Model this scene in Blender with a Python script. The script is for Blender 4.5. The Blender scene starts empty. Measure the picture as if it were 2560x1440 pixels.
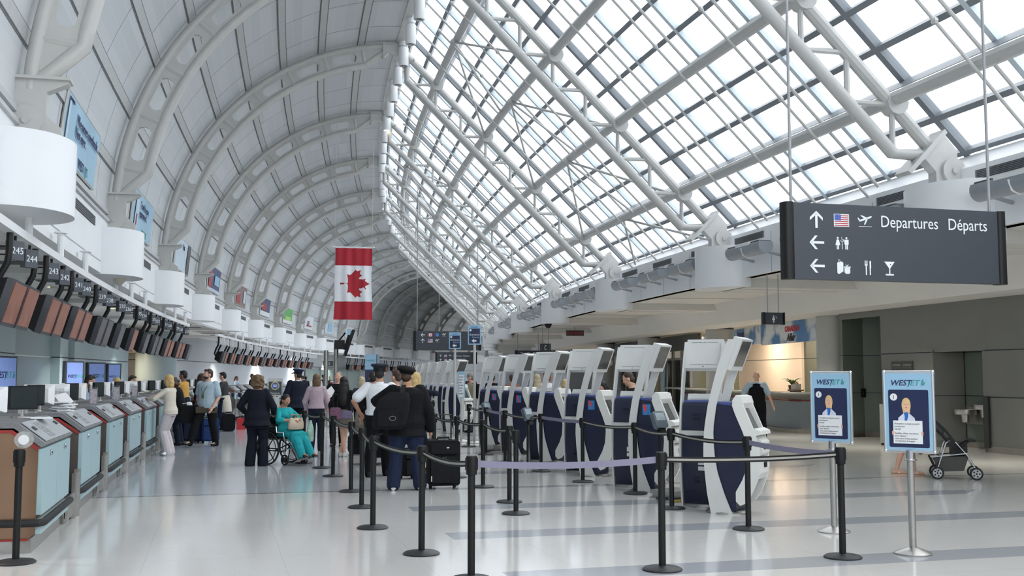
import bpy, bmesh, math, random
from math import sin, cos, pi, sqrt, atan2, radians
from mathutils import Vector, Matrix, Euler
random.seed(7)
SC = bpy.context.scene
COL = SC.collection
# ---- the hall bends to the right: u = metres right of the camera's line, s = metres along the hall, z up
R = 307.54; BAY = 9.6; S0 = 15.84; EYE = 1.65
def S(k): return S0 + k*BAY
def H(u, s, z=0.0):
    t = s/R
    return Vector((R-(R-u)*cos(t), (R-u)*sin(t), z))
# ---- camera
cam_d = bpy.data.cameras.new('camera'); cam = bpy.data.objects.new('camera', cam_d); COL.objects.link(cam)
cam_d.sensor_width = 36.0; cam_d.lens = 36.0*2704/2560; cam_d.clip_end = 900; cam_d.clip_start = 0.05
cam.location = (0, 0, EYE)
cam.rotation_euler = (pi/2 + math.atan(221.06/2704), 0, -0.30133)
SC.camera = cam
# ---- overcast sky
W = bpy.data.worlds.new('sky'); SC.world = W; W.use_nodes = True
nt = W.node_tree; nt.nodes.clear()
wo = nt.nodes.new('ShaderNodeOutputWorld'); bg = nt.nodes.new('ShaderNodeBackground')
tc = nt.nodes.new('ShaderNodeTexCoord'); sx = nt.nodes.new('ShaderNodeSeparateXYZ'); cr = nt.nodes.new('ShaderNodeValToRGB')
nt.links.new(tc.outputs['Generated'], sx.inputs[0]); nt.links.new(sx.outputs['Z'], cr.inputs[0])
cr.color_ramp.elements[0].position = 0.0; cr.color_ramp.elements[0].color = (0.74, 0.80, 0.86, 1)
cr.color_ramp.elements[1].position = 0.55; cr.color_ramp.elements[1].color = (0.97, 0.987, 1.0, 1)
nt.links.new(cr.outputs[0], bg.inputs[0]); bg.inputs[1].default_value = 1.0
nt.links.new(bg.outputs[0], wo.inputs[0])
SC.view_settings.view_transform = 'Standard'; SC.view_settings.look = 'None'
SC.view_settings.gamma = 1.0; SC.view_settings.use_curve_mapping = False
SC.view_settings.exposure = 1.95
SC.cycles.max_bounces = 10; SC.cycles.diffuse_bounces = 5; SC.cycles.glossy_bounces = 3
SC.cycles.transparent_max_bounces = 16; SC.cycles.transmission_bounces = 4
SC.cycles.sample_clamp_indirect = 6.0; SC.cycles.caustics_reflective = False; SC.cycles.caustics_refractive = False
SC.cycles.use_denoising = True

# ---- materials
def lin(c):
    return tuple(((x/255)/12.92 if x/255 <= .04045 else ((x/255+.055)/1.055)**2.4) for x in c)
MATS = {}
def mat(name, rgb, rough=.5, metal=0., var=.05, scale=6., emit=0., spec=.5, bump=0., coat=0., alpha=None):
    """principled surface whose colour wavers a little with a noise"""
    if name in MATS: return MATS[name]
    m = bpy.data.materials.new(name); m.use_nodes = True; t = m.node_tree; p = t.nodes['Principled BSDF']
    c = lin(rgb); col = (*c, 1)
    p.inputs['Roughness'].default_value = rough; p.inputs['Metallic'].default_value = metal
    p.inputs['Specular IOR Level'].default_value = spec; p.inputs['Coat Weight'].default_value = coat
    tcn = t.nodes.new('ShaderNodeTexCoord'); n = t.nodes.new('ShaderNodeTexNoise'); n.inputs['Scale'].default_value = scale
    n.inputs['Detail'].default_value = 3
    t.links.new(tcn.outputs['Object'], n.inputs['Vector'])
    r = t.nodes.new('ShaderNodeValToRGB')
    r.color_ramp.elements[0].position = .3; r.color_ramp.elements[1].position = .7
    r.color_ramp.elements[0].color = (*[x*(1-var) for x in c], 1); r.color_ramp.elements[1].color = (*[min(1, x*(1+var)) for x in c], 1)
    t.links.new(n.outputs['Fac'], r.inputs[0]); t.links.new(r.outputs[0], p.inputs['Base Color'])
    if bump:
        b = t.nodes.new('ShaderNodeBump'); b.inputs['Strength'].default_value = bump; b.inputs['Distance'].default_value = .01
        n2 = t.nodes.new('ShaderNodeTexNoise'); n2.inputs['Scale'].default_value = scale*8
        t.links.new(tcn.outputs['Object'], n2.inputs['Vector']); t.links.new(n2.outputs['Fac'], b.inputs['Height']); t.links.new(b.outputs[0], p.inputs['Normal'])
    if emit:
        t.links.new(r.outputs[0], p.inputs['Emission Color']); p.inputs['Emission Strength'].default_value = emit
    MATS[name] = m; return m
def glassmat(name, tint=(1, 1, 1), refl=.08, rough=.02, dens=0.0, dif=(.6, .7, .75), weak=1.):
    if name in MATS: return MATS[name]
    m = bpy.data.materials.new(name); m.use_nodes = True; t = m.node_tree; t.nodes.clear()
    o = t.nodes.new('ShaderNodeOutputMaterial'); tr = t.nodes.new('ShaderNodeBsdfTransparent'); g = t.nodes.new('ShaderNodeBsdfGlossy')
    fr = t.nodes.new('ShaderNodeFresnel'); mx = t.nodes.new('ShaderNodeMixShader')
    tr.inputs[0].default_value = (*tint, 1); g.inputs['Roughness'].default_value = rough; fr.inputs['IOR'].default_value = 1.45
    g.inputs['Color'].default_value = (.9, .95, 1, 1)
    wk = t.nodes.new('ShaderNodeMath'); wk.operation = 'MULTIPLY'; wk.inputs[1].default_value = weak; t.links.new(fr.outputs[0], wk.inputs[0]); t.links.new(wk.outputs[0], mx.inputs[0])
    if dens:
        d = t.nodes.new('ShaderNodeBsdfDiffuse'); d.inputs[0].default_value = (*dif, 1); m2 = t.nodes.new('ShaderNodeMixShader')
        no = t.nodes.new('ShaderNodeTexNoise'); no.inputs['Scale'].default_value = 1.5; mm = t.nodes.new('ShaderNodeMath'); mm.operation = 'MULTIPLY'; mm.inputs[1].default_value = dens*2
        t.links.new(no.outputs['Fac'], mm.inputs[0]); t.links.new(mm.outputs[0], m2.inputs[0])
        t.links.new(tr.outputs[0], m2.inputs[1]); t.links.new(d.outputs[0], m2.inputs[2]); t.links.new(m2.outputs[0], mx.inputs[1])
    else: t.links.new(tr.outputs[0], mx.inputs[1])
    t.links.new(g.outputs[0], mx.inputs[2]); t.links.new(mx.outputs[0], o.inputs[0])
    MATS[name] = m; return m
def uvmat(name, fn, rough=.5, spec=.5, metal=0.):
    """principled surface; fn(tree, u_socket, s_socket) gives the colour socket"""
    m = bpy.data.materials.new(name); m.use_nodes = True; t = m.node_tree; p = t.nodes['Principled BSDF']
    p.inputs['Roughness'].default_value = rough; p.inputs['Specular IOR Level'].default_value = spec; p.inputs['Metallic'].default_value = metal
    uv = t.nodes.new('ShaderNodeUVMap'); sp = t.nodes.new('ShaderNodeSeparateXYZ'); t.links.new(uv.outputs[0], sp.inputs[0])
    t.links.new(fn(t, sp.outputs[0], sp.outputs[1], uv.outputs[0]), p.inputs['Base Color']); MATS[name] = m; return m
def NM(t, op, a, b=None, c=None):
    n = t.nodes.new('ShaderNodeMath'); n.operation = op
    for i, x in enumerate((a, b, c)):
        if x is None: continue
        if isinstance(x, (int, float)): n.inputs[i].default_value = x
        else: t.links.new(x, n.inputs[i])
    return n.outputs[0]
def NMIX(t, f, a, b):
    n = t.nodes.new('ShaderNodeMix'); n.data_type = 'RGBA'
    for i, x in ((0, f), (6, a), (7, b)):
        if isinstance(x, (int, float)): n.inputs[i].default_value = x
        elif isinstance(x, tuple): n.inputs[i].default_value = (*x, 1)
        else: t.links.new(x, n.inputs[i])
    return n.outputs[2]

# ---- mesh building
class MB:
    def __init__(self): self.v = []; self.f = []; self.uv = None; self.mi = []; self.cur = 0
    def add(self, vs, fs):
        b = len(self.v); self.v += [Vector(v) for v in vs]; self.f += [tuple(b+i for i in f) for f in fs]; self.mi += [self.cur]*len(fs); return self
    def M(self, i): self.cur = i; return self
    def box(self, c, s, rz=0, m=None):
        cx, cy, cz = c; hx, hy, hz = s[0]/2, s[1]/2, s[2]/2
        vs = [Vector((x, y, z)) for x in (-hx, hx) for y in (-hy, hy) for z in (-hz, hz)]
        if rz: q = Matrix.Rotation(rz, 3, 'Z'); vs = [q@v for v in vs]
        if m is not None: vs = [m@v for v in vs]
        vs = [v+Vector(c) for v in vs]
        return self.add(vs, [(0, 1, 3, 2), (4, 6, 7, 5), (0, 4, 5, 1), (2, 3, 7, 6), (0, 2, 6, 4), (1, 5, 7, 3)])
    def b2(self, a, b):
        return self.box([(a[i]+b[i])/2 for i in range(3)], [abs(b[i]-a[i]) for i in range(3)])
    def rbox(self, c, s, r=.02, ax=2, n=3):
        """box with the four edges along axis ax rounded"""
        o = [i for i in range(3) if i != ax]; a, b = s[o[0]]/2-r, s[o[1]]/2-r; poly = []
        for qx, qy, st in ((1, 1, 0), (-1, 1, 1), (-1, -1, 2), (1, -1, 3)):
            for k in range(n+1):
                t = (st+k/n)*pi/2; poly.append((qx*a+r*cos(t), qy*b+r*sin(t)))
        vs = []
        for h in (-s[ax]/2, s[ax]/2):
            for p in poly:
                w = [0, 0, 0]; w[o[0]] = c[o[0]]+p[0]; w[o[1]] = c[o[1]]+p[1]; w[ax] = c[ax]+h; vs.append(w)
        k = len(poly)
        return self.add(vs, [(i, (i+1) % k, k+(i+1) % k, k+i) for i in range(k)]+[tuple(range(k))[::-1], tuple(range(k, 2*k))])
    def loft(self, rings, caps=True, closed=True):
        n = len(rings[0]); vs = [p for r in rings for p in r]; fs = []
        for j in range(len(rings)-1):
            for i in range(n if closed else n-1):
                fs.append((j*n+i, j*n+(i+1) % n, (j+1)*n+(i+1) % n, (j+1)*n+i))
        if caps and closed: fs += [tuple(range(n))[::-1], tuple((len(rings)-1)*n+i for i in range(n))]
        return self.add(vs, fs)
    def tube(self, pts, r, n=8, caps=True, flat=1.0, closed=False):
        pts = [Vector(p) for p in pts]; rs = r if isinstance(r, (list, tuple)) else [r]*len(pts); rings = []; up = None
        m = len(pts)
        for i, p in enumerate(pts):
            if closed: d = (pts[(i+1) % m]-pts[i-1])
            else: d = (pts[min(i+1, m-1)]-pts[max(i-1, 0)])
            d = d.normalized() if d.length > 1e-9 else Vector((0, 0, 1))
            if up is None:
                up = Vector((0, 0, 1)) if abs(d.z) < .9 else Vector((0, 1, 0))
            a = d.cross(up); a = a.normalized() if a.length > 1e-6 else Vector((1, 0, 0)); b = a.cross(d).normalized(); up = b
            sc = 1.0
            if 0 < i < m-1:
                d1 = (pts[i]-pts[i-1]).normalized(); d2 = (pts[i+1]-pts[i]).normalized(); sc = 1/max(.5, sqrt(max(.01, (1+d1.dot(d2))/2)))
                sc = min(sc, 1.3)
            rings.append([p+a*(cos(2*pi*k/n)*rs[i]*(sc if n > 4 else 1))+b*(sin(2*pi*k/n)*rs[i]*flat) for k in range(n)])
        if closed: rings.append(rings[0])
        return self.loft(rings, caps and not closed)
    def lathe(self, prof, n=16, c=(0, 0, 0), caps=True):
        rings = [[(c[0]+r*cos(2*pi*k/n), c[1]+r*sin(2*pi*k/n), c[2]+z) for k in range(n)] for r, z in prof]
        return self.loft(rings, caps)
    def prism(self, poly, a, b, fn):
        """polygon poly in 2D, extruded from a to b; fn(p, q, h) -> point"""
        n = len(poly); vs = [fn(p, q, h) for h in (a, b) for p, q in poly]
        return self.add(vs, [(i, (i+1) % n, n+(i+1) % n, n+i) for i in range(n)]+[tuple(range(n))[::-1], tuple(range(n, 2*n))])
    def grid(self, rows, uvs=None):
        n = len(rows[0]); b = len(self.v); self.v += [Vector(p) for r in rows for p in r]
        for j in range(len(rows)-1):
            for i in range(n-1):
                self.f.append((b+j*n+i, b+j*n+i+1, b+(j+1)*n+i+1, b+(j+1)*n+i)); self.mi.append(self.cur)
        if uvs is not None:
            if self.uv is None: self.uv = {}
            for j, r in enumerate(uvs):
                for i, q in enumerate(r): self.uv[b+j*n+i] = q
        return self
    def sphere(self, c, r, n=12, m=8):
        rx, ry, rz = r if isinstance(r, (tuple, list)) else (r, r, r); c = Vector(c)
        rings = [[c+Vector((rx*sin(pi*j/m)*cos(2*pi*i/n), ry*sin(pi*j/m)*sin(2*pi*i/n), -rz*cos(pi*j/m))) for i in range(n)] for j in range(1, m)]
        b = len(self.v); self.loft(rings, False)
        self.add([c-Vector((0, 0, rz))], []); lo = len(self.v)-1; self.add([c+Vector((0, 0, rz))], []); hi = len(self.v)-1
        k = b+(m-2)*n
        for i in range(n):
            self.f.append((b+(i+1) % n, b+i, lo)); self.f.append((k+i, k+(i+1) % n, hi)); self.mi += [self.cur]*2
        return self
    def xf(self, M, i0=0):
        for i in range(i0, len(self.v)): self.v[i] = M@self.v[i]
        return self
    def build(self, name, mats, parent=None, sharp=35, label=None, recalc=True):
        me = bpy.data.meshes.new(name); me.from_pydata([tuple(v) for v in self.v], [], self.f)
        mats = mats if isinstance(mats, (list, tuple)) else [mats]
        for m in mats: me.materials.append(m)
        if len(mats) > 1: me.polygons.foreach_set('material_index', self.mi)
        if self.uv:
            l = me.uv_layers.new(name='UVMap')
            for lp in me.loops: l.data[lp.index].uv = self.uv.get(lp.vertex_index, (0, 0))
        if recalc:
            b = bmesh.new(); b.from_mesh(me); bmesh.ops.recalc_face_normals(b, faces=b.faces[:]); b.to_mesh(me); b.free()
        if sharp:
            me.polygons.foreach_set('use_smooth', [True]*len(me.polygons)); me.set_sharp_from_angle(angle=radians(sharp))
        me.update()
        o = bpy.data.objects.new(name, me); COL.objects.link(o)
        if parent is not None: o.parent = parent
        if label: o['label'] = label
        return o
def tag(o, label, cat, group=None, kind=None):
    if label: o['label'] = label
    if cat: o['category'] = cat
    if group: o['group'] = group
    if kind: o['kind'] = kind
    return o
def thing(name, label, cat, loc=(0, 0, 0), rz=0, group=None):
    o = bpy.data.objects.new(name, None); COL.objects.link(o); o.empty_display_size = .2
    o.location = loc; o.rotation_euler = (0, 0, rz); return tag(o, label, cat, group)
def at(name, label, cat, u, s, z=0, rot=0, group=None):
    return thing(name, label, cat, H(u, s, z), -s/R+rot, group)
def struct(o): o['kind'] = 'structure'; return o
def kids(o): return [c for c in o.children]
def dup(root, loc, rz, label=None, group=None):
    r = root.copy(); COL.objects.link(r); r.location = loc; r.rotation_euler = (0, 0, rz)
    if label: r['label'] = label
    if group: r['group'] = group
    for ch in list(root.children):
        c = ch.copy(); COL.objects.link(c); c.parent = r
        for g in list(ch.children):
            d = g.copy(); COL.objects.link(d); d.parent = c
    return r
FONT = None
def text(name, s, size, m, parent, loc, rot=(pi/2, 0, 0), depth=.002, align='LEFT', sx=1.0, bold=0., shear=0., label=None):
    """lettering as a mesh of its own; rot turns the text plane"""
    c = bpy.data.curves.new(name, 'FONT'); c.body = s; c.size = size; c.extrude = depth; c.align_x = align; c.offset = bold; c.shear = shear
    c.resolution_u = 3
    o = bpy.data.objects.new(name, c); COL.objects.link(o)
    dg = bpy.context.evaluated_depsgraph_get(); me = bpy.data.meshes.new_from_object(o.evaluated_get(dg)); bpy.data.objects.remove(o); bpy.data.curves.remove(c)
    me.name = name
    T = Matrix.Translation(loc) @ Euler(rot).to_matrix().to_4x4() @ Matrix.Diagonal((sx, 1, 1, 1))
    me.transform(T); me.materials.clear(); me.materials.append(m)
    o = bpy.data.objects.new(name, me); COL.objects.link(o); o.parent = parent
    if label: o['label'] = label
    return o
ORD = ['first', 'second', 'third', 'fourth', 'fifth', 'sixth', 'seventh', 'eighth', 'ninth', 'tenth', 'eleventh', 'twelfth', 'thirteenth', 'fourteenth', 'fifteenth', 'sixteenth', 'seventeenth', 'eighteenth', 'nineteenth', 'twentieth', 'twenty-first', 'twenty-second', 'twenty-third', 'twenty-fourth', 'twenty-fifth', 'twenty-sixth', 'twenty-seventh', 'twenty-eighth', 'twenty-ninth', 'thirtieth', 'thirty-first', 'thirty-second', 'thirty-third', 'thirty-fourth', 'thirty-fifth', 'thirty-sixth']
# ================= palette
WHITE = mat('white_paint', (226, 228, 229), .45, var=.02)
FASC = mat('fascia_white', (232, 234, 236), .4, var=.015, scale=1)
STEELW = mat('steel_white_paint', (192, 191, 187), .35, var=.03)
STEELG = mat('roof_steel_grey', (186, 186, 184), .35, var=.03)
SOFF = mat('soffit_paint', (214, 213, 210), .6, var=.02, scale=1)
SLOT = mat('vent_dark', (70, 72, 74), .7)
MULL = mat('mullion_grey', (120, 126, 132), .45, var=.03)
MULL_LIT = mat('rafter_lit', (205, 215, 222), .45, var=.03)  # rafters that catch the light: their brightness is put into the paint
BLACK = mat('black_plastic', (16, 16, 18), .5, spec=.3)
BLACKM = mat('black_metal', (17, 17, 19), .45, spec=.35)
DARK = mat('dark_rubber', (34, 34, 36), .7)
STEEL = mat('brushed_steel', (176, 174, 170), .32, metal=.9, var=.06, scale=30)
CHROME = mat('chrome', (205, 207, 210), .15, metal=1.)
SIGN = mat('sign_charcoal', (56, 62, 70), .5, var=.02)
LETTER = mat('sign_white_letters', (226, 230, 234), .5)
LAMPON = mat('lamp_glow', (255, 240, 190), .5, emit=4.)
ROOFGLASS = glassmat('roof_glass', (.94, .97, 1.0), weak=.25)
RODG = mat('rod_grey', (150, 152, 155), .4)
CLEAR = glassmat('clear_glass', (.97, .99, 1.0))
# ================= floor
def floor_col(t, u, s, uv):
    sp = t.nodes.new('ShaderNodeTexVoronoi'); sp.inputs['Scale'].default_value = 45; t.links.new(uv, sp.inputs['Vector'])
    n = t.nodes.new('ShaderNodeTexNoise'); n.inputs['Scale'].default_value = .35; n.inputs['Detail'].default_value = 4; t.links.new(uv, n.inputs['Vector'])
    base = NMIX(t, n.outputs['Fac'], lin((203, 201, 198)), lin((224, 222, 219)))
    chips = NM(t, 'LESS_THAN', sp.outputs['Distance'], .22)
    base = NMIX(t, NM(t, 'MULTIPLY', chips, .22), base, lin((150, 146, 140)))
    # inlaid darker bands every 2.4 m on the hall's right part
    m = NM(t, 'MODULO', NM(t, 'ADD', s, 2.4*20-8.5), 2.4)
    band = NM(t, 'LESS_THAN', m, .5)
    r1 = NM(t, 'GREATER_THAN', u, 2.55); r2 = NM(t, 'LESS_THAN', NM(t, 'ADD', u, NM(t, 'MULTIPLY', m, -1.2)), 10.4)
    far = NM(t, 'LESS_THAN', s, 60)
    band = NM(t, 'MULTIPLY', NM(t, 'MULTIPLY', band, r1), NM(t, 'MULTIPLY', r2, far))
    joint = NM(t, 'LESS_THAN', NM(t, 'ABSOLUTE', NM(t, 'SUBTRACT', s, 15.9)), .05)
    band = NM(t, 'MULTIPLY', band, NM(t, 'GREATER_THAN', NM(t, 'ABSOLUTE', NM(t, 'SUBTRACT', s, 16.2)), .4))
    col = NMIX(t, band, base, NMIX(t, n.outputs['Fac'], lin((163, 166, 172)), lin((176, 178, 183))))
    # thin tile joints
    j1 = NM(t, 'LESS_THAN', NM(t, 'MODULO', NM(t, 'ADD', u, 101.2), 1.2), .008)
    j2 = NM(t, 'LESS_THAN', NM(t, 'MODULO', NM(t, 'ADD', s, 100.05), 2.4), .012)
    jj = NM(t, 'MULTIPLY', NM(t, 'MAXIMUM', j1, j2), .16)
    col = NMIX(t, jj, col, lin((130, 132, 134)))
    # beyond the joint the counter side is tinted cooler and greyer
    fs = NM(t, 'MULTIPLY', NM(t, 'GREATER_THAN', s, 15.9), NM(t, 'LESS_THAN', u, 2.5))
    col = NMIX(t, NM(t, 'MULTIPLY', fs, .75), col, lin((178, 184, 192)))
    return NMIX(t, NM(t, 'MULTIPLY', joint, .8), col, lin((105, 106, 108)))
FLOORM = uvmat('terrazzo_floor', floor_col, .12, .55)
def strip(mb, prof, s0, s1, ds=1.2, uvs=True):
    n = max(1, int(round((s1-s0)/ds))); L = [0]
    for a, b in zip(prof[:-1], prof[1:]): L.append(L[-1]+math.hypot(b[0]-a[0], b[1]-a[1]))
    rows = []; uv = []
    for j in range(n+1):
        s = s0+(s1-s0)*j/n
        rows.append([H(u, s, z) for u, z in prof]); uv.append([(l, s) for l in L])
    mb.grid(rows, uv if uvs else None); return mb
def sbox(mb, u0, u1, s0, s1, z0, z1, ds=2.4):
    """box that follows the bend of the hall"""
    n = max(1, int(round((s1-s0)/ds)))
    rings = [[H(u0, s, z0), H(u1, s, z0), H(u1, s, z1), H(u0, s, z1)] for s in [s0+(s1-s0)*j/n for j in range(n+1)]]
    return mb.loft(rings)
fl = MB(); rows = []; uvs = []
for j in range(0, 90):
    s = -6+j*2.6
    rows.append([H(u, s, 0) for u in (-13, -2, 2.5, 12, 34)]); uvs.append([(u, s) for u in (-13, -2, 2.5, 12, 34)])
fl.grid(rows, uvs); struct(fl.build('floor', FLOORM, recalc=False))
SEND = 205.0
# ================= vault over the counters (quarter circle, centre 4.85 / 5.2, radius 7.45)
UC, ZC, RV = 4.85, 5.2, 7.45
def pol(r, a): return (UC-r*cos(a), ZC+r*sin(a))
def vault_col(t, l, s, uv):
    n = t.nodes.new('ShaderNodeTexNoise'); n.inputs['Scale'].default_value = .5; t.links.new(uv, n.inputs['Vector'])
    br = t.nodes.new('ShaderNodeTexWhiteNoise'); br.noise_dimensions = '2D'
    cv = t.nodes.new('ShaderNodeCombineXYZ'); t.links.new(NM(t, 'FLOOR', NM(t, 'DIVIDE', l, .33)), cv.inputs[0]); t.links.new(NM(t, 'FLOOR', NM(t, 'DIVIDE', s, 2.4)), cv.inputs[1]); t.links.new(cv.outputs[0], br.inputs['Vector'])
    col = NMIX(t, br.outputs['Value'], lin((196, 200, 203)), lin((206, 209, 211)))
    j1 = NM(t, 'LESS_THAN', NM(t, 'MODULO', NM(t, 'ADD', s, 100-S0+.02), 2.4), .05)
    j2 = NM(t, 'LESS_THAN', NM(t, 'MODULO', l, .33), .018)
    col = NMIX(t, NM(t, 'MULTIPLY', j2, .5), col, lin((214, 217, 219)))
    return NMIX(t, NM(t, 'MULTIPLY', j1, .8), col, lin((128, 132, 136)))
VAULTM = uvmat('vault_panels', vault_col, .6, .3)
GLEND = 10     # the glazed slope ends at this frame
aa = [i*90/26*pi/180 for i in range(27)]
vb = MB(); strip(vb, [(-2.6, 4.75)]+[pol(RV, a) for a in aa], S(-2), SEND)
struct(vb.build('ceiling', VAULTM, recalc=False))
# beyond the skylight the vault comes down on the right too
vb = MB(); strip(vb, [pol(RV, a) for a in [pi/2+i*90/20*pi/180 for i in range(21)]]+[(12.3, 4.0)], S(GLEND)+.3, SEND)
struct(vb.build('ceiling_far', VAULTM, recalc=False))
# channels that run along the vault
ch = MB(); CHAN = mat('vault_channel', (186, 188, 188), .4); CHD = mat('channel_gap', (112, 115, 118), .6)
ANG0, ANG1, NP = radians(9.0), radians(80.3), 7
for i in range(NP+1):
    a = ANG0+(ANG1-ANG0)*i/NP
    for w, r, mi in ((.27, .010, 1), (.20, .03, 0)):
        n = int((SEND-S(-2))/2.4); rings = []
        for j in range(n+1):
            s = S(-2)+(SEND-S(-2))*j/n; da = w/RV/2
            p = [pol(RV-.0, a-da), pol(RV-.0, a+da), pol(RV-r, a+da), pol(RV-r, a-da)]
            rings.append([H(u, s, z) for u, z in p])
        ch.M(mi); ch.loft(rings)
struct(ch.build('trim_1', [CHAN, CHD], sharp=20))
# ================= left fascia, soffit and back wall
FU = -2.55
f1 = MB()
sbox(f1, FU-.25, FU, S(-2), SEND, 4.12, 5.06); sbox(f1, FU-.25, FU+.0, S(-2), SEND, 3.86, 4.09)
sbox(f1, FU-.25, FU-.05, S(-2), SEND, 4.08, 4.13)
struct(f1.build('wall_left_fascia', FASC, sharp=20))
f2 = MB(); sbox(f2, -10.2, FU-.2, S(-2), SEND, 3.98, 4.2); struct(f2.build('ceiling_left_soffit', SOFF, sharp=20))
# dark ledge line on top of the fascia
f3 = MB(); sbox(f3, -2.62, -2.5, S(-2), SEND, 5.06, 5.12); sbox(f3, -2.63, -2.54, S(-2), SEND, 5.24, 5.34); struct(f3.build('trim_2', CHAN, sharp=20))
NB = 18
for k in range(-1, NB):
    vg = MB()
    vg.M(0); sbox(vg, FU-.02, FU+.012, S(k)+2.0, S(k)+7.6, 4.74, 4.93); vg.M(1)
    for q in range(5): sbox(vg, FU-.01, FU+.02, S(k)+2.0, S(k)+7.6, 4.755+q*.038, 4.765+q*.038)
    if k < 12: tag(vg.build('air_grille', [SLOT, MULL], sharp=20), 'long slotted air grille in the white left fascia, %s bay from the camera' % ORD[k+1], 'air grille', 'fascia air grilles, counter side')
# soffit troffers above the counters
for k in range(-1, 6):
    for q, ds in enumerate((2.1, 4.8, 7.5)):
        t_ = MB(); t_.M(0); sbox(t_, -4.6, -3.2, S(k)+ds-.45, S(k)+ds+.45, 3.93, 4.0); t_.M(1); sbox(t_, -4.45, -3.35, S(k)+ds-.33, S(k)+ds+.33, 3.92, 3.95)
        tag(t_.build('ceiling_vent', [SOFF, SLOT], sharp=20), 'square dark ceiling vent in the soffit over the check-in counters, %s along bay %d' % (ORD[q], k+2), 'vent', 'soffit vents over the counters')
BLUEW = mat('pale_blue_wall', (172, 192, 198), .35, var=.02, scale=1.2)
BLUEG = mat('grey_green_wall', (138, 156, 160), .3, var=.02, scale=1.2)
BEIGE = mat('beige_wall', (196, 172, 146), .6, var=.02)
WALLW = mat('off_white_wall', (205, 210, 216), .5, var=.02)
SEAM = mat('seam_dark', (64, 70, 76), .5)
BLUEB = mat('wainscot_grey', (128, 126, 128), .4, var=.05)
def wall_run(name, pts, z1, m, seam=2.3, base=None, seamm=None, z0=0., th=.15):
    """wall along (u,s) points; the outside is away from the hall"""
    mb = MB(); a = 0
    for (u0, s0), (u1, s1) in zip(pts[:-1], pts[1:]):
        A, B = H(u0, s0), H(u1, s1); d = (B-A).normalized(); nrm = Vector((-d.y, d.x, 0))
        def quad(za, zb, off, mi):
            mb.M(mi); o = nrm*off; q = nrm*th
            vs = [A-o+Vector((0, 0, za)), B-o+Vector((0, 0, za)), B-o+Vector((0, 0, zb)), A-o+Vector((0, 0, zb))]
            mb.add(vs+[v+q for v in vs], [(0, 1, 2, 3), (7, 6, 5, 4), (0, 4, 5, 1), (1, 5, 6, 2), (2, 6, 7, 3), (3, 7, 4, 0)])
        quad(z0 if base is None else .9, seam-.02, 0, 0); quad(seam+.02, z1, 0, 0); quad(seam-.02, seam+.02, -.012, 1)
        if base is not None: quad(z0, .9, .01, 2)
    return struct(mb.build(name, [m, seamm or SEAM, base or m], sharp=20))
wall_run('wall_left_blue', [(-6.3, -6), (-6.3, 33.6), (-6.7, 33.6)], 4.0, BLUEW, base=BLUEB)
wall_run('wall_left_recess', [(-6.7, 33.6), (-6.6, 39.2)], 4.0, BLUEG, seamm=WHITE, base=BLUEB)
wall_run('wall_left_pilaster', [(-6.6, 39.2), (-6.3, 39.2), (-6.3, 40.35), (-6.5, 40.35)], 4.0, BLUEW, base=BLUEB)
wall_run('wall_left_slot', [(-6.5, 40.35), (-6.5, 41.3)], 4.0, BLUEG, base=BLUEB)
wall_run('wall_left_screens', [(-6.5, 41.3), (-6.3, 41.3), (-6.3, 50.9)], 4.0, BLUEW, base=BLUEB)
ow = MB(); sbox(ow, -10.2, -10.0, -6, SEND, 0, 4.2); struct(ow.build('wall_left_outer', WALLW, sharp=20))
wall_run('wall_left_alcove', [(-9.5, 50.9), (-9.5, 68)], 4.0, BEIGE, seam=2.9)
wall_run('wall_left_alcove_side', [(-9.5, 51.05), (-6.4, 51.05)], 4.0, BLUEW)
wall_run('wall_left_pale', [(-9.4, 61.0), (-6.6, 60.0), (-6.2, 77.5), (-6.2, 122)], 4.0, WALLW, seam=2.55)
wall_run('wall_left_far', [(-6.2, 120), (-6.2, 200)], 4.0, WALLW, seam=2.55)
al = MB(); sbox(al, -9.5, -6.3, 51, 60, 2.9, 3.2); struct(al.build('ceiling_alcove', mat('alcove_ceiling', (222, 196, 160), .6), sharp=20))
# ================= right fascia, soffit, bulkhead
GU = 12.26
g1 = MB(); sbox(g1, GU, GU+.3, S(-2), S(GLEND)+40, 4.06, 5.15)
strip(g1, [(GU, 5.15), (12.52, 5.42), (12.9, 5.42)], S(-2), S(GLEND)+2, uvs=False)
struct(g1.build('wall_right_fascia', FASC, sharp=20))
pj = MB()
for k in range(-2, 12):
    for ds in (2.6, 4.8, 7.0): sbox(pj, GU-.004, GU+.02, S(k)+ds-.012, S(k)+ds+.012, 4.06, 5.0)
struct(pj.build('trim_3', mat('panel_joint', (168, 172, 176), .6), sharp=0))
g2 = MB(); sbox(g2, GU+.1, 15.7, S(-2), S(GLEND)+40, 4.06, 4.3); struct(g2.build('ceiling_right_soffit', SOFF, sharp=20))
g3 = MB(); n = 60; rings = []
for j in range(n+1):
    s = S(-2)+(S(GLEND)+40-S(-2))*j/n
    rings.append([H(15.35, s, 4.08), H(15.75, s, 3.42), H(16.0, s, 3.36), H(16.6, s, 3.36), H(16.6, s, 4.3), H(15.35, s, 4.3)])
g3.loft(rings); struct(g3.build('trim_4', SOFF, sharp=20))
sj = MB()
for k in range(-2, 9):
    for ds in (3.4, 6.2): sbox(sj, GU+.3, 15.4, S(k)+ds-.012, S(k)+ds+.012, 4.05, 4.07)
struct(sj.build('trim_5', mat('soffit_joint', (150, 150, 148), .6), sharp=0))
# inner ceiling over the shops
g4 = MB(); sbox(g4, 16.5, 34, S(-2), S(GLEND)+40, 3.45, 3.6); struct(g4.build('ceiling_shops', mat('shop_ceiling', (206, 200, 188), .6), sharp=20))
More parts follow.
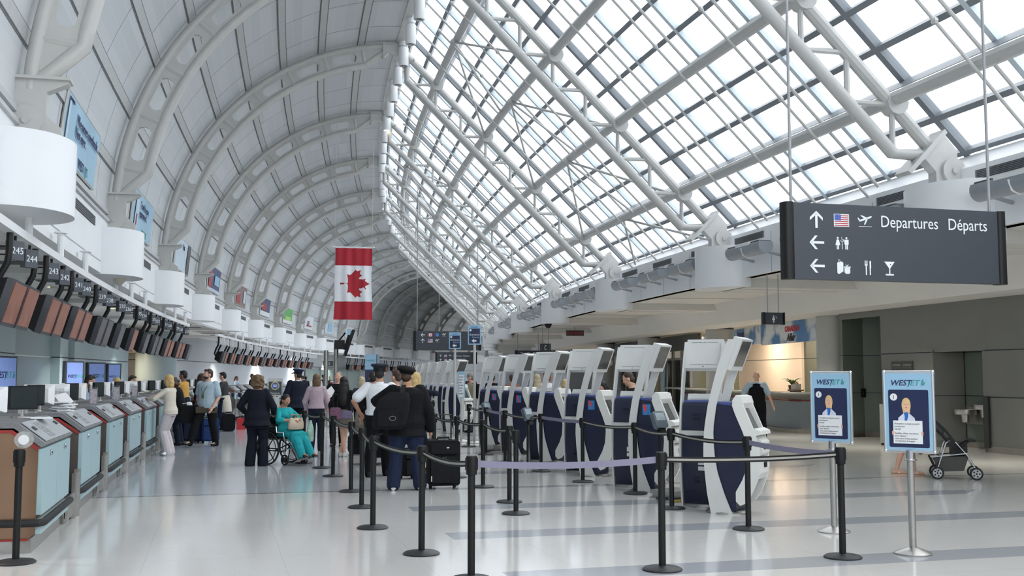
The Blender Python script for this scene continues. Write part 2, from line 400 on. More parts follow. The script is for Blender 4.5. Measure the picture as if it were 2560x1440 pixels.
# ================= arched ribs of the vault (built once, copied frame by frame)
U0, Z0 = -2.43, 4.84
def L(u, z, y=0.0): return Vector((u-U0, y, z-Z0))
def make_rib():
    root = at('arched_rib', '', 'roof arch', U0, S(0), Z0, group='arched ribs of the vault')
    oc = [pol(7.27, radians(3)+i*(radians(88)-radians(3))/30) for i in range(31)]
    mb = MB(); mb.tube([L(u, z) for u, z in oc], .11, 10); mb.build('outer_chord', STEELW, root, sharp=40)
    ic = [pol(6.67, ANG0+(ANG1-ANG0)*i/26) for i in range(27)]
    ic = [(-2.28, 5.72)]+ic+[(4.34, 12.24)]
    mb = MB(); mb.tube([L(u, z) for u, z in ic], .115, 10); mb.build('inner_chord', STEELW, root, sharp=40)
    # web plate with long openings
    mb = MB(); th = .05
    for i in range(NP):
        a0 = ANG0+(ANG1-ANG0)*i/NP; a1 = ANG0+(ANG1-ANG0)*(i+1)/NP; N = 6
        am, ha = (a0+a1)/2, (a1-a0)/2; rm, hr = 6.97, .30
        outer = []; inner = []
        def O(x, y): return (rm+hr*y, am+ha*x)
        def I(x, y): return (rm+hr*.47*y, am+ha*.64*x)
        corners = [(-1, -1), (1, -1), (1, 1), (-1, 1)]
        for c in range(4):
            (x0, y0), (x1, y1) = corners[c], corners[(c+1) % 4]
            for q in range(N):
                t = q/N; outer.append(O(x0+(x1-x0)*t, y0+(y1-y0)*t))
                x, y = x0+(x1-x0)*t, y0+(y1-y0)*t
                # chamfered ends
                cx = .16
                if abs(y) > 1-1e-6 and abs(x) > 1-cx: x = (1-cx)*(1 if x > 0 else -1)
                if abs(x) > 1-1e-6: y *= .55
                inner.append(I(x, y))
        rings = []
        for pts, yy in ((outer, -th), (inner, -th), (inner, th), (outer, th)):
            rings.append([L(*pol(r, a), yy) for r, a in pts])
        mb.loft(rings, caps=False)
    # solid gussets at the two ends
    def gus(poly): mb.prism(poly, -th, th, lambda p, q, h: L(p, q, h))
    gus([pol(7.27, ANG0), pol(6.67, ANG0), (-2.22, 5.75), (-2.4, 5.75)])
    gus([pol(7.27, ANG1), pol(6.67, ANG1), (4.34, 12.28), (4.34, 12.45)])
    mb.build('web_plate', STEELW, root, sharp=25)
    for i in range(NP+1):
        a = ANG0+(ANG1-ANG0)*i/NP; mb = MB(); mb.tube([L(*pol(6.67, a)), L(*pol(7.27, a))], .08, 8); mb.build('cross_tube', STEELW, root)
    mb = MB()
    mb.prism([(-2.66, 4.86), (-1.98, 4.86), (-1.98, 5.05), (-2.18, 5.22), (-2.18, 5.55), (-1.9, 5.68), (-1.9, 5.75), (-2.62, 5.75)], -.1, .1, lambda p, q, h: L(p, q, h))
    mb.box(L(-2.26, 5.735), (.78, .34, .04)); mb.build('base_bracket', STEELW, root, sharp=20)
    mb = MB(); 
    for y in (-.12, .12): mb.tube([L(-2.43, 5.13, y-.05), L(-2.43, 5.13, y+.05)], .215, 20)
    mb.tube([L(-2.43, 5.13, -.2), L(-2.43, 5.13, .2)], .05, 10); mb.build('pin_disc', STEELW, root)
    mb = MB(); mb.prism([(4.3, 12.05), (4.34, 12.05), (4.5, 12.25), (4.75, 12.15), (5.1, 12.15), (5.1, 12.56), (4.3, 12.56)], -.09, .09, lambda p, q, h: L(p, q, h))
    mb.box(L(4.33, 12.3), (.05, .3, .55)); mb.build('top_bracket', STEELW, root, sharp=20)
    mb = MB(); mb.tube([L(4.98, 12.35, -.16), L(4.98, 12.35, .16)], .16, 16); mb.build('top_pin', STEELW, root)
    return root
rib = make_rib()
RL = ['nearest arched rib, cut by the upper left corner, above the first white drum', 'arched rib over the second white drum, beside the pale blue airline poster', 'arched rib over the third white drum, its crown at the spotlights above the flag',
      'arched rib over the fourth white drum from the left edge']
def riblab(k):
    if k < 4: return RL[k]
    if k < 11: return 'white arched rib of the vault, %s from the camera, under the skylight' % ORD[k]
    return 'shaded arched rib at the dim far end of the vault, %s from the camera' % ORD[k]
rib['label'] = riblab(0)
for k in range(1, NB): dup(rib, H(U0, S(k), Z0), -S(k)/R, riblab(k))
# ================= drums that carry the ribs and trusses
def drum_mb(sign, L0):
    mb = MB(); c = FU if sign > 0 else GU; pts = []
    for i in range(21):
        t = -pi/2+pi*i/20; pts.append((c+sign*.76*max(0, cos(t)), .98*sin(t)))
    pts = [(c-sign*.2, -.98)]+pts+[(c-sign*.2, .98)]
    mb.prism(pts, 3.84, 4.86, lambda p, q, h: Vector((p-L0, q, h-3.84)))
    return mb
dl = at('column_drum', '', 'drum casing', FU, S(0), 3.84, group='white drums at the feet of the ribs')
drum_mb(1, FU).build('casing', FASC, dl, sharp=40)
mb = MB(); mb.b2((-3.7, -.62, .02), (-.15, .62, .3)); mb.build('beam_casing', SOFF, dl, sharp=20)
def druml(k): return 'white drum casing on the counter side, %s from the camera, under an arched rib' % ORD[k]
dl['label'] = druml(0)
for k in range(1, NB): dup(dl, H(FU, S(k), 3.84), -S(k)/R, druml(k))
dr = at('column_drum', '', 'drum casing', GU, S(0), 3.84, group='white drums at the feet of the trusses')
drum_mb(-1, GU).build('casing', FASC, dr, sharp=40)
mb = MB(); mb.b2((.1, -.7, .0), (3.3, .7, .3)); mb.b2((.4, -.16, -.02), (3.0, .16, .02)); mb.build('beam_casing', SOFF, dr, sharp=20)
def drumr(k): return ('white drum casing behind the big departures sign' if k == 0 else 'white drum casing under the skylight on the right, %s from the camera' % ORD[k])
dr['label'] = drumr(0)
for k in range(1, GLEND+3): dup(dr, H(GU, S(k), 3.84), -S(k)/R, drumr(k))
# ================= glazed-roof trusses
def make_truss():
    root = at('roof_truss', '', 'roof truss', U0, S(0), Z0, group='trusses of the glazed roof')
    mb = MB(); mb.tube([L(5.0, 12.3), L(11.74, 5.56)], .115, 10); mb.build('upper_chord', STEELG, root)
    mb = MB(); mb.tube([L(5.1, 12.2), L(5.1, 11.35), L(11.07, 5.39), L(11.56, 5.39)], .105, 10); mb.build('lower_chord', STEELG, root, sharp=40)
    u = 11.07; i = 0
    while u > 5.6:
        z = 17.3-u
        mb = MB(); mb.tube([L(u, z), L(u, z-.84)], .05, 7); mb.build('web_strut', STEELG, root)
        mb = MB(); mb.tube([L(u, z), L(u-.84, z)], .05, 7); mb.build('web_strut', STEELG, root)
        u -= .835
    mb = MB(); mb.prism([(11.40, 5.22), (11.95, 5.80), (12.24, 5.48), (12.24, 4.88), (11.82, 4.88), (11.82, 5.10), (11.62, 5.30)], -.11, .11, lambda p, q, h: L(p, q, h))
    mb.prism([(11.22, 5.07), (11.28, 5.02), (12.0, 5.76), (11.95, 5.82)], -.2, .2, lambda p, q, h: L(p, q, h)); mb.build('foot_bracket', STEELG, root, sharp=20)
    mb = MB()
    for y in (-.14, .14): mb.tube([L(12.13, 5.12, y-.04), L(12.13, 5.12, y+.04)], .22, 20)
    mb.tube([L(12.13, 5.12, -.22), L(12.13, 5.12, .22)], .06, 10); mb.build('pin_disc', STEELG, root)
    mb = MB(); mb.tube([L(5.3, 12.0, -.32), L(5.3, 12.0, .32)], .035, 6); mb.build('cross_bar', STEELG, root)
    for uu in (11.1, 9.43, 7.76, 6.09):
        mb = MB(); mb.tube([L(uu+.02, 17.34-uu, -.13), L(uu+.02, 17.34-uu, .13)], .2, 12); mb.build('purlin_collar', STEELG, root)
    return root
tr = make_truss()
def trl(k):
    return {0: 'nearest steel roof truss, ending right above the big departures sign', 1: 'steel roof truss landing on the drum left of the big departures sign'}.get(k, 'steel truss under the glazed roof, %s from the camera' % ORD[k] if k < GLEND else 'last steel truss, closing the glazed roof at its far end')
tr['label'] = trl(0)
for k in range(1, GLEND+1): dup(tr, H(U0, S(k), Z0), -S(k)/R, trl(k))
# gable ladder at the far end of the skylight
def SP(w, sg): return (sg+w)/2, (sg-w)/2
ge = at('end_gable', 'white ladder-like gable truss closing the far end of the skylight', 'gable', U0, S(GLEND)+.5, Z0)
mb = MB(); mb.tube([L(4.9, 11.75), L(12.0, 4.75)], .16, 10); mb.build('bottom_chord', STEELW, ge)
mb = MB(); mb.tube([L(5.0, 12.75), L(12.3, 5.45)], .12, 8); mb.build('top_chord', STEELW, ge)
for i in range(24):
    q = 5.1+i*.29; mb = MB(); mb.tube([L(q, 16.65-q), L(q, 17.7-q)], .04, 6); mb.build('rung', STEELW, ge)
mb = MB(); mb.prism([(4.9, 12.75), (12.3, 5.35), (12.3, 9.0), (8.5, 11.6)], .25, .32, lambda p, q, h: L(p, q, h)); mb.build('infill_panel', STEELW, ge)
# ================= purlins and glazing
PN = [11.1, 9.43, 7.76, 6.09]
def wpt(s, w, sg): u, z = SP(w, sg); return H(u, s, z)
def along(mb, w, sg, r, s0, s1, n=10, ds=2.4):
    m = max(1, int(round((s1-s0)/ds))); mb.tube([wpt(s0+(s1-s0)*j/m, w, sg) for j in range(m+1)], r, n)
def obar(mb, w, sg0, sg1, wd, s0, s1, ds=2.4):
    m = max(1, int(round((s1-s0)/ds))); rings = []
    for j in range(m+1):
        s = s0+(s1-s0)*j/m; rings.append([wpt(s, w-wd, sg0), wpt(s, w+wd, sg0), wpt(s, w+wd, sg1), wpt(s, w-wd, sg1)])
    mb.loft(rings)
GA, GB = S(-2), S(GLEND)+.4
PLAB = ['lowest long purlin tube under the glazing, nearest the right fascia', 'second long purlin tube up from the right fascia', 'third long purlin tube up from the right fascia', 'topmost long purlin tube under the glazing, nearest the ridge']
for i, u in enumerate(PN):
    p = thing('roof_purlin', PLAB[i], 'purlin', group='long purlins of the glazed roof'); w = 2*u-17.43
    mb = MB(); along(mb, w, 17.43, .125, GA, GB, 10); mb.build('tube', STEELG, p)
    mb = MB(); obar(mb, w, 17.62, 17.92, .13, GA, GB); mb.build('carrier_beam', MULL, p, sharp=20)
WB = [4.77-1.113*j for j in range(-2, 12)]
for k in range(-1, GLEND):
    a, b = S(k), S(k+1)
    if k == -1: a = GA
    root = thing('window_%d' % (k+2), None, None); root['kind'] = 'structure'
    mb = MB(); n = 4; rows = []
    for j in range(n+1):
        s = a+(b-a)*j/n; rows.append([wpt(s, -8.0, 18.05), wpt(s, 7.06, 18.05)])
    mb.grid(rows); mb.build('glass', ROOFGLASS, root, sharp=0, recalc=False)
    mb = MB()
    for j, w in enumerate(WB): obar(mb, w, 17.93, 18.12, .075 if j else .06, a, b)
    mb.build('long_mullions', MULL, root, sharp=20)
    for j in range(0, 4) if k >= 0 else range(-1, 4):
        s = S(k)+2.4*j; hw = .075 if j == 0 else .06
        mb = MB(); mb.loft([[wpt(s-hw, w, 17.93), wpt(s+hw, w, 17.93), wpt(s+hw, w, 18.14), wpt(s-hw, w, 18.14)] for w in (-8.0, 7.1)])
        mb.build('rafter', MULL if j == 0 else MULL_LIT, root, sharp=20)
        if j == 0: continue
        for sg, r, w0 in ((17.12, .029, -6.0), (17.55, .033, -7.6)):
            mb = MB(); mb.tube([wpt(s, w0, sg), wpt(s, 7.0, sg)], r, 7)
            if sg < 17.2:
                for w in (-6.0, -3.5, .2, 3.4): mb.sphere(wpt(s, w, sg), .06, 6, 4)
            mb.build('tie_rod', STEELG, root)
    if k in (1, 3, 5):
        for i in range(3):
            wa = 2*PN[3-i]-17.43; wb_ = 2*PN[2-i]-17.43; sm = S(k)+4.8
            mb = MB()
            for e in (S(k)+.2, S(k+1)-.2, S(k)+6.2 if i == 0 else sm-1.2): mb.tube([wpt(sm, wa, 17.25), wpt(e, wb_, 17.25)], .035, 6)
            mb.sphere(wpt(sm, wa, 17.25), .12, 8, 5); mb.build('wind_brace', STEELG, root)
        wa = 2*PN[0]-17.43; mb = MB()
        for e in (S(k)+.9, S(k+1)-2.2): mb.tube([wpt(S(k)+4.8, wa, 17.3), wpt(e, 7.0, 17.4)], .035, 6)
        mb.build('wind_brace', STEELG, root)
# ridge girder
mb = MB(); n = int((GB-GA)/2.4); rings = []
for j in range(n+1):
    s = GA+(GB-GA)*j/n; rings.append([H(u, s, z) for u, z in ((4.75, 12.6), (5.0, 12.6), (5.12, 12.85), (5.0, 13.15), (4.75, 13.0))])
mb.loft(rings); struct(mb.build('trim_6', STEELW, sharp=20))
# ================= cylindrical spotlights along the ridge
sp = at('ridge_spotlight', '', 'spotlight', 4.95, 0, 12.1, group='cylinder spotlights along the ridge')
LENS = mat('lens_dark', (88, 90, 92), .2); 
mb = MB(); mb.lathe([(.02, .31), (.15, .31), (.165, .29), (.165, -.28), (.15, -.31), (.13, -.31), (.12, -.26), (.0, -.26)], 16); mb.build('housing', WHITE, sp)
mb = MB(); mb.lathe([(.0, -.255), (.12, -.255), (.12, -.265), (0, -.265)], 16); mb.build('lens', LENS, sp)
mb = MB(); mb.tube([(0, 0, .3), (0, 0, .5)], .03, 8); mb.lathe([(.13, .36), (.15, .40), (.15, .52), (.1, .56)], 14); mb.build('mount', WHITE, sp)
sp2 = dup(sp, (0, 0, 0), 0)
for c in kids(sp2):
    if c.name.startswith('lens'): c.data = c.data.copy(); c.data.materials[0] = LAMPON
first = True; q = 0
spots = [(k, j) for k in range(1, GLEND) for j in range(4)]
for n_, (k, j) in enumerate(spots):
    s = S(k)+2.4*j-.15; lit = (k, j) in ((3, 0), (5, 1))
    lab = 'white cylinder spotlight on the ridge, %s along the row from the near end' % (ORD[n_] if n_ < len(ORD) else 'number %d' % (n_+1))
    if (k, j) == (3, 0): lab = 'lit white cylinder spotlight on the ridge, nearer of the two lit ones'
    if (k, j) == (5, 1): lab = 'lit white cylinder spotlight on the ridge, farther of the two lit ones'
    src = sp2 if lit else sp
    dup(src, H(4.97, s, 12.1), -s/R, lab)
for r_ in (sp, sp2):
    for c in kids(r_): bpy.data.objects.remove(c)
    bpy.data.objects.remove(r_)
# ================= tube uplights on the right fascia
GREYF = mat('uplight_grey', (150, 156, 162), .35, metal=.3)
ul = at('uplight', '', 'uplight', 11.78, 0, 4.58, group='grey tube uplights on the right fascia')
mb = MB(); prof = []
for i in range(13):
    t = radians(150)+radians(240)*i/12; prof.append((.18*cos(t), .18*sin(t)))
mb.prism(prof, -.9, .9, lambda p, q, h: Vector((p, h, q))); mb.build('trough', GREYF, ul, sharp=40)
mb = MB()
for y in (-.62, .62): mb.b2((-.15, y-.2, .05), (.15, y+.2, .115))
mb.build('grating', SLOT, ul)
mb = MB(); mb.b2((-.17, -.35, .06), (.17, .35, .13)); mb.tube([(-.19, 0, .02), (-.13, 0, -.14), (.0, 0, -.19), (.13, 0, -.14), (.19, 0, .02)], .018, 6); mb.build('reflector', WHITE, ul)
for y in (-.7, .7): mb = MB(); mb.tube([(.1, y, -.12), (.46, y, -.2)], .035, 6); mb.build('wall_arm', GREYF, ul)
q = 0
for k in range(0, 8):
    for j, ds in enumerate((1.7, 4.3, 7.2)):
        s = S(k)+ds; lab = 'grey tube uplight on the right fascia, %s from the camera' % ORD[q]
        if q == 0: ul.location = H(11.78, s, 4.58); ul.rotation_euler.z = -s/R; ul['label'] = lab
        else: dup(ul, H(11.78, s, 4.58), -s/R, lab)
        q += 1
dup(ul, H(11.78, S(-1)+7.4, 4.58), -(S(-1)+7.4)/R, 'grey tube uplight cut by the right edge of the photo')
vent = at('air_grille', '', 'air grille', GU, 0, 4.98, group='fascia air grilles, skylight side')
mb = MB(); mb.M(0).b2((-.012, -.78, -.075), (.02, .78, .075)); mb.M(1)
for i in range(5): mb.b2((-.018, -.76, -.06+i*.027), (0, .76, -.052+i*.027))
for a in (-.78, .78): mb.b2((-.02, a-.015, -.08), (0, a+.015, .08))
mb.build('louvre', [SLOT, MULL], vent, sharp=20)
q = 0
for k in range(-1, 9):
    for ds in (1.6, 4.9, 8.2):
        s = S(k)+ds; lab = 'dark slotted air grille high on the right fascia, %s from the camera' % ORD[q]
        if q == 0: vent.location = H(GU, s, 4.98); vent.rotation_euler.z = -s/R; vent['label'] = lab
        else: dup(vent, H(GU, s, 4.98), -s/R, lab)
        q += 1
# ================= check-in counters
CTOP = mat('counter_speckled_grey', (120, 121, 124), .4, var=.12, scale=60)
CSLANT = mat('counter_slope_grey', (168, 172, 176), .35, var=.04, scale=20)
CBLUE = mat('counter_door_blue', (158, 184, 190), .35, var=.02)
BRONZE = mat('counter_bronze_steel', (150, 120, 98), .28, metal=.75, var=.06, scale=3)
GREYEND = mat('counter_end_grey', (98, 92, 88), .35, metal=.5, var=.05)
REDLINE = mat('counter_red_line', (150, 42, 38), .5)
PAPER = mat('paper_white', (228, 230, 232), .8, var=.01)
ACRYL = glassmat('acrylic', (.93, .96, .97))
SCRD = mat('screen_black', (38, 46, 48), .18)
CX0, CX1 = -1.05, 0.0     # local x of the back and the front face (front at u=-1.38)
def counter_profile(off=0.):
    return [(CX0, .14), (-.05, .14), (-.02, .2), (-.01, .3), (-.01+off, 1.0), (.03, 1.02), (-.24, 1.19), (CX0, 1.19)]
def make_counter(endm, name='check_in_counter'):
    root = thing(name, '', 'check-in counter', group='check-in counters')
    ln = 2.02
    mb = MB(); mb.prism([(CX0, .13), (-.09, .13), (-.035, .19), (-.03, 1.0), (-.27, 1.15), (CX0, 1.15)], 0.02, ln-.02, lambda p, q, h: Vector((p, h, q))); mb.build('body', endm, root, sharp=20)
    mb = MB(); mb.prism([(CX0-.02, 1.165), (-.245, 1.165), (.0, .985), (.03, 1.02), (-.21, 1.205), (-.25, 1.215), (CX0-.02, 1.215)], -.01, ln+.01, lambda p, q, h: Vector((p, h, q))); mb.build('worktop', CTOP, root, sharp=20)
    mb = MB()
    for y in (.0, ln-.012):
        mb.prism([(CX0, 1.12), (-.275, 1.12), (-.035, .955), (-.02, .98), (-.26, 1.15), (CX0, 1.15)], y, y+.012, lambda p, q, h: Vector((p, h, q)))
        mb.b2((CX0, y, .12), (-.09, y+.012, .14))
    mb.build('red_trim', REDLINE, root, sharp=20)
    mb = MB(); mb.prism([(-.205, 1.209), (.022, 1.034), (.026, 1.04), (-.20, 1.215)], .12, ln-.12, lambda p, q, h: Vector((p, h, q))); mb.build('slope_panel', CSLANT, root, sharp=20)
    mb = MB()
    for a, b in ((.22, .32), (ln-.4, ln-.3)): mb.prism([(-.13, 1.165), (-.09, 1.134), (-.083, 1.142), (-.123, 1.173)], a, b, lambda p, q, h: Vector((p, h, q)))
    mb.build('card_slot', SLOT, root)
    mb = MB()
    for i in range(4):
        for j in range(2): mb.prism([(-.17+i*.045, 1.190-i*.0345), (-.135+i*.045, 1.163-i*.0345), (-.131+i*.045, 1.168-i*.0345), (-.166+i*.045, 1.195-i*.0345)], .55+j*.17, .70+j*.17, lambda p, q, h: Vector((p, h, q)))
    mb.build('notice_sticker', mat('sticker_grey', (140, 144, 148), .6), root)
    for a, b in ((.03, ln/2-.006), (ln/2+.006, ln-.03)):
        mb = MB(); mb.rbox((-.012, (a+b)/2, .66), (.045, b-a, .62), .01, 0); d = mb.build('door', CBLUE, root, sharp=20)
        for q in ((a+b)/2,):
            mb = MB(); mb.sphere((.018, q, .905), (.014, .035, .03), 10, 6); mb.b2((.01, q-.02, .88), (.03, q+.02, .90)); mb.build('pull', CHROME, d)
    mb = MB(); mb.rbox((-.012, ln/2, .235), (.045, ln-.05, .12), .01, 0); mb.build('kick_panel', CBLUE, root, sharp=20)
    mb = MB(); pts = [(CX0, -.02, .285), (.0, -.02, .285), (.035, .03, .285), (.035, ln-.04, .285)]; mb.tube(pts, .035, 8); mb.build('bumper_rail', DARK, root, sharp=40)
    mb = MB(); mb.b2((CX0, .05, 0), (-.07, ln-.05, .14)); mb.build('plinth', STEEL, root, sharp=20)
    return root
def bench(lab, u, s, k):
    """weighing bay between two desks, with its steel barrier"""
    root = at('baggage_scale', lab, 'baggage scale', u, s, 0, group='baggage bays between the counters')
    mb = MB(); mb.b2((-1.0, .04, 0), (-.05, .86, .24)); mb.b2((-1.0, .04, .24), (-.35, .86, .34)); mb.build('scale_bed', STEEL, root, sharp=20)
    mb = MB(); mb.b2((-.04, .52, 0), (0, .8, .52)); mb.b2((-.04, .03, .05), (-.01, .53, .30)); mb.b2((-.05, .76, 0), (.02, .82, .55)); mb.build('barrier_panel', STEEL, root, sharp=20)
    mb = MB(); mb.b2((-.95, .1, .34), (-.4, .8, .36)); mb.build('belt_pad', DARK, root, sharp=20)
    return root
CN = 11; CU = -1.38; CP = 2.95; CS = 11.07
cbr = make_counter(BRONZE)
cgr = make_counter(GREYEND)
CLAB = ['nearest check-in counter, with the bronze steel end panel at the left edge', 'second check-in counter, with paper forms piled on its top', 'third check-in counter, in front of the dark-haired clerk', 'fourth check-in counter from the left edge, in front of the blonde clerk', 'fifth check-in counter, where the blonde person in cream leans', 'sixth check-in counter, beside the person in black with the white waist jacket', 'seventh check-in counter, behind the person in the pale blue shirt', 'eighth check-in counter from the left edge, behind the person in the grey T-shirt', 'ninth check-in counter from the left edge', 'tenth check-in counter from the left edge, behind the luggage carts', 'farthest check-in counter of the near row']
first_g = True
for i in range(CN):
    s = CS+CP*i
    if i == 0: cbr.location = H(CU, s); cbr.rotation_euler.z = -s/R; cbr['label'] = CLAB[0]
    elif first_g: cgr.location = H(CU, s); cgr.rotation_euler.z = -s/R; cgr['label'] = CLAB[1]; first_g = False
    else: dup(cgr, H(CU, s), -s/R, CLAB[i])
sc0 = bench('steel baggage scale bay right after the nearest check-in counter', CU, CS+2.05, 0)
for i in range(1, CN-1): dup(sc0, H(CU, CS+CP*i+2.05), -(CS+CP*i+2.05)/R, 'steel baggage scale bay after the %s check-in counter from the left edge' % ORD[i])
# farther counters, a second row
for i in range(8):
    s = 49+i*2.95; dup(cgr, H(CU, s), -s/R, 'grey check-in counter of the far row beyond the queue, %s from its near end' % ORD[i])
# ---- desk monitors: the clerk's screen seen from its white back, and slim black ones
def desk_monitor(lab, u, s, z, rot, kind):
    root = at('desk_monitor', lab, 'monitor', u, s, z, rot, 'monitors on the check-in counters'); root.scale = (.85, .85, .74)
    if kind == 'white':
        mb = MB(); mb.loft([[(-.21, .02, .12), (.21, .02, .12), (.21, .02, .44), (-.21, .02, .44)], [(-.215, -.02, .11), (.215, -.02, .11), (.215, -.02, .45), (-.215, -.02, .45)], [(-.16, -.11, .15), (.16, -.11, .15), (.16, -.11, .38), (-.16, -.11, .38)]])
        mb.build('back_shell', WHITE, root, sharp=20)
        mb = MB(); mb.b2((-.08, -.125, .19), (.08, -.11, .33)); mb.build('mount_plate', STEELW, root)
        mb = MB(); mb.tube([(0, -.12, .26), (0, -.19, .26)], .03, 10); mb.rbox((.05, -.2, .15), (.07, .045, .27), .03, 1); mb.tube([(.05, -.2, .03), (.05, -.2, .0)], [.045, .06], 12); mb.build('stand_arm', STEELW, root)
        mb = MB(); mb.b2((-.02, -.10, .08), (.04, -.06, .16)); mb.build('plug', mat('plug_blue', (52, 50, 150), .5), root)
        mb = MB(); mb.b2((-.195, .02, .14), (.195, .03, .42)); mb.build('screen', SCRD, root)
        mb = MB()
        for i in range(6): mb.b2((-.214, -.01-i*.012, .2), (-.205, -.004-i*.012, .4))
        mb.build('side_vent', BLACK, root)
    else:
        mb = MB(); mb.rbox((0, 0, .28), (.36, .045, .34), .015, 1); mb.build('panel', BLACK, root, sharp=30)
        mb = MB(); mb.b2((-.165, -.028, .13), (.165, -.022, .43)); mb.build('screen', SCRD, root)
        mb = MB(); mb.b2((-.06, -.01, .05), (.06, .02, .14)); mb.tube([(0, .0, .0), (0, .0, .1)], .025, 8); mb.rbox((0, 0, .008), (.26, .2, .016), .06, 2); mb.build('stand', STEEL, root)
    return root
wm = desk_monitor('', -1.8, 0, 1.215, 0, 'white'); bm_ = desk_monitor('', -1.8, 0, 1.215, 0, 'black')
used = set()
def dm(kind, u, s, rot, lab):
    src = wm if kind == 'white' else bm_
    if kind not in used: used.add(kind); src.location = H(u, s, 1.217); src.rotation_euler.z = -s/R+rot; src['label'] = lab; return src
    return dup(src, H(u, s, 1.217), -s/R+rot, lab)
def fs(i): return 'the %s check-in counter' % ORD[i]
for i in range(CN):
    s = CS+CP*i
    dm('white', -1.95, s+.55, -.35 if i == 0 else -.15, 'white-backed clerk monitor on %s' % fs(i))
    if i in (1, 4, 7): dm('white', -1.9, s+1.45, -.1, 'second white-backed clerk monitor on %s, further along' % fs(i))
    dm('black', -1.92 if i else -1.8, s+(1.5 if i == 0 else .12), .55 if i == 0 else 1.15, 'slim black flat screen on %s' % fs(i))
    if i in (1, 2, 3, 4):
        h_ = at('leaflet_holder', 'clear acrylic leaflet holder on %s' % fs(i), 'leaflet holder', -1.72, s+.95, 1.217, .3, 'leaflet holders on the counters')
        mb = MB(); mb.b2((-.06, -.02, 0), (.06, .02, .015)); mb.b2((-.06, -.02, 0), (-.055, .02, .26)); mb.b2((.055, -.02, 0), (.06, .02, .26)); mb.b2((-.06, .015, 0), (.06, .02, .27)); mb.build('shell', ACRYL, h_)
        mb = MB(); mb.b2((-.05, -.008, .016), (.05, .01, .24)); mb.build('leaflets', mat('leaflet_print', (170, 160, 168), .7, var=.3, scale=30), h_)
pp = at('paper_pile', 'pile of white paper forms fanned out on the second check-in counter', 'papers', -1.68, CS+CP+.7, 1.217, .2)
for i in range(9):
    mb = MB(); mb.box((random.uniform(-.03, .03), random.uniform(-.06, .06), .006+i*.013), (.2, .28, .012), random.uniform(-.5, .5)); mb.build('sheet', PAPER, pp, sharp=0)
mb = MB(); mb.box((0, .12, .15), (.16, .22, .012), .4, Matrix.Rotation(.6, 3, 'X')); mb.build('sheet', PAPER, pp, sharp=0)
kb = at('paper_form', 'flat white papers lying on the nearest check-in counter', 'papers', -1.62, CS+1.25, 1.217, .3)
mb = MB(); mb.box((0, 0, .003), (.2, .29, .006), .3); mb.build('sheet', PAPER, kb, sharp=0); mb = MB(); mb.box((.02, -.2, .004), (.2, .27, .008), -.2); mb.build('sheet', PAPER, kb, sharp=0)
tb = at('tape_roll', 'clear roll of tape standing on the post at the left edge', 'tape', -1.46, 10.6, 1.0)
mb = MB(); mb.tube([(-.0, -.03, .085), (0, .03, .085)], .078, 24); mb.build('roll', glassmat('tape_clear', (.9, .92, .92), dens=.35, dif=(.75, .75, .72)), tb); mb = MB(); mb.tube([(0, -.032, .085), (0, .032, .085)], .03, 16); mb.tube([(0, -.034, .085), (0, -.03, .085)], .045, 16); mb.build('core', PAPER, tb)
tk = at('crumpled_tissue', 'crumpled white paper dropped on the floor by the counter near the person in cream', 'litter', -1.1, 23.8, .03)
mb = MB(); mb.sphere((0, 0, 0), (.05, .1, .03), 9, 6); 
for v in mb.v: v += Vector((random.uniform(-.015, .015), random.uniform(-.02, .02), random.uniform(-.0, .03)))
mb.build('paper', PAPER, tk, sharp=10)
# back shelf behind the clerks
bs = MB(); sbox(bs, -4.1, -3.9, 9.5, 46, 0, 1.0); sbox(bs, -4.2, -3.8, 9.5, 46, 1.0, 1.04); tag(bs.build('baggage_belt', BLUEB, sharp=20), 'long grey baggage belt enclosure running behind the clerks', 'baggage belt')
# ================= overhead rail with monitors and position numbers
def rail(lab, s0, s1, numbers):
    root = thing('sign_rail', lab, 'rail', group='white overhead rails')
    mb = MB(); sbox(mb, -2.47, -2.33, s0, s1, 3.47, 3.58); mb.build('bar', WHITE, root, sharp=20)
    k0 = -1
    for k in range(-1, NB):
        for ds in (.2, 2.9, 5.6):
            s = S(k)+ds
            if s0 < s < s1:
                mb = MB(); a = H(-2.4, s, 3.55); b = H(-2.4, s, 3.99); mb.tube([a, b], .055, 8); mb.tube([b-Vector((0, 0, .02)), b], .11, 8); mb.build('hanger', WHITE, root)
    return root
rail('nearest white overhead rail carrying position numbers, upper left', 8.5, 41.5, True)
rail('second white overhead rail over the far check-in row', 50.5, 94, True)
rail('third white overhead rail, farthest along the counters', 105.5, 145, True)
BROWN = mat('display_brown', (112, 66, 48), .25, var=.3, scale=5, emit=.12)
GREYD = mat('display_grey', (62, 58, 64), .25, var=.35, scale=5, emit=.08)
FRAME = mat('display_frame', (58, 60, 66), .35)
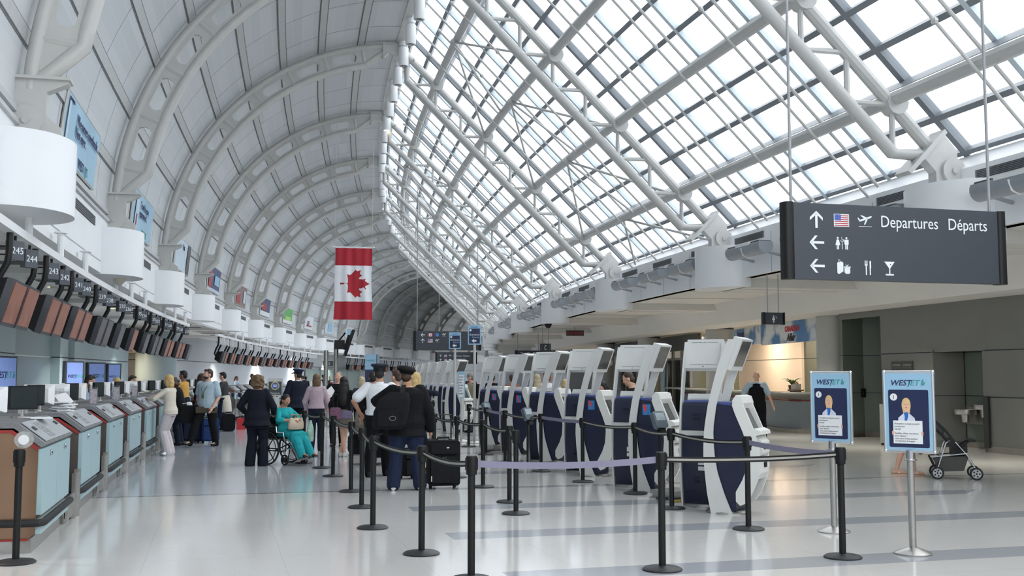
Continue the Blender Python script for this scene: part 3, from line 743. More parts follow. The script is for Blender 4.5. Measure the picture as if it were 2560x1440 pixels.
def hang_monitor(m):
    root = thing('overhead_display', '', 'overhead display', group='overhead displays on curved arms')
    tl = Matrix.Rotation(radians(16), 4, 'Y') @ Matrix.Identity(4)
    w, h = .88, .55
    def T(mb): return mb.xf(tl)
    mb = MB(); mb.rbox((-.05, 0, 0), (.09, w, h), .012, 0); T(mb); mb.build('bezel', FRAME, root, sharp=30)
    mb = MB(); mb.b2((-.004, -w/2+.035, -h/2+.045), (.002, w/2-.035, h/2-.03)); T(mb); mb.build('screen', m, root)
    mb = MB(); mb.loft([[(-.09, -w/2+.0, -h/2), (-.09, w/2, -h/2), (-.09, w/2, h/2), (-.09, -w/2, h/2)], [(-.2, -w/2+.02, -h/2+.04), (-.2, w/2-.02, -h/2+.04), (-.2, w/2-.02, h/2-.04), (-.2, -w/2+.02, h/2-.04)], [(-.36, -.3, -.18), (-.36, .3, -.18), (-.36, .3, .18), (-.36, -.3, .18)]]); T(mb); mb.build('housing', BLACK, root, sharp=20)
    mb = MB(); mb.tube([(-.2, 0, .02), (-.36, 0, .06), (-.42, 0, .2), (-.36, 0, .40), (-.27, 0, .58), (-.25, 0, .72), (-.25, 0, 1.0)], .042, 8); mb.build('arm', BLACKM, root)
    return root
hb, hg = hang_monitor(BROWN), hang_monitor(GREYD); hused = set()
def place_h(kind, s, lab):
    src = hb if kind == 'b' else hg; rz = -s/R+.02
    if kind not in hused: hused.add(kind); src.location = H(-2.15, s, 2.5); src.rotation_euler.z = rz; src['label'] = lab
    else: dup(src, H(-2.15, s, 2.5), rz, lab)
near = [(13.9, 'b'), (14.8, 'b'), (16.6, 'b'), (17.5, 'b'), (19.05, 'b'), (19.95, 'b'), (21.95, 'g'), (22.85, 'g'), (24.8, 'g'), (27.1, 'b'), (29.5, 'g'), (31.4, 'g'), (32.3, 'g'), (34.3, 'b'), (35.2, 'b'), (37.2, 'b'), (38.1, 'b'), (40.0, 'g')]
for i, (s, kd) in enumerate(near):
    place_h(kd, s, '%s overhead display under the nearest rail, %s from the left edge' % ('reddish brown' if kd == 'b' else 'dark grey', ORD[i]))
far = []
s = 51.2
for i in range(26):
    far.append((s, 'b' if (i*7) % 5 else 'g')); s += .9 if i % 2 == 0 else 2.1
for i, (s, kd) in enumerate(far):
    place_h(kd, s, '%s overhead display under the second rail, %s from its near end' % ('reddish brown' if kd == 'b' else 'dark grey', ORD[i]))
s = 106.6
for i in range(20):
    place_h('b' if i % 4 else 'g', s, '%s overhead display under the third rail, %s from its near end' % ('reddish brown' if i % 4 else 'dark grey', ORD[i])); s += 1.05 if i % 2 == 0 else 2.6
NUMS = [(15.15, 245), (16.16, 244), (17.97, 243), (19.06, 242), (20.54, 241), (21.48, 240), (23.5, 239), (24.59, 238), (26.6, 237), (27.6, 236), (29.6, 235), (30.6, 234), (32.5, 233), (33.5, 232), (35.4, 231), (36.4, 230), (38.3, 229), (39.3, 228), (41.0, 227)]
NUMM = mat('number_box_grey', (76, 80, 88), .5)
def number_sign(n, s):
    root = at('position_number', 'dark position number sign reading %d under the nearest rail' % n, 'number sign', -2.4, s, 3.28, .9, 'position number signs')
    mb = MB(); mb.b2((-.105, -.05, -.125), (.105, .05, .125)); mb.build('box', [NUMM], root, sharp=20)
    text('numeral', str(n), .125, LETTER, root, (0, -.053, -.045), align='CENTER', depth=.002)
    mb = MB(); mb.tube([(0, 0, .12), (0, 0, .2)], .02, 6); mb.tube([(0, .04, .06), (-.2, .35, .06)], .012, 5); mb.build('bracket', BLACKM, root)
for s, n in NUMS: number_sign(n, s)
ns = at('position_number', 'small white position number plate under the second rail, first from its near end', 'number sign', -2.4, 52.0, 3.28, 0, 'far position number signs')
mb = MB(); mb.b2((-.16, -.045, -.15), (.16, .045, .15)); mb.build('box', WHITE, ns, sharp=20)
for i in range(1, 26): dup(ns, H(-2.4, 52+i*1.55, 3.28), -(52+i*1.55)/R, 'small white position number plate under the second rail, %s from its near end' % ORD[i])
# ================= airline screens on the blue wall
SCB = mat('wall_screen_blue', (108, 130, 184), .3, emit=.10, var=.03); LNAVY = mat('logo_navy', (38, 48, 92), .5); LTEAL = mat('logo_teal', (64, 150, 148), .5)
def logo(parent, loc, w, rot, sx=1., d=.004):
    """WESTJET wordmark with its maple-leaf sail mark"""
    h = w/5.6
    a = text('logo_word', 'WEST', h*1.30, LNAVY, parent, loc, rot, d, sx=sx*1.02, bold=h*.02, shear=.25)
    Rm = Euler(rot).to_matrix()
    b = text('logo_word', 'JET', h*1.30, LTEAL, parent, Vector(loc)+Rm@Vector((w*.52*sx, 0, 0)), rot, d, sx=sx*1.05, bold=h*.012, shear=.25)
    mb = MB(); o = Vector(loc)
    for (p, m) in (([(.90, .0), (.95, .0), (.99, .95), (.94, .95)], 0), ([(.955, .0), (1.0, .0), (1.03, .55), (.985, .55)], 0)):
        mb.prism([(x*w*sx, y*h) for x, y in p], 0, d, lambda p, q, hh: o+Rm@Vector((p, q, hh)))
    mb.build('logo_mark', LTEAL, parent)
def wall_screen(lab, u0, s0, u1, s1, z0, z1):
    A, B = H(u0, s0, (z0+z1)/2), H(u1, s1, (z0+z1)/2); d = B-A; rz = atan2(d.y, d.x); w = d.length; h = z1-z0
    root = thing('wall_screen', lab, 'screen', (A+B)/2, rz, 'airline screens on the blue wall')
    mb = MB(); mb.b2((-w/2, -.02, -h/2), (w/2, .10, h/2)); mb.build('bezel', FRAME, root, sharp=20)
    mb = MB(); mb.b2((-w/2+.06, -.03, -h/2+.04), (w/2-.06, -.02, h/2-.05)); mb.build('picture', SCB, root)
    logo(root, (-w*.40, -.032, -h*.10), w*.80, (pi/2, 0, 0))
wall_screen('blue airline screen cut by the left edge, behind the nearest counter', -6.2, 30.7, -5.85, 31.95, 1.22, 2.2)
wall_screen('blue airline screen on the pale wall, left of the dark-haired clerk', -6.2, 39.55, -5.75, 40.25, 1.22, 2.18)
wall_screen('blue airline screen right behind the dark-haired clerk', -6.2, 43.0, -5.75, 43.85, 1.22, 2.18)
wall_screen('blue airline screen behind the blonde clerk, beside the wall corner', -6.2, 46.4, -5.75, 46.85, 1.22, 2.18)
# ================= posters on the vault foot
def poster(k, lab, cols, s0=3.4, s1=7.2, z0=5.42, z1=6.5, txt=None):
    root = at('poster', lab, 'poster', -2.5, S(k)+(s0+s1)/2, 0, 0, 'posters along the foot of the vault')
    w = s1-s0; mb = MB(); c0 = H(-2.5, S(k)+(s0+s1)/2); 
    pa = [pol(RV-.05, math.asin((z-ZC)/RV)) for z in [z0+(z1-z0)*i/4 for i in range(5)]]
    def fr(i, y): return Vector((pa[i][0]+2.5, y, pa[i][1]))
    mb.loft([[fr(i, -w/2), fr(i, w/2), fr(i, w/2)+Vector((.02, 0, 0)), fr(i, -w/2)+Vector((.02, 0, 0))] for i in range(5)]); mb.build('sheet', cols[0], root, sharp=20)
    mb = MB()
    for y in (-w/2, w/2): mb.tube([fr(i, y) for i in range(5)], .03, 4)
    for i in (0, 4): mb.tube([fr(i, -w/2), fr(i, w/2)], .03, 4)
    mb.build('frame', STEELW, root)
    for j, (m, y0, y1, a, b) in enumerate(cols[1]):
        mb = MB(); lo, hi = fr(0, 0), fr(4, 0)
        q = [lo.lerp(hi, a), lo.lerp(hi, b)]; off = Vector((.026, 0, 0))
        mb.loft([[q[i]+off+Vector((0, y0*w, 0)), q[i]+off+Vector((0, y1*w, 0)), q[i]+off+Vector((.004, y1*w, 0)), q[i]+off+Vector((.004, y0*w, 0))] for i in (0, 1)]); mb.build('print_area', m, root)
    if txt:
        lean = math.asin((5.95-ZC)/RV)
        for (tx, sz, y, z, m) in txt:
            lo, hi = fr(0, 0), fr(4, 0); p = lo.lerp(hi, z); p.y = y*w; p.x += .034
            text('headline', tx, sz, m, root, p, (pi/2-0.0, -lean*0, pi/2), .003)
PB = mat('poster_sky_blue', (150, 190, 214), .4, var=.12, scale=.8); PNV = mat('poster_navy', (44, 64, 110), .4, var=.3, scale=2); PRED = mat('poster_red', (160, 48, 52), .4); PGRN = mat('poster_green', (92, 176, 96), .4, var=.3, scale=3); PWH = mat('poster_white', (222, 226, 232), .4, var=.06); PBR = mat('poster_brown', (126, 104, 100), .4, var=.4, scale=2); PDK = mat('poster_dark', (60, 62, 70), .4); PPL = mat('poster_pale_blue', (196, 212, 226), .4, var=.12)
poster(0, 'pale blue airline poster nearest the camera, with two lines of dark text and a wordmark', (PB, [(PPL, -.46, -.42, .1, .9)]), txt=[('We never overbook.', .30, -.22, .66, LNAVY), ('Not ever.', .30, -.22, .46, LNAVY), ('WEST', .26, -.05, .05, LNAVY), ('JET', .26, .16, .05, LTEAL), ('EFFORTLESS', .09, -.47, .88, LNAVY)])
poster(1, 'pale blue airline poster over the second white drum, a thin picture on its left', (PB, [(PPL, -.40, -.26, .12, .85), (PRED, -.36, -.30, .12, .45)]), txt=[('Travel is easy', .28, -.18, .66, LNAVY), ('guaranteed.', .28, -.18, .46, LNAVY), ('WESTJET', .24, .0, .05, LTEAL)])
poster(2, 'icy pale poster with a dark vertical strip on its right', (PPL, [(PDK, .26, .46, 0, 1)]), txt=[('Visit', .3, -.1, .7, LNAVY)])
poster(3, 'blue poster with a red stripe on its left edge', (PNV, [(PRED, -.46, -.22, .1, .8), (PPL, -.5, .5, 0, .12), (PB, .0, .4, .3, .7)]))
poster(4, 'brown and red city poster under the vault', (PBR, [(PRED, -.46, -.1, .1, .6), (PPL, .2, .4, .2, .8)]))
poster(5, 'poster with dark sky over a red figure and a white foot', (PNV, [(PRED, -.4, .1, .3, .7), (PWH, -.5, .5, 0, .25)]))
poster(6, 'bright green poster under the vault', (PGRN, [(PWH, -.5, .5, 0, .2), (mat('poster_lime', (176, 214, 120), .4), -.3, .3, .2, .45)]))
poster(7, 'white poster with a red swoosh under the vault', (PWH, [(PRED, -.3, .3, .2, .3), (PBR, -.2, .0, .3, .6)]))
poster(8, 'pale blue hazy poster far along the vault', (PPL, [(PB, -.2, .3, .2, .9)]))
poster(9, 'farthest pale poster, with blue figures, along the vault', (PWH, [(PB, -.3, .2, .1, .8)]))
ex = at('exit_sign', 'green and white emergency exit sign box on the fascia beside the fourth drum', 'exit sign', FU+.2, S(3)+1.6, 4.35, 0)
GRN = mat('exit_green', (40, 150, 84), .5, emit=.15)
mb = MB(); mb.b2((-.2, -.1, -.35), (.2, .1, .35)); mb.build('box', PWH, ex, sharp=20); mb = MB(); mb.b2((-.2, -.106, -.35), (-.06, -.1, .35)); mb.b2((.0, -.106, .18), (.1, -.1, .3)); mb.build('green_field', GRN, ex)
mb = MB(); mb.b2((.0, -.108, -.2), (.05, -.1, .12)); mb.b2((-.03, -.108, -.25), (.0, -.1, -.02)); mb.b2((.1, -.108, -.3), (.16, -.1, -.15)); mb.build('running_figure', SLOT, ex)
fd = at('ceiling_dome', 'small cream dome fitting under the second white drum', 'dome fitting', -2.3, S(1)+.1, 3.78, 0); mb = MB(); mb.lathe([(.0, -.1), (.05, -.09), (.13, .0), (.14, .06), (0, .06)], 16); mb.build('dome', mat('cream', (214, 206, 190), .4), fd)
cd = at('dome_camera', 'black security dome camera under a right-hand drum', 'security camera', 11.75, S(3)-.1, 3.84, 0); mb = MB(); mb.sphere((0, 0, -.06), .13, 14, 8); mb.build('dome', BLACK, cd); mb = MB(); mb.lathe([(.0, -.06), (.16, -.06), (.16, .0), (0, 0)], 16); mb.build('collar', BLACKM, cd)
# round pale column by the alcove
c_ = at('round_column', 'pale blue round column by the beige alcove behind the counters', 'column', -6.3, 57.0, 0, 0); mb = MB(); mb.lathe([(1.0, 0), (1.0, 2.5)], 28); mb.lathe([(.99, 2.5), (.99, 2.53)], 28); mb.lathe([(1.0, 2.53), (1.0, 4.0)], 28); mb.build('shaft', BLUEW, c_, sharp=40)
# ================= self-service kiosks
NAVY = mat('kiosk_navy', (23, 28, 56), .38, var=.04)
NAVYT = mat('kiosk_navy_top', (66, 80, 136), .3)
KWHITE = mat('kiosk_white', (222, 222, 218), .4, var=.015)
KGREY = mat('kiosk_pale_grey', (204, 205, 203), .4, var=.015)
KSCR = mat('kiosk_screen', (74, 76, 76), .12)
def ribpath(n=24):
    LE = [(0, -.118), (.25, -.165), (.5, -.19), (.73, -.205), (1.0, -.19), (1.3, -.14), (1.6, -.06), (1.8, .0), (2.0, .08), (2.1, .125)]
    RE = [(0, .15), (.12, .095), (.25, .045), (.5, -.035), (.73, -.07), (1.0, -.08), (1.3, -.035), (1.6, .055), (1.8, .125), (2.0, .20), (2.1, .245)]
    def f(T, z):
        for (a, b), (c, d) in zip(T[:-1], T[1:]):
            if a <= z <= c: return b+(d-b)*(z-a)/(c-a)
        return T[-1][1]
    zs = [2.1*i/n for i in range(n+1)]
    return [(f(LE, z), z) for z in zs], [(f(RE, z), z) for z in zs]
def make_kiosk():
    root = thing('check_in_kiosk', '', 'kiosk', group='self-service check-in kiosks')
    hw = .235
    P = lambda p, q, h: Vector((h, p, q))
    body = [(-.10, .04), (.18, .04), (.185, .27), (.27, .42), (.32, .56), (.336, .74), (.33, .85), (.275, 1.0), (.19, 1.2), (.155, 1.30), (-.09, 1.32), (-.13, 1.28), (-.16, .9), (-.17, .5)]
    mb = MB(); mb.prism(body, -hw+.016, hw-.016, P); mb.build('cabinet', NAVY, root, sharp=18)
    mb = MB(); mb.prism([(-.09, 1.315), (.155, 1.298), (.15, 1.335), (-.08, 1.345)], -hw+.02, hw-.02, P); mb.build('cabinet_top', NAVYT, root, sharp=20)
    mb = MB(); mb.prism([(-.175, .90), (-.155, .90), (-.155, .96), (-.175, .96)], -hw, hw, P); mb.build('cross_bar', KGREY, root)
    mb = MB()
    for sx in (-.09, .06):
        for i in range(3): mb.b2((sx, -.168, 1.10+i*.035), (sx+.09, -.14, 1.108+i*.035))
        for i in range(3): mb.b2((sx, -.168, .30+i*.03), (sx+.08, -.14, .307+i*.03))
    mb.build('vent_slits', mat('navy_dark', (22, 28, 58), .6), root)
    lo, hi = ribpath()
    for sx in (-1, 1):
        mb = MB(); mb.loft([[Vector((sx*hw, a[0], a[1])), Vector((sx*hw, b[0], b[1])), Vector((sx*(hw+.022), b[0], b[1])), Vector((sx*(hw+.022), a[0], a[1]))] for a, b in zip(lo, hi)])
        mb.build('side_rib', KGREY, root, sharp=30)
    # tilted head with its display
    mb = MB(); mb.prism([(.045, 1.76), (.15, 1.72), (.30, 2.10), (.20, 2.135)], -hw-.005, hw+.005, P); mb.build('header_case', KGREY, root, sharp=20)
    mb = MB(); mb.prism([(.16, 1.775), (.1745, 1.772), (.2935, 2.073), (.28, 2.077)], -hw+.045, hw-.045, P); mb.build('header_display', KSCR, root)
    mb = MB()
    for zz in (1.80, 2.09):
        for i in range(20): y = .045+(zz-1.76)*.413; x = -.17+i*.0172; mb.b2((x, y-.004, zz), (x+.008, y+.01, zz+.008))
    mb.lathe([(0, .05), (.012, .05), (.012, .058), (0, .058)], 8, c=(0, 0, 0)); v0 = len(mb.v)-32
    for i in range(v0, len(mb.v)): w = mb.v[i]; mb.v[i] = Vector((w.x, .0+w.z, 1.775+w.y))
    mb.build('header_vents', mat('kiosk_vent', (120, 122, 122), .6), root, sharp=0)
    # white console along the front
    cons = [(.155, 1.30), (.19, 1.2), (.275, 1.0), (.33, .85), (.336, .74), (.32, .56), (.27, .42), (.185, .27), (.185, .16), (.235, .11), (.30, .14), (.37, .24), (.45, .42), (.475, .56), (.47, .80), (.44, .92), (.40, 1.04), (.29, 1.30), (.27, 1.40), (.21, 1.42), (.165, 1.36)]
    for x0, x1 in ((-hw+.0, -hw+.045), (hw-.045, hw-.0)):
        mb = MB(); mb.prism(cons, x0, x1, P); mb.build('console_cheek', KWHITE, root, sharp=25)
    mb = MB(); mb.prism([(.18, 1.27), (.16, 1.36), (.205, 1.425), (.265, 1.41), (.29, 1.33), (.25, 1.26)], -hw-.006, hw+.006, P); mb.build('hood', KWHITE, root, sharp=40)
    mb = MB(); mb.prism([(.215, 1.27), (.36, .98), (.375, .99), (.23, 1.28)], -hw+.045, hw-.045, P); mb.build('touch_screen', KSCR, root)
    mb = MB(); mb.prism([(.36, 1.0), (.40, .93), (.50, .96), (.49, 1.0), (.42, 1.03)], -hw+.01, hw-.01, P); mb.build('keyboard_lip', KWHITE, root, sharp=30)
    mb = MB(); mb.prism([(.34, .93), (.42, .93), (.50, .87), (.50, .74), (.45, .70), (.34, .70)], -.16, .16, P); mb.prism([(.33, .70), (.47, .66), (.48, .50), (.42, .42), (.32, .5)], -hw+.045, hw-.045, P); mb.build('printer_front', KWHITE, root, sharp=25)
    mb = MB(); mb.b2((-.11, .49, .78), (.11, .505, .84)); mb.b2((-.10, .47, .56), (.02, .482, .62)); mb.build('printer_slot', BLACK, root)
    mb = MB(); mb.lathe([(0, 0), (.27, 0), (.27, .015), (.24, .04), (0, .04)], 24, c=(0, .02, 0)); mb.build('base_plate', STEEL, root)
    return root
ksk = make_kiosk(); kfirst = True
STB = mat('sticker_blue', (40, 122, 184), .5, var=.15, scale=30); STR = mat('sticker_red', (214, 62, 62), .5)
KS = [12.5, 15.1, 17.65, 20.2, 22.75, 25.3, 31.6, 34.1, 36.7, 39.3, 41.9]
KN = ['nearest', 'second nearest', 'third nearest', 'fourth nearest', 'fifth nearest', 'sixth nearest', 'seventh', 'eighth', 'ninth', 'tenth', 'farthest']
for i, s in enumerate(KS):
    pos = '%s kiosk pair' % KN[i] if i < 6 else '%s pair, right of the beret' % KN[i]
    for q, (du, ds, hd, lab) in enumerate(((.24, .43, 40, 'navy check-in kiosk showing its back and white header back, %s' % pos), (.24, -.24, 133, 'navy check-in kiosk seen side-on, header display facing right, %s' % pos))):
        u = 6.0+du; ss = s+ds; rz = -ss/R-radians(hd)
        if kfirst: ksk.location = H(u, ss); ksk.rotation_euler.z = rz; ksk['label'] = lab; kfirst = False; k = ksk
        else: k = dup(ksk, H(u, ss), rz, lab)
        if q == 1 and i in (1, 2, 4, 5):
            mb = MB(); mb.b2((hw_ := .2195, .01, 1.10), (.222, .13, 1.25)); mb.build('sticker', STB, k, label='blue and red square sticker')
            mb = MB(); mb.prism([(.01, 1.25), (.05, 1.25), (.11, 1.10), (.07, 1.10)] if i > 3 else [(.015, 1.255), (.06, 1.24), (.08, 1.2), (.05, 1.12), (.03, 1.19)], .222, .2235, lambda p, q_, h: Vector((h, p, q_))); mb.build('sticker_mark', STR, k)
        if q == 0 and i == 0:
            mb = MB(); mb.b2((-.02, -.172, .53), (.06, -.168, .60)); mb.b2((-.02, -.172, .46), (.08, -.168, .51)); mb.build('notice', PAPER, k, label='two small white paper notices')
# luggage scales with display posts beside the kiosks
def scale(lab, u, s, hu, hs, z, lean):
    root = at('luggage_scale', lab, 'scale', u, s, 0, .3, 'luggage scales by the kiosks')
    mb = MB(); mb.rbox((0, 0, .08), (.5, .42, .05), .02, 2); mb.rbox((0, 0, .035), (.44, .36, .05), .02, 2)
    for a in (-.18, .18):
        for b in (-.14, .14): mb.tube([(a, b, 0), (a, b, .03)], .025, 8)
    mb.build('platform', STEEL, root, sharp=20)
    d = Matrix.Rotation(s/R-.3, 3, 'Z')@(H(hu, hs)-H(u, s))
    mb = MB(); mb.tube([(d.x, d.y, .0), (d.x, d.y, z)], .02, 8); mb.tube([(d.x, d.y, .02), (d.x*.5, d.y*.5, .02)], .018, 6); mb.build('post', BLACKM, root)
    HM = Matrix.Translation((d.x, d.y, z+.12)) @ Matrix.Rotation(lean, 4, 'Z') @ Matrix.Rotation(-.45, 4, 'X')
    mb = MB(); mb.rbox((0, 0, 0), (.2, .075, .24), .04, 1); mb.xf(HM); mb.build('display_head', mat('scale_head_grey', (86, 98, 106), .3), root, sharp=40)
    mb = MB(); mb.b2((-.075, -.045, -.02), (.075, -.036, .09)); mb.xf(HM); mb.build('display_glass', mat('scale_glass', (150, 164, 170), .15), root)
    mb = MB(); mb.b2((-.05, -.02, -.2), (.05, .04, -.1)); mb.xf(HM); mb.build('bracket', BLACK, root)
    mb = MB(); mb.tube([(.1, .1, .012), (-.1, -.3, .012), (-.35, -.25, .012), (-.3, .0, .012), (d.x, d.y, .012)], .007, 5); mb.build('cable', BLACK, root)
    return root
scale('steel luggage scale with a grey display head, left of the nearest kiosk pair', 6.25, 13.95, 5.85, 13.45, .95, 0)
scale('steel luggage scale with a display head, left of the third nearest kiosk pair', 6.0, 19.1, 5.5, 18.95, .85, .2)
scale('steel luggage scale with a display head, left of the fifth nearest kiosk pair', 6.1, 24.1, 5.65, 23.3, .85, .2)
tw = at('scale_tape', 'scrap of yellow and black tape on the floor by the nearest luggage scale', 'tape', 6.15, 13.45, .0)
mb = MB()
for i in range(6): mb.box((-.1+i*.045, random.uniform(-.03, .03), .012), (.05, .05, .02), i*.7)
mb.build('tape', mat('yellow_tape', (196, 170, 70), .6, var=.3, scale=20), tw)
# ================= belt stanchions
STRIPE = mat('belt_stripe', (150, 148, 142), .6); LAV = mat('belt_lavender', (124, 120, 142), .6, var=.04)
def make_stanchion():
    root = thing('belt_stanchion', '', 'stanchion', group='black belt stanchions')
    mb = MB(); mb.lathe([(0, 0), (.168, 0), (.172, .012), (.15, .026), (.04, .036), (.034, .04), (0, .04)], 28); mb.build('base', mat('stanchion_base', (38, 39, 42), .5), root)
    mb = MB(); mb.tube([(0, 0, .03), (0, 0, .87)], .031, 14); mb.build('post', BLACKM, root)
    mb = MB(); mb.lathe([(.031, .845), (.045, .85), (.047, .985), (.043, 1.0), (0, 1.0)], 16); mb.b2((-.05, -.018, .885), (.05, .018, .985)); mb.build('belt_head', BLACK, root, sharp=30)
    return root
stn = make_stanchion(); stfirst = True; ST = {}
def stan(key, u, s, lab):
    global stfirst
    if stfirst: stn.location = H(u, s); stn['label'] = lab; stfirst = False; o = stn
    else: o = dup(stn, H(u, s), 0, lab)
    ST[key] = (o, H(u, s)); return o
def belt(a, b, kind='b', sag=.035, h=.025):
    o, A = ST[a]; _, B = ST[b]; d = B-A; dn = d.normalized(); n = 12; sd = Vector((-dn.y, dn.x, 0))*.002
    pts = [(dn*.046+(d-dn*.092)*(i/n)) for i in range(n+1)]
    for i, p in enumerate(pts): t = i/n; p.z = .935-sag*4*t*(1-t)
    if d.length < .2: return
    def rib(w, off, m, nm):
        mb = MB(); mb.loft([[p-sd*off-Vector((0, 0, w)), p-sd*off+Vector((0, 0, w)), p+sd*off+Vector((0, 0, w)), p+sd*off-Vector((0, 0, w))] for p in pts]); mb.build(nm, m, o, sharp=0)
    if kind == 'b': rib(h, 1.0, BLACK, 'belt'); rib(h*.36, 1.7, STRIPE, 'belt_stripe')
    else: rib(h*1.1, 1.0, LAV, 'belt')
stan('L', -1.49, 10.57, 'black belt stanchion in front of the nearest check-in counter, at the left edge')
stan('a', 2.22, 8.72, 'black belt stanchion cut by the bottom edge, nearest to the camera')
stan('b', 2.07, 10.1, 'black belt stanchion second from the bottom edge, in the left queue row')
stan('c', 1.87, 11.95, 'black belt stanchion third in the left row, just left of the person with the rucksack')
stan('d', 1.98, 13.86, 'black belt stanchion fourth in the left row of the queue')
stan('e', 2.05, 15.8, 'black belt stanchion fifth in the left row of the queue')
stan('f', 2.0, 18.3, 'black belt stanchion sixth in the left row, before the person in the grey skirt')
stan('g', 1.93, 20.0, 'black belt stanchion seventh in the left row, before the person in pink')
stan('h', 1.66, 21.2, 'black belt stanchion at the far end of the left row, beside the wheelchair')
for a, b in (('a', 'b'), ('b', 'c'), ('c', 'd'), ('d', 'e'), ('e', 'f'), ('f', 'g')): belt(a, b)
belt('g', 'h', 'b')
stan('p', 3.9, 8.72, 'black belt stanchion at the bottom, in front of the nearest kiosk pair')
stan('r', 5.74, 8.86, 'black belt stanchion in front of the two poster stands, at the right belt end')
belt('a', 'p', 'l', .03); belt('p', 'r', 'b', .02)
stan('m0', 3.7, 12.74, 'black belt stanchion at the near end of the middle row, right of the black suitcase')
stan('m1', 3.93, 13.95, 'black belt stanchion second in the middle row, close behind the one at its near end')
stan('m2', 4.03, 15.96, 'black belt stanchion third in the middle row, behind the black suitcase')
stan('m3', 3.95, 17.6, 'black belt stanchion fourth in the middle row, above the black suitcase')
stan('m4', 3.8, 18.9, 'black belt stanchion fifth in the middle row, beside the suitcase handle')
stan('m5', 3.6, 20.2, 'black belt stanchion at the far end of the middle row, beside the beret')
for a, b in (('m0', 'm1'), ('m1', 'm2'), ('m2', 'm3'), ('m3', 'm4'), ('m4', 'm5')): belt(a, b)
stan('k0', 5.78, 10.78, 'black belt stanchion in front of the nearest kiosk pair, first of the right row')
stan('k1', 5.72, 12.74, 'black belt stanchion second in the right row, just left of the nearest kiosk pair')
stan('k2', 5.90, 14.49, 'black belt stanchion third in the right row, by the second kiosk pair')
stan('k3', 5.72, 16.35, 'black belt stanchion fourth in the right row, by the third kiosk pair')
stan('k4', 5.60, 18.4, 'black belt stanchion fifth in the right row, by the fourth kiosk pair')
stan('k5', 5.42, 20.4, 'black belt stanchion sixth in the right row of the queue')
stan('k6', 5.50, 22.6, 'black belt stanchion seventh in the right row of the queue')
stan('k7', 5.62, 25.3, 'black belt stanchion eighth in the right row, beside the capped person with the rucksack')
stan('k8', 5.2, 28.4, 'black belt stanchion by the far cluster of kiosks, first from its near side')
stan('k9', 5.0, 30.6, 'black belt stanchion by the far cluster of kiosks, second from its near side')
stan('k10', 4.8, 32.9, 'black belt stanchion by the far cluster of kiosks, third from its near side')
belt('k0', 'k1'); belt('k1', 'k2'); belt('k2', 'k3'); belt('k3', 'k4', 'l', .01); belt('k4', 'k5', 'b'); belt('k5', 'k6', 'l', .01); belt('k6', 'k7', 'b'); belt('k8', 'k9'); belt('k9', 'k10'); belt('k0', 'r', 'l', .02)
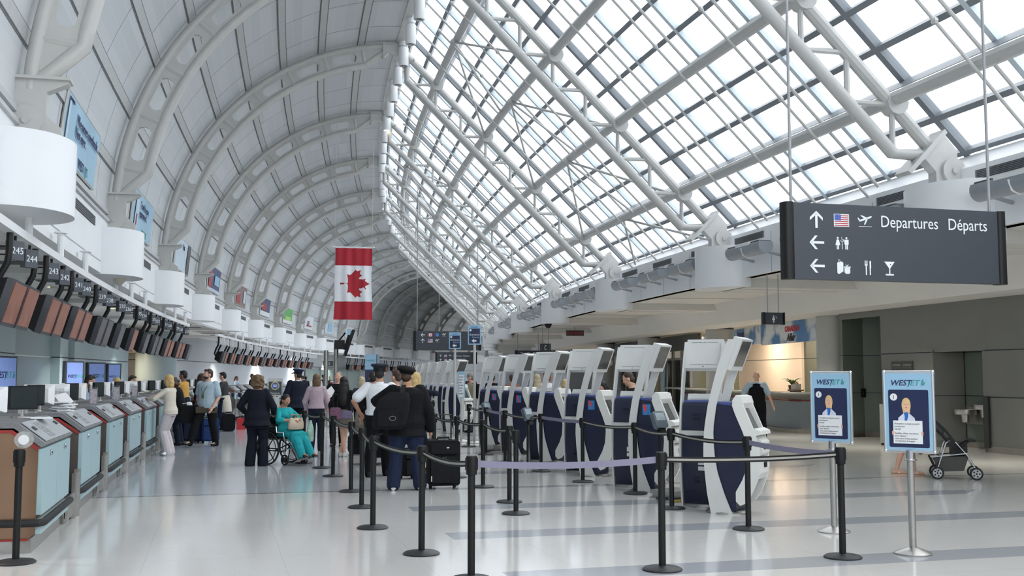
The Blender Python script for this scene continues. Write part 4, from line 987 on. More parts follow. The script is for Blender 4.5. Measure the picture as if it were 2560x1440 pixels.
# ================= poster stands at the right
SKYB = mat('stand_pale_blue', (150, 190, 216), .3, var=.02); STNAVY = mat('stand_navy', (34, 42, 78), .25); SKIN = mat('skin_print', (224, 176, 152), .6); HAIRP = mat('hair_print', (218, 186, 128), .6, var=.15, scale=40); SHIRTP = mat('shirt_print', (206, 212, 228), .6); SCARFP = mat('scarf_print', (44, 104, 180), .6); INK = mat('print_ink', (46, 48, 56), .6)
ALU = mat('aluminium_frame', (196, 200, 204), .28, metal=.8, var=.03)
def dome_base(root, r=.168):
    mb = MB(); mb.lathe([(0, 0), (r, 0), (r*1.01, .012), (r*.8, .03), (r*.35, .058), (.03, .066), (0, .066)], 32); mb.build('base', STEEL, root)
def poster_stand(u, s, lab, rot):
    root = at('poster_stand', lab, 'sign stand', u, s, 0, rot, 'airline poster stands')
    dome_base(root)
    mb = MB(); mb.tube([(0, 0, .05), (0, 0, .90)], .033, 18); mb.build('pole', STEEL, root)
    mb = MB(); mb.lathe([(.033, .86), (.06, .865), (.06, .875), (.04, .88), (.04, .96), (.0, .96)], 18); mb.build('collar', CHROME, root)
    bw, z0, z1 = .225, .95, 1.69
    mb = MB(); mb.b2((-bw+.01, -.012, z0+.01), (bw-.01, .012, z1-.01)); mb.build('board', SKYB, root)
    mb = MB()
    for a in (-bw, bw): mb.tube([(a, 0, z0), (a, 0, z1)], .016, 8)
    for z in (z0, z1): mb.tube([(-bw, 0, z), (bw, 0, z)], .016, 8)
    mb.build('frame', ALU, root)
    mb = MB()
    for a in (-bw, bw):
        for z in (z0, z1): mb.sphere((a, 0, z), .021, 8, 6)
    mb.build('frame_corner', CHROME, root)
    logo(root, (-.165, -.0135, 1.565), .315, (pi/2, 0, 0), 1., .001)
    mb = MB(); mb.rbox((0, -.0125, 1.255), (.37, .003, .54), .015, 1); mb.build('poster_panel', STNAVY, root, sharp=0)
    def flat(poly, y, m, nm): mb = MB(); mb.prism(poly, -y, -y+.0008, lambda p, q, h: Vector((p, h, q))); return mb.build(nm, m, root, sharp=0)
    flat([(-.135+.034*cos(2*pi*i/20), 1.455+.034*sin(2*pi*i/20)) for i in range(20)], .0150, PAPER, 'number_disc'); text('numeral', '1', .055, INK, root, (-.135, -.0158, 1.436), align='CENTER', depth=.0004)
    flat([(-.02+.042*cos(t)*(1.0), 1.38+.07*sin(t)) for t in [2*pi*i/22 for i in range(22)]]+[], .0150, HAIRP, 'portrait_hair')
    flat([(-.058, 1.37), (-.05, 1.31), (-.035, 1.30), (-.005, 1.30), (.012, 1.31), (.018, 1.37)], .0149, HAIRP, 'portrait_hair')
    flat([(-.02+.027*cos(t), 1.375+.042*sin(t)) for t in [2*pi*i/18 for i in range(18)]], .0156, SKIN, 'portrait_face')
    flat([(-.035, 1.34), (-.005, 1.34), (-.008, 1.30), (-.032, 1.30)], .0154, SKIN, 'portrait_neck')
    flat([(-.10, 1.20), (-.095, 1.26), (-.045, 1.305), (.005, 1.305), (.055, 1.26), (.065, 1.20)], .0152, SHIRTP, 'portrait_shirt')
    flat([(-.045, 1.31), (-.015, 1.315), (.0, 1.31), (-.005, 1.27), (-.02, 1.215), (-.04, 1.21), (-.035, 1.27)], .0160, SCARFP, 'portrait_scarf')
    flat([(-.03, 1.36), (-.01, 1.36), (-.013, 1.354), (-.027, 1.354)], .0162, PRED, 'portrait_lips')
    for xx in (-.031, -.009): flat([(xx-.004, 1.385), (xx+.004, 1.385), (xx+.004, 1.389), (xx-.004, 1.389)], .0162, INK, 'portrait_eye')
    flat([(-.145, 1.02), (.125, 1.02), (.125, 1.235), (-.145, 1.235)], .0164, PAPER, 'printed_card')
    for xx in (-.147, .122): flat([(xx-.008, 1.10), (xx+.008, 1.10), (xx+.010, 1.13), (xx, 1.14), (xx-.010, 1.13)], .017, SKIN, 'portrait_fingers')
    for tx, z, sz in (('Proceed to a kiosk to print:', 1.198, .0235), ('boarding pass', 1.174, .020), ('bag tags', 1.150, .020), ('Veuillez utiliser une borne', 1.108, .0235), ('pour obtenir :', 1.084, .0235), ("votre carte d'embarquement", 1.060, .0205), ('vos étiquettes de bagages', 1.038, .0205)):
        text('print_line', tx, sz, INK, root, (-.132, -.0175, z), depth=.0003, sx=.88)
    return root
poster_stand(6.49, 8.87, 'airline poster stand farther right, whose steel base stands free on the floor', -radians(52))
poster_stand(6.57, 10.36, 'airline poster stand just behind the black stanchion at the belt end', -radians(57))
# ================= hanging signs
def plane_icon(mb, cx, cz, w, y):
    P2 = lambda p, q, h: Vector((cx+p*w, h, cz+q*w))
    for poly in ([(-.42, -.02), (.38, .25), (.5, .27), (.5, .20), (.40, .13), (-.30, -.10), (-.40, -.10)], [(-.5, .12), (-.44, .14), (-.30, -.02), (-.40, -.08)], [(.10, .10), (-.05, -.28), (.03, -.28), (.26, .13)], [(-.05, .10), (-.30, .28), (-.22, .30), (.12, .18)]):
        mb.prism(poly, y, y+.003, P2)
    mb.prism([(-.42, -.42), (.5, -.42), (.5, -.39), (-.42, -.39)], y, y+.003, P2)
def arrow_icon(mb, cx, cz, w, y, a):
    ca, sa = cos(a), sin(a)
    P2 = lambda p, q, h: Vector((cx+(p*ca-q*sa)*w, h, cz+(p*sa+q*ca)*w))
    mb.prism([(-.075, -.5), (.075, -.5), (.075, .36), (-.075, .36)], y, y+.003, P2)
    mb.prism([(0, .5), (.42, .12), (.42, -.06), (0, .31)], y, y+.003, P2); mb.prism([(0, .5), (-.42, .12), (-.42, -.06), (0, .31)], y, y+.003, P2)
FLB = mat('flag_blue', (66, 86, 170), .5); FLR = mat('flag_stripe_red', (176, 56, 60), .5)
def us_flag(root, cx, cz, w, y):
    h = w*.75
    mb = MB(); mb.b2((cx-w/2, y, cz-h/2), (cx+w/2, y+.003, cz+h/2)); mb.build('flag_field', LETTER, root, sharp=0)
    mb = MB()
    for i in range(6):
        z = cz-h/2+h*.06+i*h*.155; mb.b2((cx-w*.46 if i < 3 else cx-w*.04, y-.002, z), (cx+w*.46, y, z+h*.075))
    mb.build('flag_stripes', FLR, root, sharp=0)
    mb = MB(); mb.b2((cx-w*.46, y-.003, cz-.01*h), (cx-w*.04, y, cz+h*.46)); mb.build('flag_canton', FLB, root, sharp=0)
    mb = MB()
    for i in range(4):
        for j in range(3): mb.b2((cx-w*.42+i*w*.1, y-.004, cz+h*.06+j*h*.14), (cx-w*.40+i*w*.1, y-.003, cz+h*.09+j*h*.14))
    mb.build('flag_stars', LETTER, root, sharp=0)
def hang_sign(name, lab, u, s, z0, w, h, rods, top, cat='hanging sign', group='hanging direction signs'):
    """sign facing back down the hall; local origin at the left lower corner"""
    root = at(name, lab, cat, u, s, z0, 0, group)
    mb = MB(); mb.b2((.04, -.06, 0), (w-.04, .06, h)); mb.build('panel', SIGN, root, sharp=20)
    for x in (0, w):
        mb = MB(); mb.rbox((x, 0, h/2), (.13 if w > 2 else .03, .17 if w > 2 else .14, h+.01), .05 if w > 2 else .01, 2, 5); mb.build('end_cap', BLACKM, root, sharp=30)
    for x in rods:
        mb = MB(); mb.tube([(x, 0, h-.02), (x, 0, top-z0)], .018 if w > 1 else .012, 8); mb.build('hanging_rod', RODG, root)
    return root
def roofz(u): return 17.3-u
ds_ = hang_sign('departures_sign', 'large charcoal hanging sign reading Departures Départs, three rows of symbols, upper right', 6.55, 11.2, 2.775, 2.90, .89, (.06, 2.78), 10.0)
def rod_fix(o): pass
mb = MB(); arrow_icon(mb, .42, .70, .20, -.064, 0); arrow_icon(mb, .42, .43, .19, -.064, pi/2); arrow_icon(mb, .42, .155, .19, -.064, pi/2); mb.build('arrow', LETTER, ds_, sharp=0)
us_flag(ds_, .75, .70, .20, -.064)
mb = MB(); plane_icon(mb, 1.06, .715, .19, -.064); mb.build('aircraft_symbol', LETTER, ds_, sharp=0)
text('lettering', 'Departures', .20, LETTER, ds_, (1.27, -.062, .64), sx=.86, depth=.003); text('lettering', 'Départs', .20, LETTER, ds_, (2.20, -.062, .64), sx=.86, depth=.003)
def person_icon(mb, cx, cz, h, y, skirt):
    mb.prism([(cx+.09*h*cos(t), cz+h*.42+.09*h*sin(t)) for t in [2*pi*i/12 for i in range(12)]], y, y+.003, lambda p, q, e: Vector((p, e, q)))
    P2 = lambda p, q, e: Vector((cx+p*h, e, cz+q*h))
    if skirt: mb.prism([(-.10, .30), (.10, .30), (.22, -.16), (.10, -.16), (.10, -.5), (.02, -.5), (.02, -.16), (-.02, -.16), (-.02, -.5), (-.10, -.5), (-.10, -.16), (-.22, -.16)], y, y+.003, P2)
    else: mb.prism([(-.19, .30), (.19, .30), (.19, -.1), (.12, -.1), (.12, -.5), (.02, -.5), (.02, -.1), (-.02, -.1), (-.02, -.5), (-.12, -.5), (-.12, -.1), (-.19, -.1)], y, y+.003, P2)
mb = MB(); person_icon(mb, .695, .43, .145, -.064, True); person_icon(mb, .81, .43, .145, -.064, False); mb.b2((.75, -.064, .36), (.757, -.061, .44))
mb.tube([Vector((.752+.018*cos(t), -.062, .468+.018*sin(t))) for t in [pi+pi*1.2*i/8 for i in range(9)]], .004, 4); mb.tube([(.748, -.062, .505), (.75, -.062, .475), (.768, -.062, .472), (.776, -.062, .452)], .004, 4); mb.build('restroom_symbol', LETTER, ds_, sharp=0)
Q2 = lambda p, q, e: Vector((p, e, q))
mb = MB(); mb.prism([(.68, .08), (.70, .065), (.76, .10), (.76, .20), (.74, .215), (.68, .20)], -.064, -.061, Q2); mb.tube([(.695, -.062, .2), (.70, -.062, .235), (.715, -.062, .235), (.72, -.062, .2)], .004, 4)
mb.prism([(.775, .085), (.80, .07), (.83, .07), (.85, .085), (.85, .14), (.775, .14)], -.064, -.061, Q2); mb.b2((.768, -.064, .143), (.857, -.061, .157)); mb.tube([(.812, -.062, .157), (.79, -.062, .18), (.80, -.062, .165), (.83, -.062, .18), (.812, -.062, .157)], .004, 4); mb.build('shopping_symbol', LETTER, ds_, sharp=0)
mb = MB()
for i in range(4): mb.b2((1.045+i*.011, -.064, .19), (1.050+i*.011, -.061, .235))
mb.b2((1.045, -.064, .175), (1.083, -.061, .192)); mb.b2((1.057, -.064, .065), (1.072, -.061, .18)); mb.prism([(1.11, .065), (1.125, .065), (1.125, .14), (1.13, .15), (1.13, .225), (1.12, .235), (1.11, .225)], -.064, -.061, Q2); mb.build('dining_symbol', LETTER, ds_, sharp=0)
mb = MB(); mb.prism([(1.31, .23), (1.45, .23), (1.387, .15), (1.387, .085), (1.373, .085), (1.373, .15)], -.064, -.061, Q2); mb.rbox((1.38, -.0625, .075), (.11, .003, .018), .004, 1); mb.build('cocktail_symbol', LETTER, ds_, sharp=0)
mb = MB(); mb.sphere((1.39, -.066, .196), (.008, .002, .008), 8, 5); mb.build('olive', SIGN, ds_)
for c in kids(ds_):
    if c.name.split('.')[0] not in ('panel', 'end_cap', 'hanging_rod'): c.location.x -= .07
# middle sign over the kiosks
s2 = hang_sign('departures_sign', 'large charcoal hanging sign with arrows, two flags and a globe, over the far kiosks', 6.5, 50, 2.85, 3.0, .87, (.1, 2.9), 10.4)
mb = MB(); arrow_icon(mb, .37, .70, .2, -.07, pi/2); arrow_icon(mb, .37, .43, .2, -.07, 0); mb.build('arrow', LETTER, s2, sharp=0)
mb = MB(); mb.b2((.59, -.068, .63), (.83, -.062, .77)); mb.build('flag_field', LETTER, s2, sharp=0); mb = MB(); mb.b2((.59, -.07, .63), (.65, -.066, .77)); mb.b2((.77, -.07, .63), (.83, -.066, .77)); mb.prism([(.68, .68), (.71, .75), (.74, .68), (.71, .65)], -.07, -.066, Q2); mb.build('flag_bars', FLR, s2, sharp=0)
mb = MB(); mb.sphere((1.02, -.066, .70), (.085, .008, .085), 16, 8); mb.build('globe', mat('globe_blue', (64, 120, 200), .4, var=.4, scale=9), s2)
mb = MB(); plane_icon(mb, 1.34, .72, .2, -.07); plane_icon(mb, 1.03, .45, .2, -.07); mb.build('aircraft_symbol', LETTER, s2, sharp=0)
us_flag(s2, .71, .43, .22, -.068)
for i, (a, b) in enumerate((('Departures', .70), ('Départs', .59), ('Departures', .44), ('Départs', .33))): text('lettering', a, .115, LETTER, s2, (1.58, -.068, b), depth=.003)
s3 = hang_sign('departures_sign', 'charcoal hanging sign with two rows of small text, just below and behind the flag-and-globe sign', 7.9, 85, 2.62, 3.1, .9, (.2, 2.9), 9.2)
mb = MB(); arrow_icon(mb, .35, .62, .2, -.07, 0); arrow_icon(mb, .35, .3, .2, -.07, 0); mb.build('arrow', LETTER, s3, sharp=0); us_flag(s3, .72, .62, .22, -.068); us_flag(s3, .72, .3, .22, -.068)
mb = MB(); plane_icon(mb, 1.08, .64, .22, -.07); mb.rbox((1.08, -.066, .3), (.2, .004, .13), .05, 1); mb.build('symbol', LETTER, s3, sharp=0)
text('lettering', 'Departures  Départs', .16, LETTER, s3, (1.3, -.068, .56), depth=.003, sx=.95); text('lettering', 'Connecting Baggage Drop', .09, LETTER, s3, (1.3, -.068, .34), depth=.003); text('lettering', 'Dépôt des bagages en correspondance', .08, LETTER, s3, (1.3, -.068, .22), depth=.003)
s4 = hang_sign('departures_sign', 'small dark hanging sign deep in the hall between the two kiosk clusters', 11.0, 112, 2.55, 3.0, .8, (.2, 2.8), 6.0)
mb = MB(); arrow_icon(mb, .4, .3, .2, -.07, 0); mb.rbox((.9, -.066, .6), (.24, .004, .12), .02, 1); mb.rbox((.9, -.066, .3), (.24, .004, .12), .02, 1); mb.build('symbol', LETTER, s4, sharp=0)
rs = hang_sign('restroom_sign', 'small dark hanging sign with a white restroom figure, right of the nearest kiosk header', 12.33, 23.5, 2.87, .52, .28, (.12, .40), 4.06)
mb = MB(); person_icon(mb, .24, .13, .17, -.064, True); mb.tube([(.30, -.062, .20), (.30, -.062, .17), (.32, -.062, .165), (.33, -.062, .14)], .005, 4); mb.build('restroom_symbol', LETTER, rs, sharp=0)
ph = hang_sign('telephone_sign', 'small dark hanging sign with a white telephone handset', 12.5, 51, 2.82, .48, .38, (.1, .38), 4.06)
mb = MB(); mb.tube([(.28, -.064, .29), (.21, -.064, .27), (.2, -.064, .19), (.21, -.064, .11), (.28, -.064, .09)], [.03, .02, .018, .02, .03], 6); mb.build('handset_symbol', LETTER, ph)
ar = hang_sign('arrivals_sign', 'low dark hanging sign with a diagonal arrow, aircraft, car and red symbol, behind the kiosks', 12.2, 58, 2.72, 2.1, .32, (.08, 1.2), 4.06)
mb = MB(); arrow_icon(mb, .3, .16, .2, -.07, -pi*.75); plane_icon(mb, .65, .17, .2, -.07); mb.rbox((.98, -.066, .13), (.22, .004, .09), .03, 1); mb.rbox((.98, -.066, .19), (.13, .004, .07), .02, 1); mb.build('symbol', LETTER, ar, sharp=0)
mb = MB(); mb.rbox((1.28, -.066, .17), (.18, .004, .18), .05, 1); mb.build('red_symbol', PRED, ar, sharp=0); text('lettering', 'Arrivals', .14, LETTER, ar, (1.45, -.068, .17), depth=.003); text('lettering', 'Arrivées', .10, LETTER, ar, (1.45, -.068, .04), depth=.003)
exs = hang_sign('exit_sign', 'red EXIT SORTIE sign hung from the soffit at right', 13.95, 52, 3.62, .82, .26, (.4,), 4.06, 'exit sign')
for c in kids(exs):
    if c.name.startswith('panel'): c.data.materials[0] = mat('exit_panel', (74, 56, 58), .5)
text('lettering', 'EXIT SORTIE', .155, mat('exit_red', (170, 60, 62), .5), exs, (.41, -.064, .075), align='CENTER', depth=.002, sx=.85, bold=.006)
z52 = hang_sign('zone_sign', 'small dark hanging sign reading 052 at the end of the second overhead rail', -2.85, 97, 2.58, .88, .42, (.45,), 3.95)
text('lettering', '052', .27, LETTER, z52, (.44, -.07, .11), align='CENTER', depth=.003)
# ================= standing signs in the queue
def stand_sign(name, lab, u, s, z0, z1, w, pole_r=.03, rot=-.3, base=True, cat='sign stand', group='entrance sign stands', face=SIGN):
    root = at(name, lab, cat, u, s, 0, rot, group)
    if base: dome_base(root, .2)
    mb = MB(); mb.tube([(0, .0, .05), (0, .0, z0+.04)], pole_r, 12); mb.build('pole', STEELW, root)
    mb = MB(); mb.rbox((0, -.01, (z0+z1)/2), (w, .03, z1-z0), .02, 1); mb.build('frame', SKYB, root, sharp=30)
    mb = MB(); mb.b2((-w/2+.03, -.032, z0+.03), (w/2-.03, -.024, z1-.09)); mb.build('face', face, root, sharp=0)
    return root
for lab, u, s, z0, z1 in (('tall entrance sign stand, the nearer and higher of the two with white left arrows', 6.0, 26.65, 2.44, 2.93), ('tall entrance sign stand, the lower one farther left in front of the flag-and-globe sign', 5.95, 29.5, 2.40, 2.86)):
    e = stand_sign('entrance_stand', lab, u, s, z0, z1, .33, .034, face=STNAVY)
    text('lettering', 'Entrance', .068, LETTER, e, (0, -.034, z0+.23), align='CENTER', depth=.001); text('lettering', 'Entrée', .06, SKYB, e, (.03, -.034, z0+.165), align='CENTER', depth=.001)
    text('lettering', 'WESTJET', .045, SCARFP, e, (0, -.028, z1-.07), align='CENTER', depth=.001)
    mb = MB(); mb.prism([(-.07, z0+.095), (-.01, z0+.145), (-.01, z0+.115), (.05, z0+.115), (.05, z0+.075), (-.01, z0+.075), (-.01, z0+.045)], -.036, -.033, Q2); mb.build('arrow', LETTER, e, sharp=0)
    mb = MB(); mb.prism([(-.10+.03*cos(2*pi*i/14), z1-.13+.03*sin(2*pi*i/14)) for i in range(14)], -.036, -.033, Q2); mb.build('number_disc', LETTER, e, sharp=0)
pn = stand_sign('notice_stand', 'slim stand with a tall white paper notice, in front of the grey-capped person', 5.78, 27.3, 1.1, 1.78, .19, .03, -.25, group=None, face=PAPER)
for i in range(7): mb = MB(); mb.b2((-.06, -.035, 1.62-i*.07), (.05-(i % 3)*.02, -.033, 1.65-i*.07)); mb.build('print_line', mat('notice_ink', (150, 156, 170), .7), pn, sharp=0)
inf = stand_sign('direction_stand', 'short sign stand with a round yellow and blue badge, behind the wheelchair', 1.13, 30, 1.13, 1.60, .40, .035, .1, group=None, face=SIGN)
for c in kids(inf):
    if c.name.startswith('frame'): c.data.materials[0] = STEELW
mb = MB(); mb.tube([(.10*cos(2*pi*i/24)-.0, -.034, 1.40+.10*sin(2*pi*i/24)) for i in range(24)], .012, 6, closed=True); mb.build('badge_ring', mat('badge_yellow', (214, 206, 120), .5), inf)
mb = MB(); mb.prism([(.09*cos(2*pi*i/24), 1.40+.09*sin(2*pi*i/24)) for i in range(24)], -.034, -.03, Q2); mb.build('badge', FLB, inf, sharp=0)
mb = MB(); mb.b2((-.06, -.037, 1.405), (.06, -.034, 1.43)); mb.b2((-.05, -.037, 1.37), (.05, -.034, 1.39)); mb.build('badge_text', LETTER, inf, sharp=0)
mb = MB(); mb.b2((-.11, -.036, 1.195), (.14, -.033, 1.205)); mb.prism([(-.15, 1.20), (-.11, 1.225), (-.11, 1.175)], -.036, -.033, Q2); mb.build('arrow', LETTER, inf, sharp=0)
mb = MB(); mb.b2((-.12, -.02, .0), (.12, .02, 1.1)); mb.build('leg_panel', KGREY, inf, sharp=0)
wb = at('banner_stand', 'pale blue and navy airline banner stand behind the capped person in white', 'banner', 4.3, 40, 0, -.1)
mb = MB(); mb.b2((-.24, -.02, .05), (.16, .02, 2.35)); mb.build('navy_panel', STNAVY, wb, sharp=0); mb = MB(); mb.b2((-.24, -.025, 1.9), (.16, .025, 2.45)); mb.build('blue_panel', SKYB, wb, sharp=0); mb = MB(); mb.tube([(.22, 0, 0), (.22, 0, 2.45)], .06, 12); mb.build('post', mat('post_blue_steel', (150, 168, 184), .3, metal=.6), wb)
text('lettering', 'WESTJET', .08, LTEAL, wb, (-.2, -.03, 2.2), depth=.002); mb = MB(); mb.lathe([(0, 0), (.3, 0), (.3, .03), (0, .03)], 20); mb.build('foot', STEEL, wb)
for q, (u, s, h, lab) in enumerate(((2.95, 36.5, 2.75, 'tall steel post with a black information display tilted at its top'), (2.62, 36, 2.5, 'tall plain grey steel post in the queue, next to the display post'))):
    t_ = at('display_post', lab, 'post', u, s, 0, 0)
    mb = MB(); mb.tube([(0, 0, 0), (0, 0, h)], .075, 12); mb.build('post', STEEL, t_); mb = MB(); mb.lathe([(0, 0), (.3, 0), (.3, .03), (0, .03)], 20); mb.build('foot', STEEL, t_)
    if q == 0:
        M4 = Matrix.Translation((.42, 0, 2.75)) @ Matrix.Rotation(radians(18), 4, 'Y')
        mb = MB(); mb.rbox((0, 0, 0), (.09, 1.4, .9), .02, 0); mb.xf(M4); mb.build('display', BLACK, t_, sharp=30)
        mb = MB(); mb.b2((-.12, -.3, -.25), (-.04, .3, .25)); mb.xf(M4); mb.b2((-.06, -.1, 2.55), (.28, .1, 2.85)); mb.tube([(.1, 0, 2.85), (.3, 0, 3.1)], .03, 6); mb.build('bracket', BLACKM, t_)
# ================= national flag
RED = mat('flag_red', (170, 34, 48), .75, var=.05, scale=3); FWHITE = mat('flag_white', (228, 230, 234), .75, var=.02)
fg = at('hanging_flag', 'tall red and white maple leaf flag hung high over the queue', 'flag', 3.68, 45, 3.97, 0)
def fx(x, t): return x*(1+.06*(1-t)**4)+.012*sin(9*t)
def fy(x, t): return .035*sin(x*9+t*2)*(1-t)**.5+.02*sin(x*17+3)
def cloth(x0, x1, t0, t1, m, nm, n=24, k=20, off=0.):
    rows = []
    for s_ in (-1, 1):
        for j in range(k+1):
            t = t0+(t1-t0)*j/k; rows.append([Vector((fx(x0+(x1-x0)*i/n, t), fy(x0+(x1-x0)*i/n, t)+s_*(.004+off), t*3.0)) for i in range(n+1)])
    mb = MB(); mb.grid(rows[:k+1]); mb.grid([r[::-1] for r in rows[k+1:]]); return mb.build(nm, m, fg, sharp=60, recalc=False)
cloth(-.75, .75, 0, .25, RED, 'lower_bar'); cloth(-.75, .75, .25, .745, FWHITE, 'white_field'); cloth(-.75, .75, .745, .985, RED, 'upper_bar'); cloth(-.75, .75, .985, 1.0, FWHITE, 'hem', k=2)
LEAF = [(0, 1.0), (.13, .76), (.19, .72), (.36, .80), (.27, .42), (.31, .37), (.38, .40), (.50, .56), (.57, .44), (.63, .42), (.82, .46), (.75, .26), (.78, .21), (.85, .16), (.55, -.10), (.52, -.16), (.56, -.32), (.28, -.27), (.06, -.27), (.05, -.27), (.05, -.72)]
LEAF = LEAF+[(-x, y) for x, y in reversed(LEAF[1:])]
# leaf turned on its side: stem to the left
mb = MB(); sc_ = .70
pts2 = [(q*sc_-.02, .495*3.0+p*sc_*.98) for p, q in LEAF]
import mathutils.geometry as mg
from mathutils.geometry import delaunay_2d_cdt
grid_pts = [Vector(p) for p in pts2]
xs = [-.7+i*.06 for i in range(25)]; zs = [.7+i*.08 for i in range(22)]
def inside(x, z):
    c = False; n = len(pts2); j = n-1
    for i in range(n):
        (xi, zi), (xj, zj) = pts2[i], pts2[j]
        if (zi > z) != (zj > z) and x < (xj-xi)*(z-zi)/(zj-zi)+xi: c = not c
        j = i
    return c
extra = [Vector((x, z)) for x in xs for z in zs if inside(x, z)]
vs_, es_, fs_, _, _, _ = delaunay_2d_cdt(grid_pts+extra, [], [list(range(len(pts2)))], 1, 1e-5)
for sgn in (-1, 1):
    mb.add([Vector((fx(v.x, v.y/3), fy(v.x, v.y/3)+sgn*.0075, v.y)) for v in vs_], [tuple(f) if sgn < 0 else tuple(reversed(f)) for f in fs_])
mb.build('maple_leaf', RED, fg, sharp=60, recalc=False)
mb = MB(); mb.tube([(-.8, 0, 3.0), (.8, 0, 3.0)], .02, 8); mb.sphere((-.82, 0, 3.0), .035); mb.sphere((.82, 0, 3.0), .035); mb.build('top_bar', WHITE, fg)
mb = MB()
for x in (-.76, .76): mb.tube([(x, 0, 3.0), (x, 0, 8.9)], .006, 4)
mb.build('suspension_wire', STEELW, fg)
# ================= right-hand wall, its recesses, the shop and what stands behind the kiosks
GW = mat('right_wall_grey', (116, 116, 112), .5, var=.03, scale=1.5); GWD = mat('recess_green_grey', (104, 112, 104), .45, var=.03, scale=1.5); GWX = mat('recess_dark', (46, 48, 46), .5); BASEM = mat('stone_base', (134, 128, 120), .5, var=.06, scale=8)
def rwall(name, pts, z0, z1, m, seams=(2.22, 1.2), base=True):
    mb = MB()
    for (u0, s0), (u1, s1) in zip(pts[:-1], pts[1:]):
        A, B = H(u0, s0), H(u1, s1); d = (B-A).normalized(); nr = Vector((d.y, -d.x, 0))
        def quad(za, zb, off, mi, th=.12):
            mb.M(mi); vs = [A-nr*off+Vector((0, 0, za)), B-nr*off+Vector((0, 0, za)), B-nr*off+Vector((0, 0, zb)), A-nr*off+Vector((0, 0, zb))]
            mb.add(vs+[v+nr*(th+off) for v in vs], [(0, 1, 2, 3), (7, 6, 5, 4), (0, 4, 5, 1), (1, 5, 6, 2), (2, 6, 7, 3), (3, 7, 4, 0)])
        cuts = sorted([z0]+[z for z in seams if z0 < z < z1]+[z1])
        for a, b in zip(cuts[:-1], cuts[1:]):
            quad(a+(.012 if a > z0 else 0), b-(.012 if b < z1 else 0), 0, 0)
            if a > z0: quad(a-.012, a+.012, -.02, 1)
        if base and z0 == 0: quad(0, .14, .015, 2)
    return struct(mb.build(name, [m, SEAM, BASEM], sharp=20))
rwall('wall_right', [(16.3, -3.5), (16.3, 20.72)], 0, 3.38, GW)
rwall('wall_right_over_fountains', [(16.3, 20.72), (16.3, 22.8)], 2.22, 3.38, GW, base=False)
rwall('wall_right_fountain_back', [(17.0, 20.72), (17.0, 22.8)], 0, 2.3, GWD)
rwall('wall_right_fountain_side', [(16.3, 22.80), (17.0, 22.62)], 0, 2.3, GW)
rwall('wall_right_fountain_near', [(17.0, 20.72), (16.3, 20.70)], 0, 2.3, GW)
rwall('wall_right_beside_passage', [(16.3, 22.8), (16.3, 25.05)], 0, 3.38, GW)
rwall('wall_right_passage_head', [(16.3, 25.05), (16.3, 27.25)], 3.2, 3.4, GW, base=False)
rwall('wall_right_passage_back', [(17.0, 27.3), (17.9, 26.6)], 0, 3.38, GWD)
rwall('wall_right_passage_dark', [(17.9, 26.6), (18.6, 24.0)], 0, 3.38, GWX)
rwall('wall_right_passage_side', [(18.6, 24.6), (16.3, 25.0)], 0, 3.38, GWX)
rwall('wall_right_passage_pier', [(16.3, 27.22), (17.0, 27.3), (17.0, 28.6)], 0, 3.38, GWD)
cp = MB(); sbox(cp, 16.3, 18.6, 24.6, 27.6, 3.38, 3.44); struct(cp.build('ceiling_passage', GW, sharp=20))
# door frame edges beside the fountains
for i, s in enumerate((20.66, 22.9)):
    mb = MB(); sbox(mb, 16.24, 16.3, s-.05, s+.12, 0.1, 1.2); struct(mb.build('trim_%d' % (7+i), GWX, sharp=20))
for i, (s, z) in enumerate(((22.05, .80), (21.3, .93))):
    f = at('drinking_fountain', 'steel drinking fountain in the right wall niche, %s' % ('lower left one' if i == 0 else 'higher right one'), 'drinking fountain', 16.95, s, z, 0, 'drinking fountains')
    mb = MB(); mb.lathe([(0, -.02), (.24, -.02), (.25, .0), (.25, .09), (.22, .09), (.19, .03), (0, .02)], 20, c=(-.27, 0, 0)); mb.build('basin', STEEL, f)
    mb = MB(); mb.lathe([(0, -.2), (.10, -.2), (.12, -.02), (0, -.02)], 16, c=(-.27, 0, 0)); mb.build('push_unit', STEEL, f)
    mb = MB(); mb.tube([(-.14, .02, .05), (-.14, .02, .16), (-.2, .02, .18)], .012, 6); mb.build('spout', CHROME, f)
    mb = MB(); mb.b2((-.05, -.3, -.25), (.0, .3, .15)); mb.build('back_plate', STEEL, f, sharp=20)
an = at('attention_plaque', 'dark plaque headed ATTENTION on the right wall, above the farther-right poster stand', 'plaque', 16.28, 24.05, 1.4, pi/2+pi)
mb = MB(); mb.b2((-.46, -.0, 0), (.46, .02, .62)); mb.build('plate', mat('plaque_grey', (66, 66, 64), .5), an, sharp=0)
text('lettering', 'ATTENTION', .085, mat('plaque_text', (170, 170, 166), .5), an, (-.42, -.003, .5), depth=.002, sx=.75); text('lettering', 'ATTENTION', .085, MATS['plaque_text'], an, (.04, -.003, .5), depth=.002, sx=.75)
mb = MB(); mb.b2((-.42, -.004, .46), (.40, 0, .466))
for i in range(4):
    for x in (-.42, .04): mb.b2((x, -.004, .34-i*.07), (x+.30-.03*(i % 2), 0, .375-i*.07))
mb.build('print_lines', MATS['plaque_text'], an, sharp=0)
bn = at('pale_bin', 'pale grey box standing by the wall, behind the farther-right poster stand', 'bin', 15.6, 23.5, 0, .1)
mb = MB(); mb.rbox((0, 0, .52), (.36, .36, .92), .02, 2); mb.build('body', mat('bin_grey', (150, 150, 146), .4), bn, sharp=20); mb = MB(); mb.b2((-.16, -.16, 0), (.16, .16, .06)); mb.build('foot', BLACK, bn)
ctl = at('wall_handset', 'small black box on the green-grey pier of the passage', 'wall box', 16.95, 27.15, 1.1, 0); mb = MB(); mb.rbox((-.05, -.06, .1), (.1, .1, .24), .02, 2); mb.build('box', BLACK, ctl)
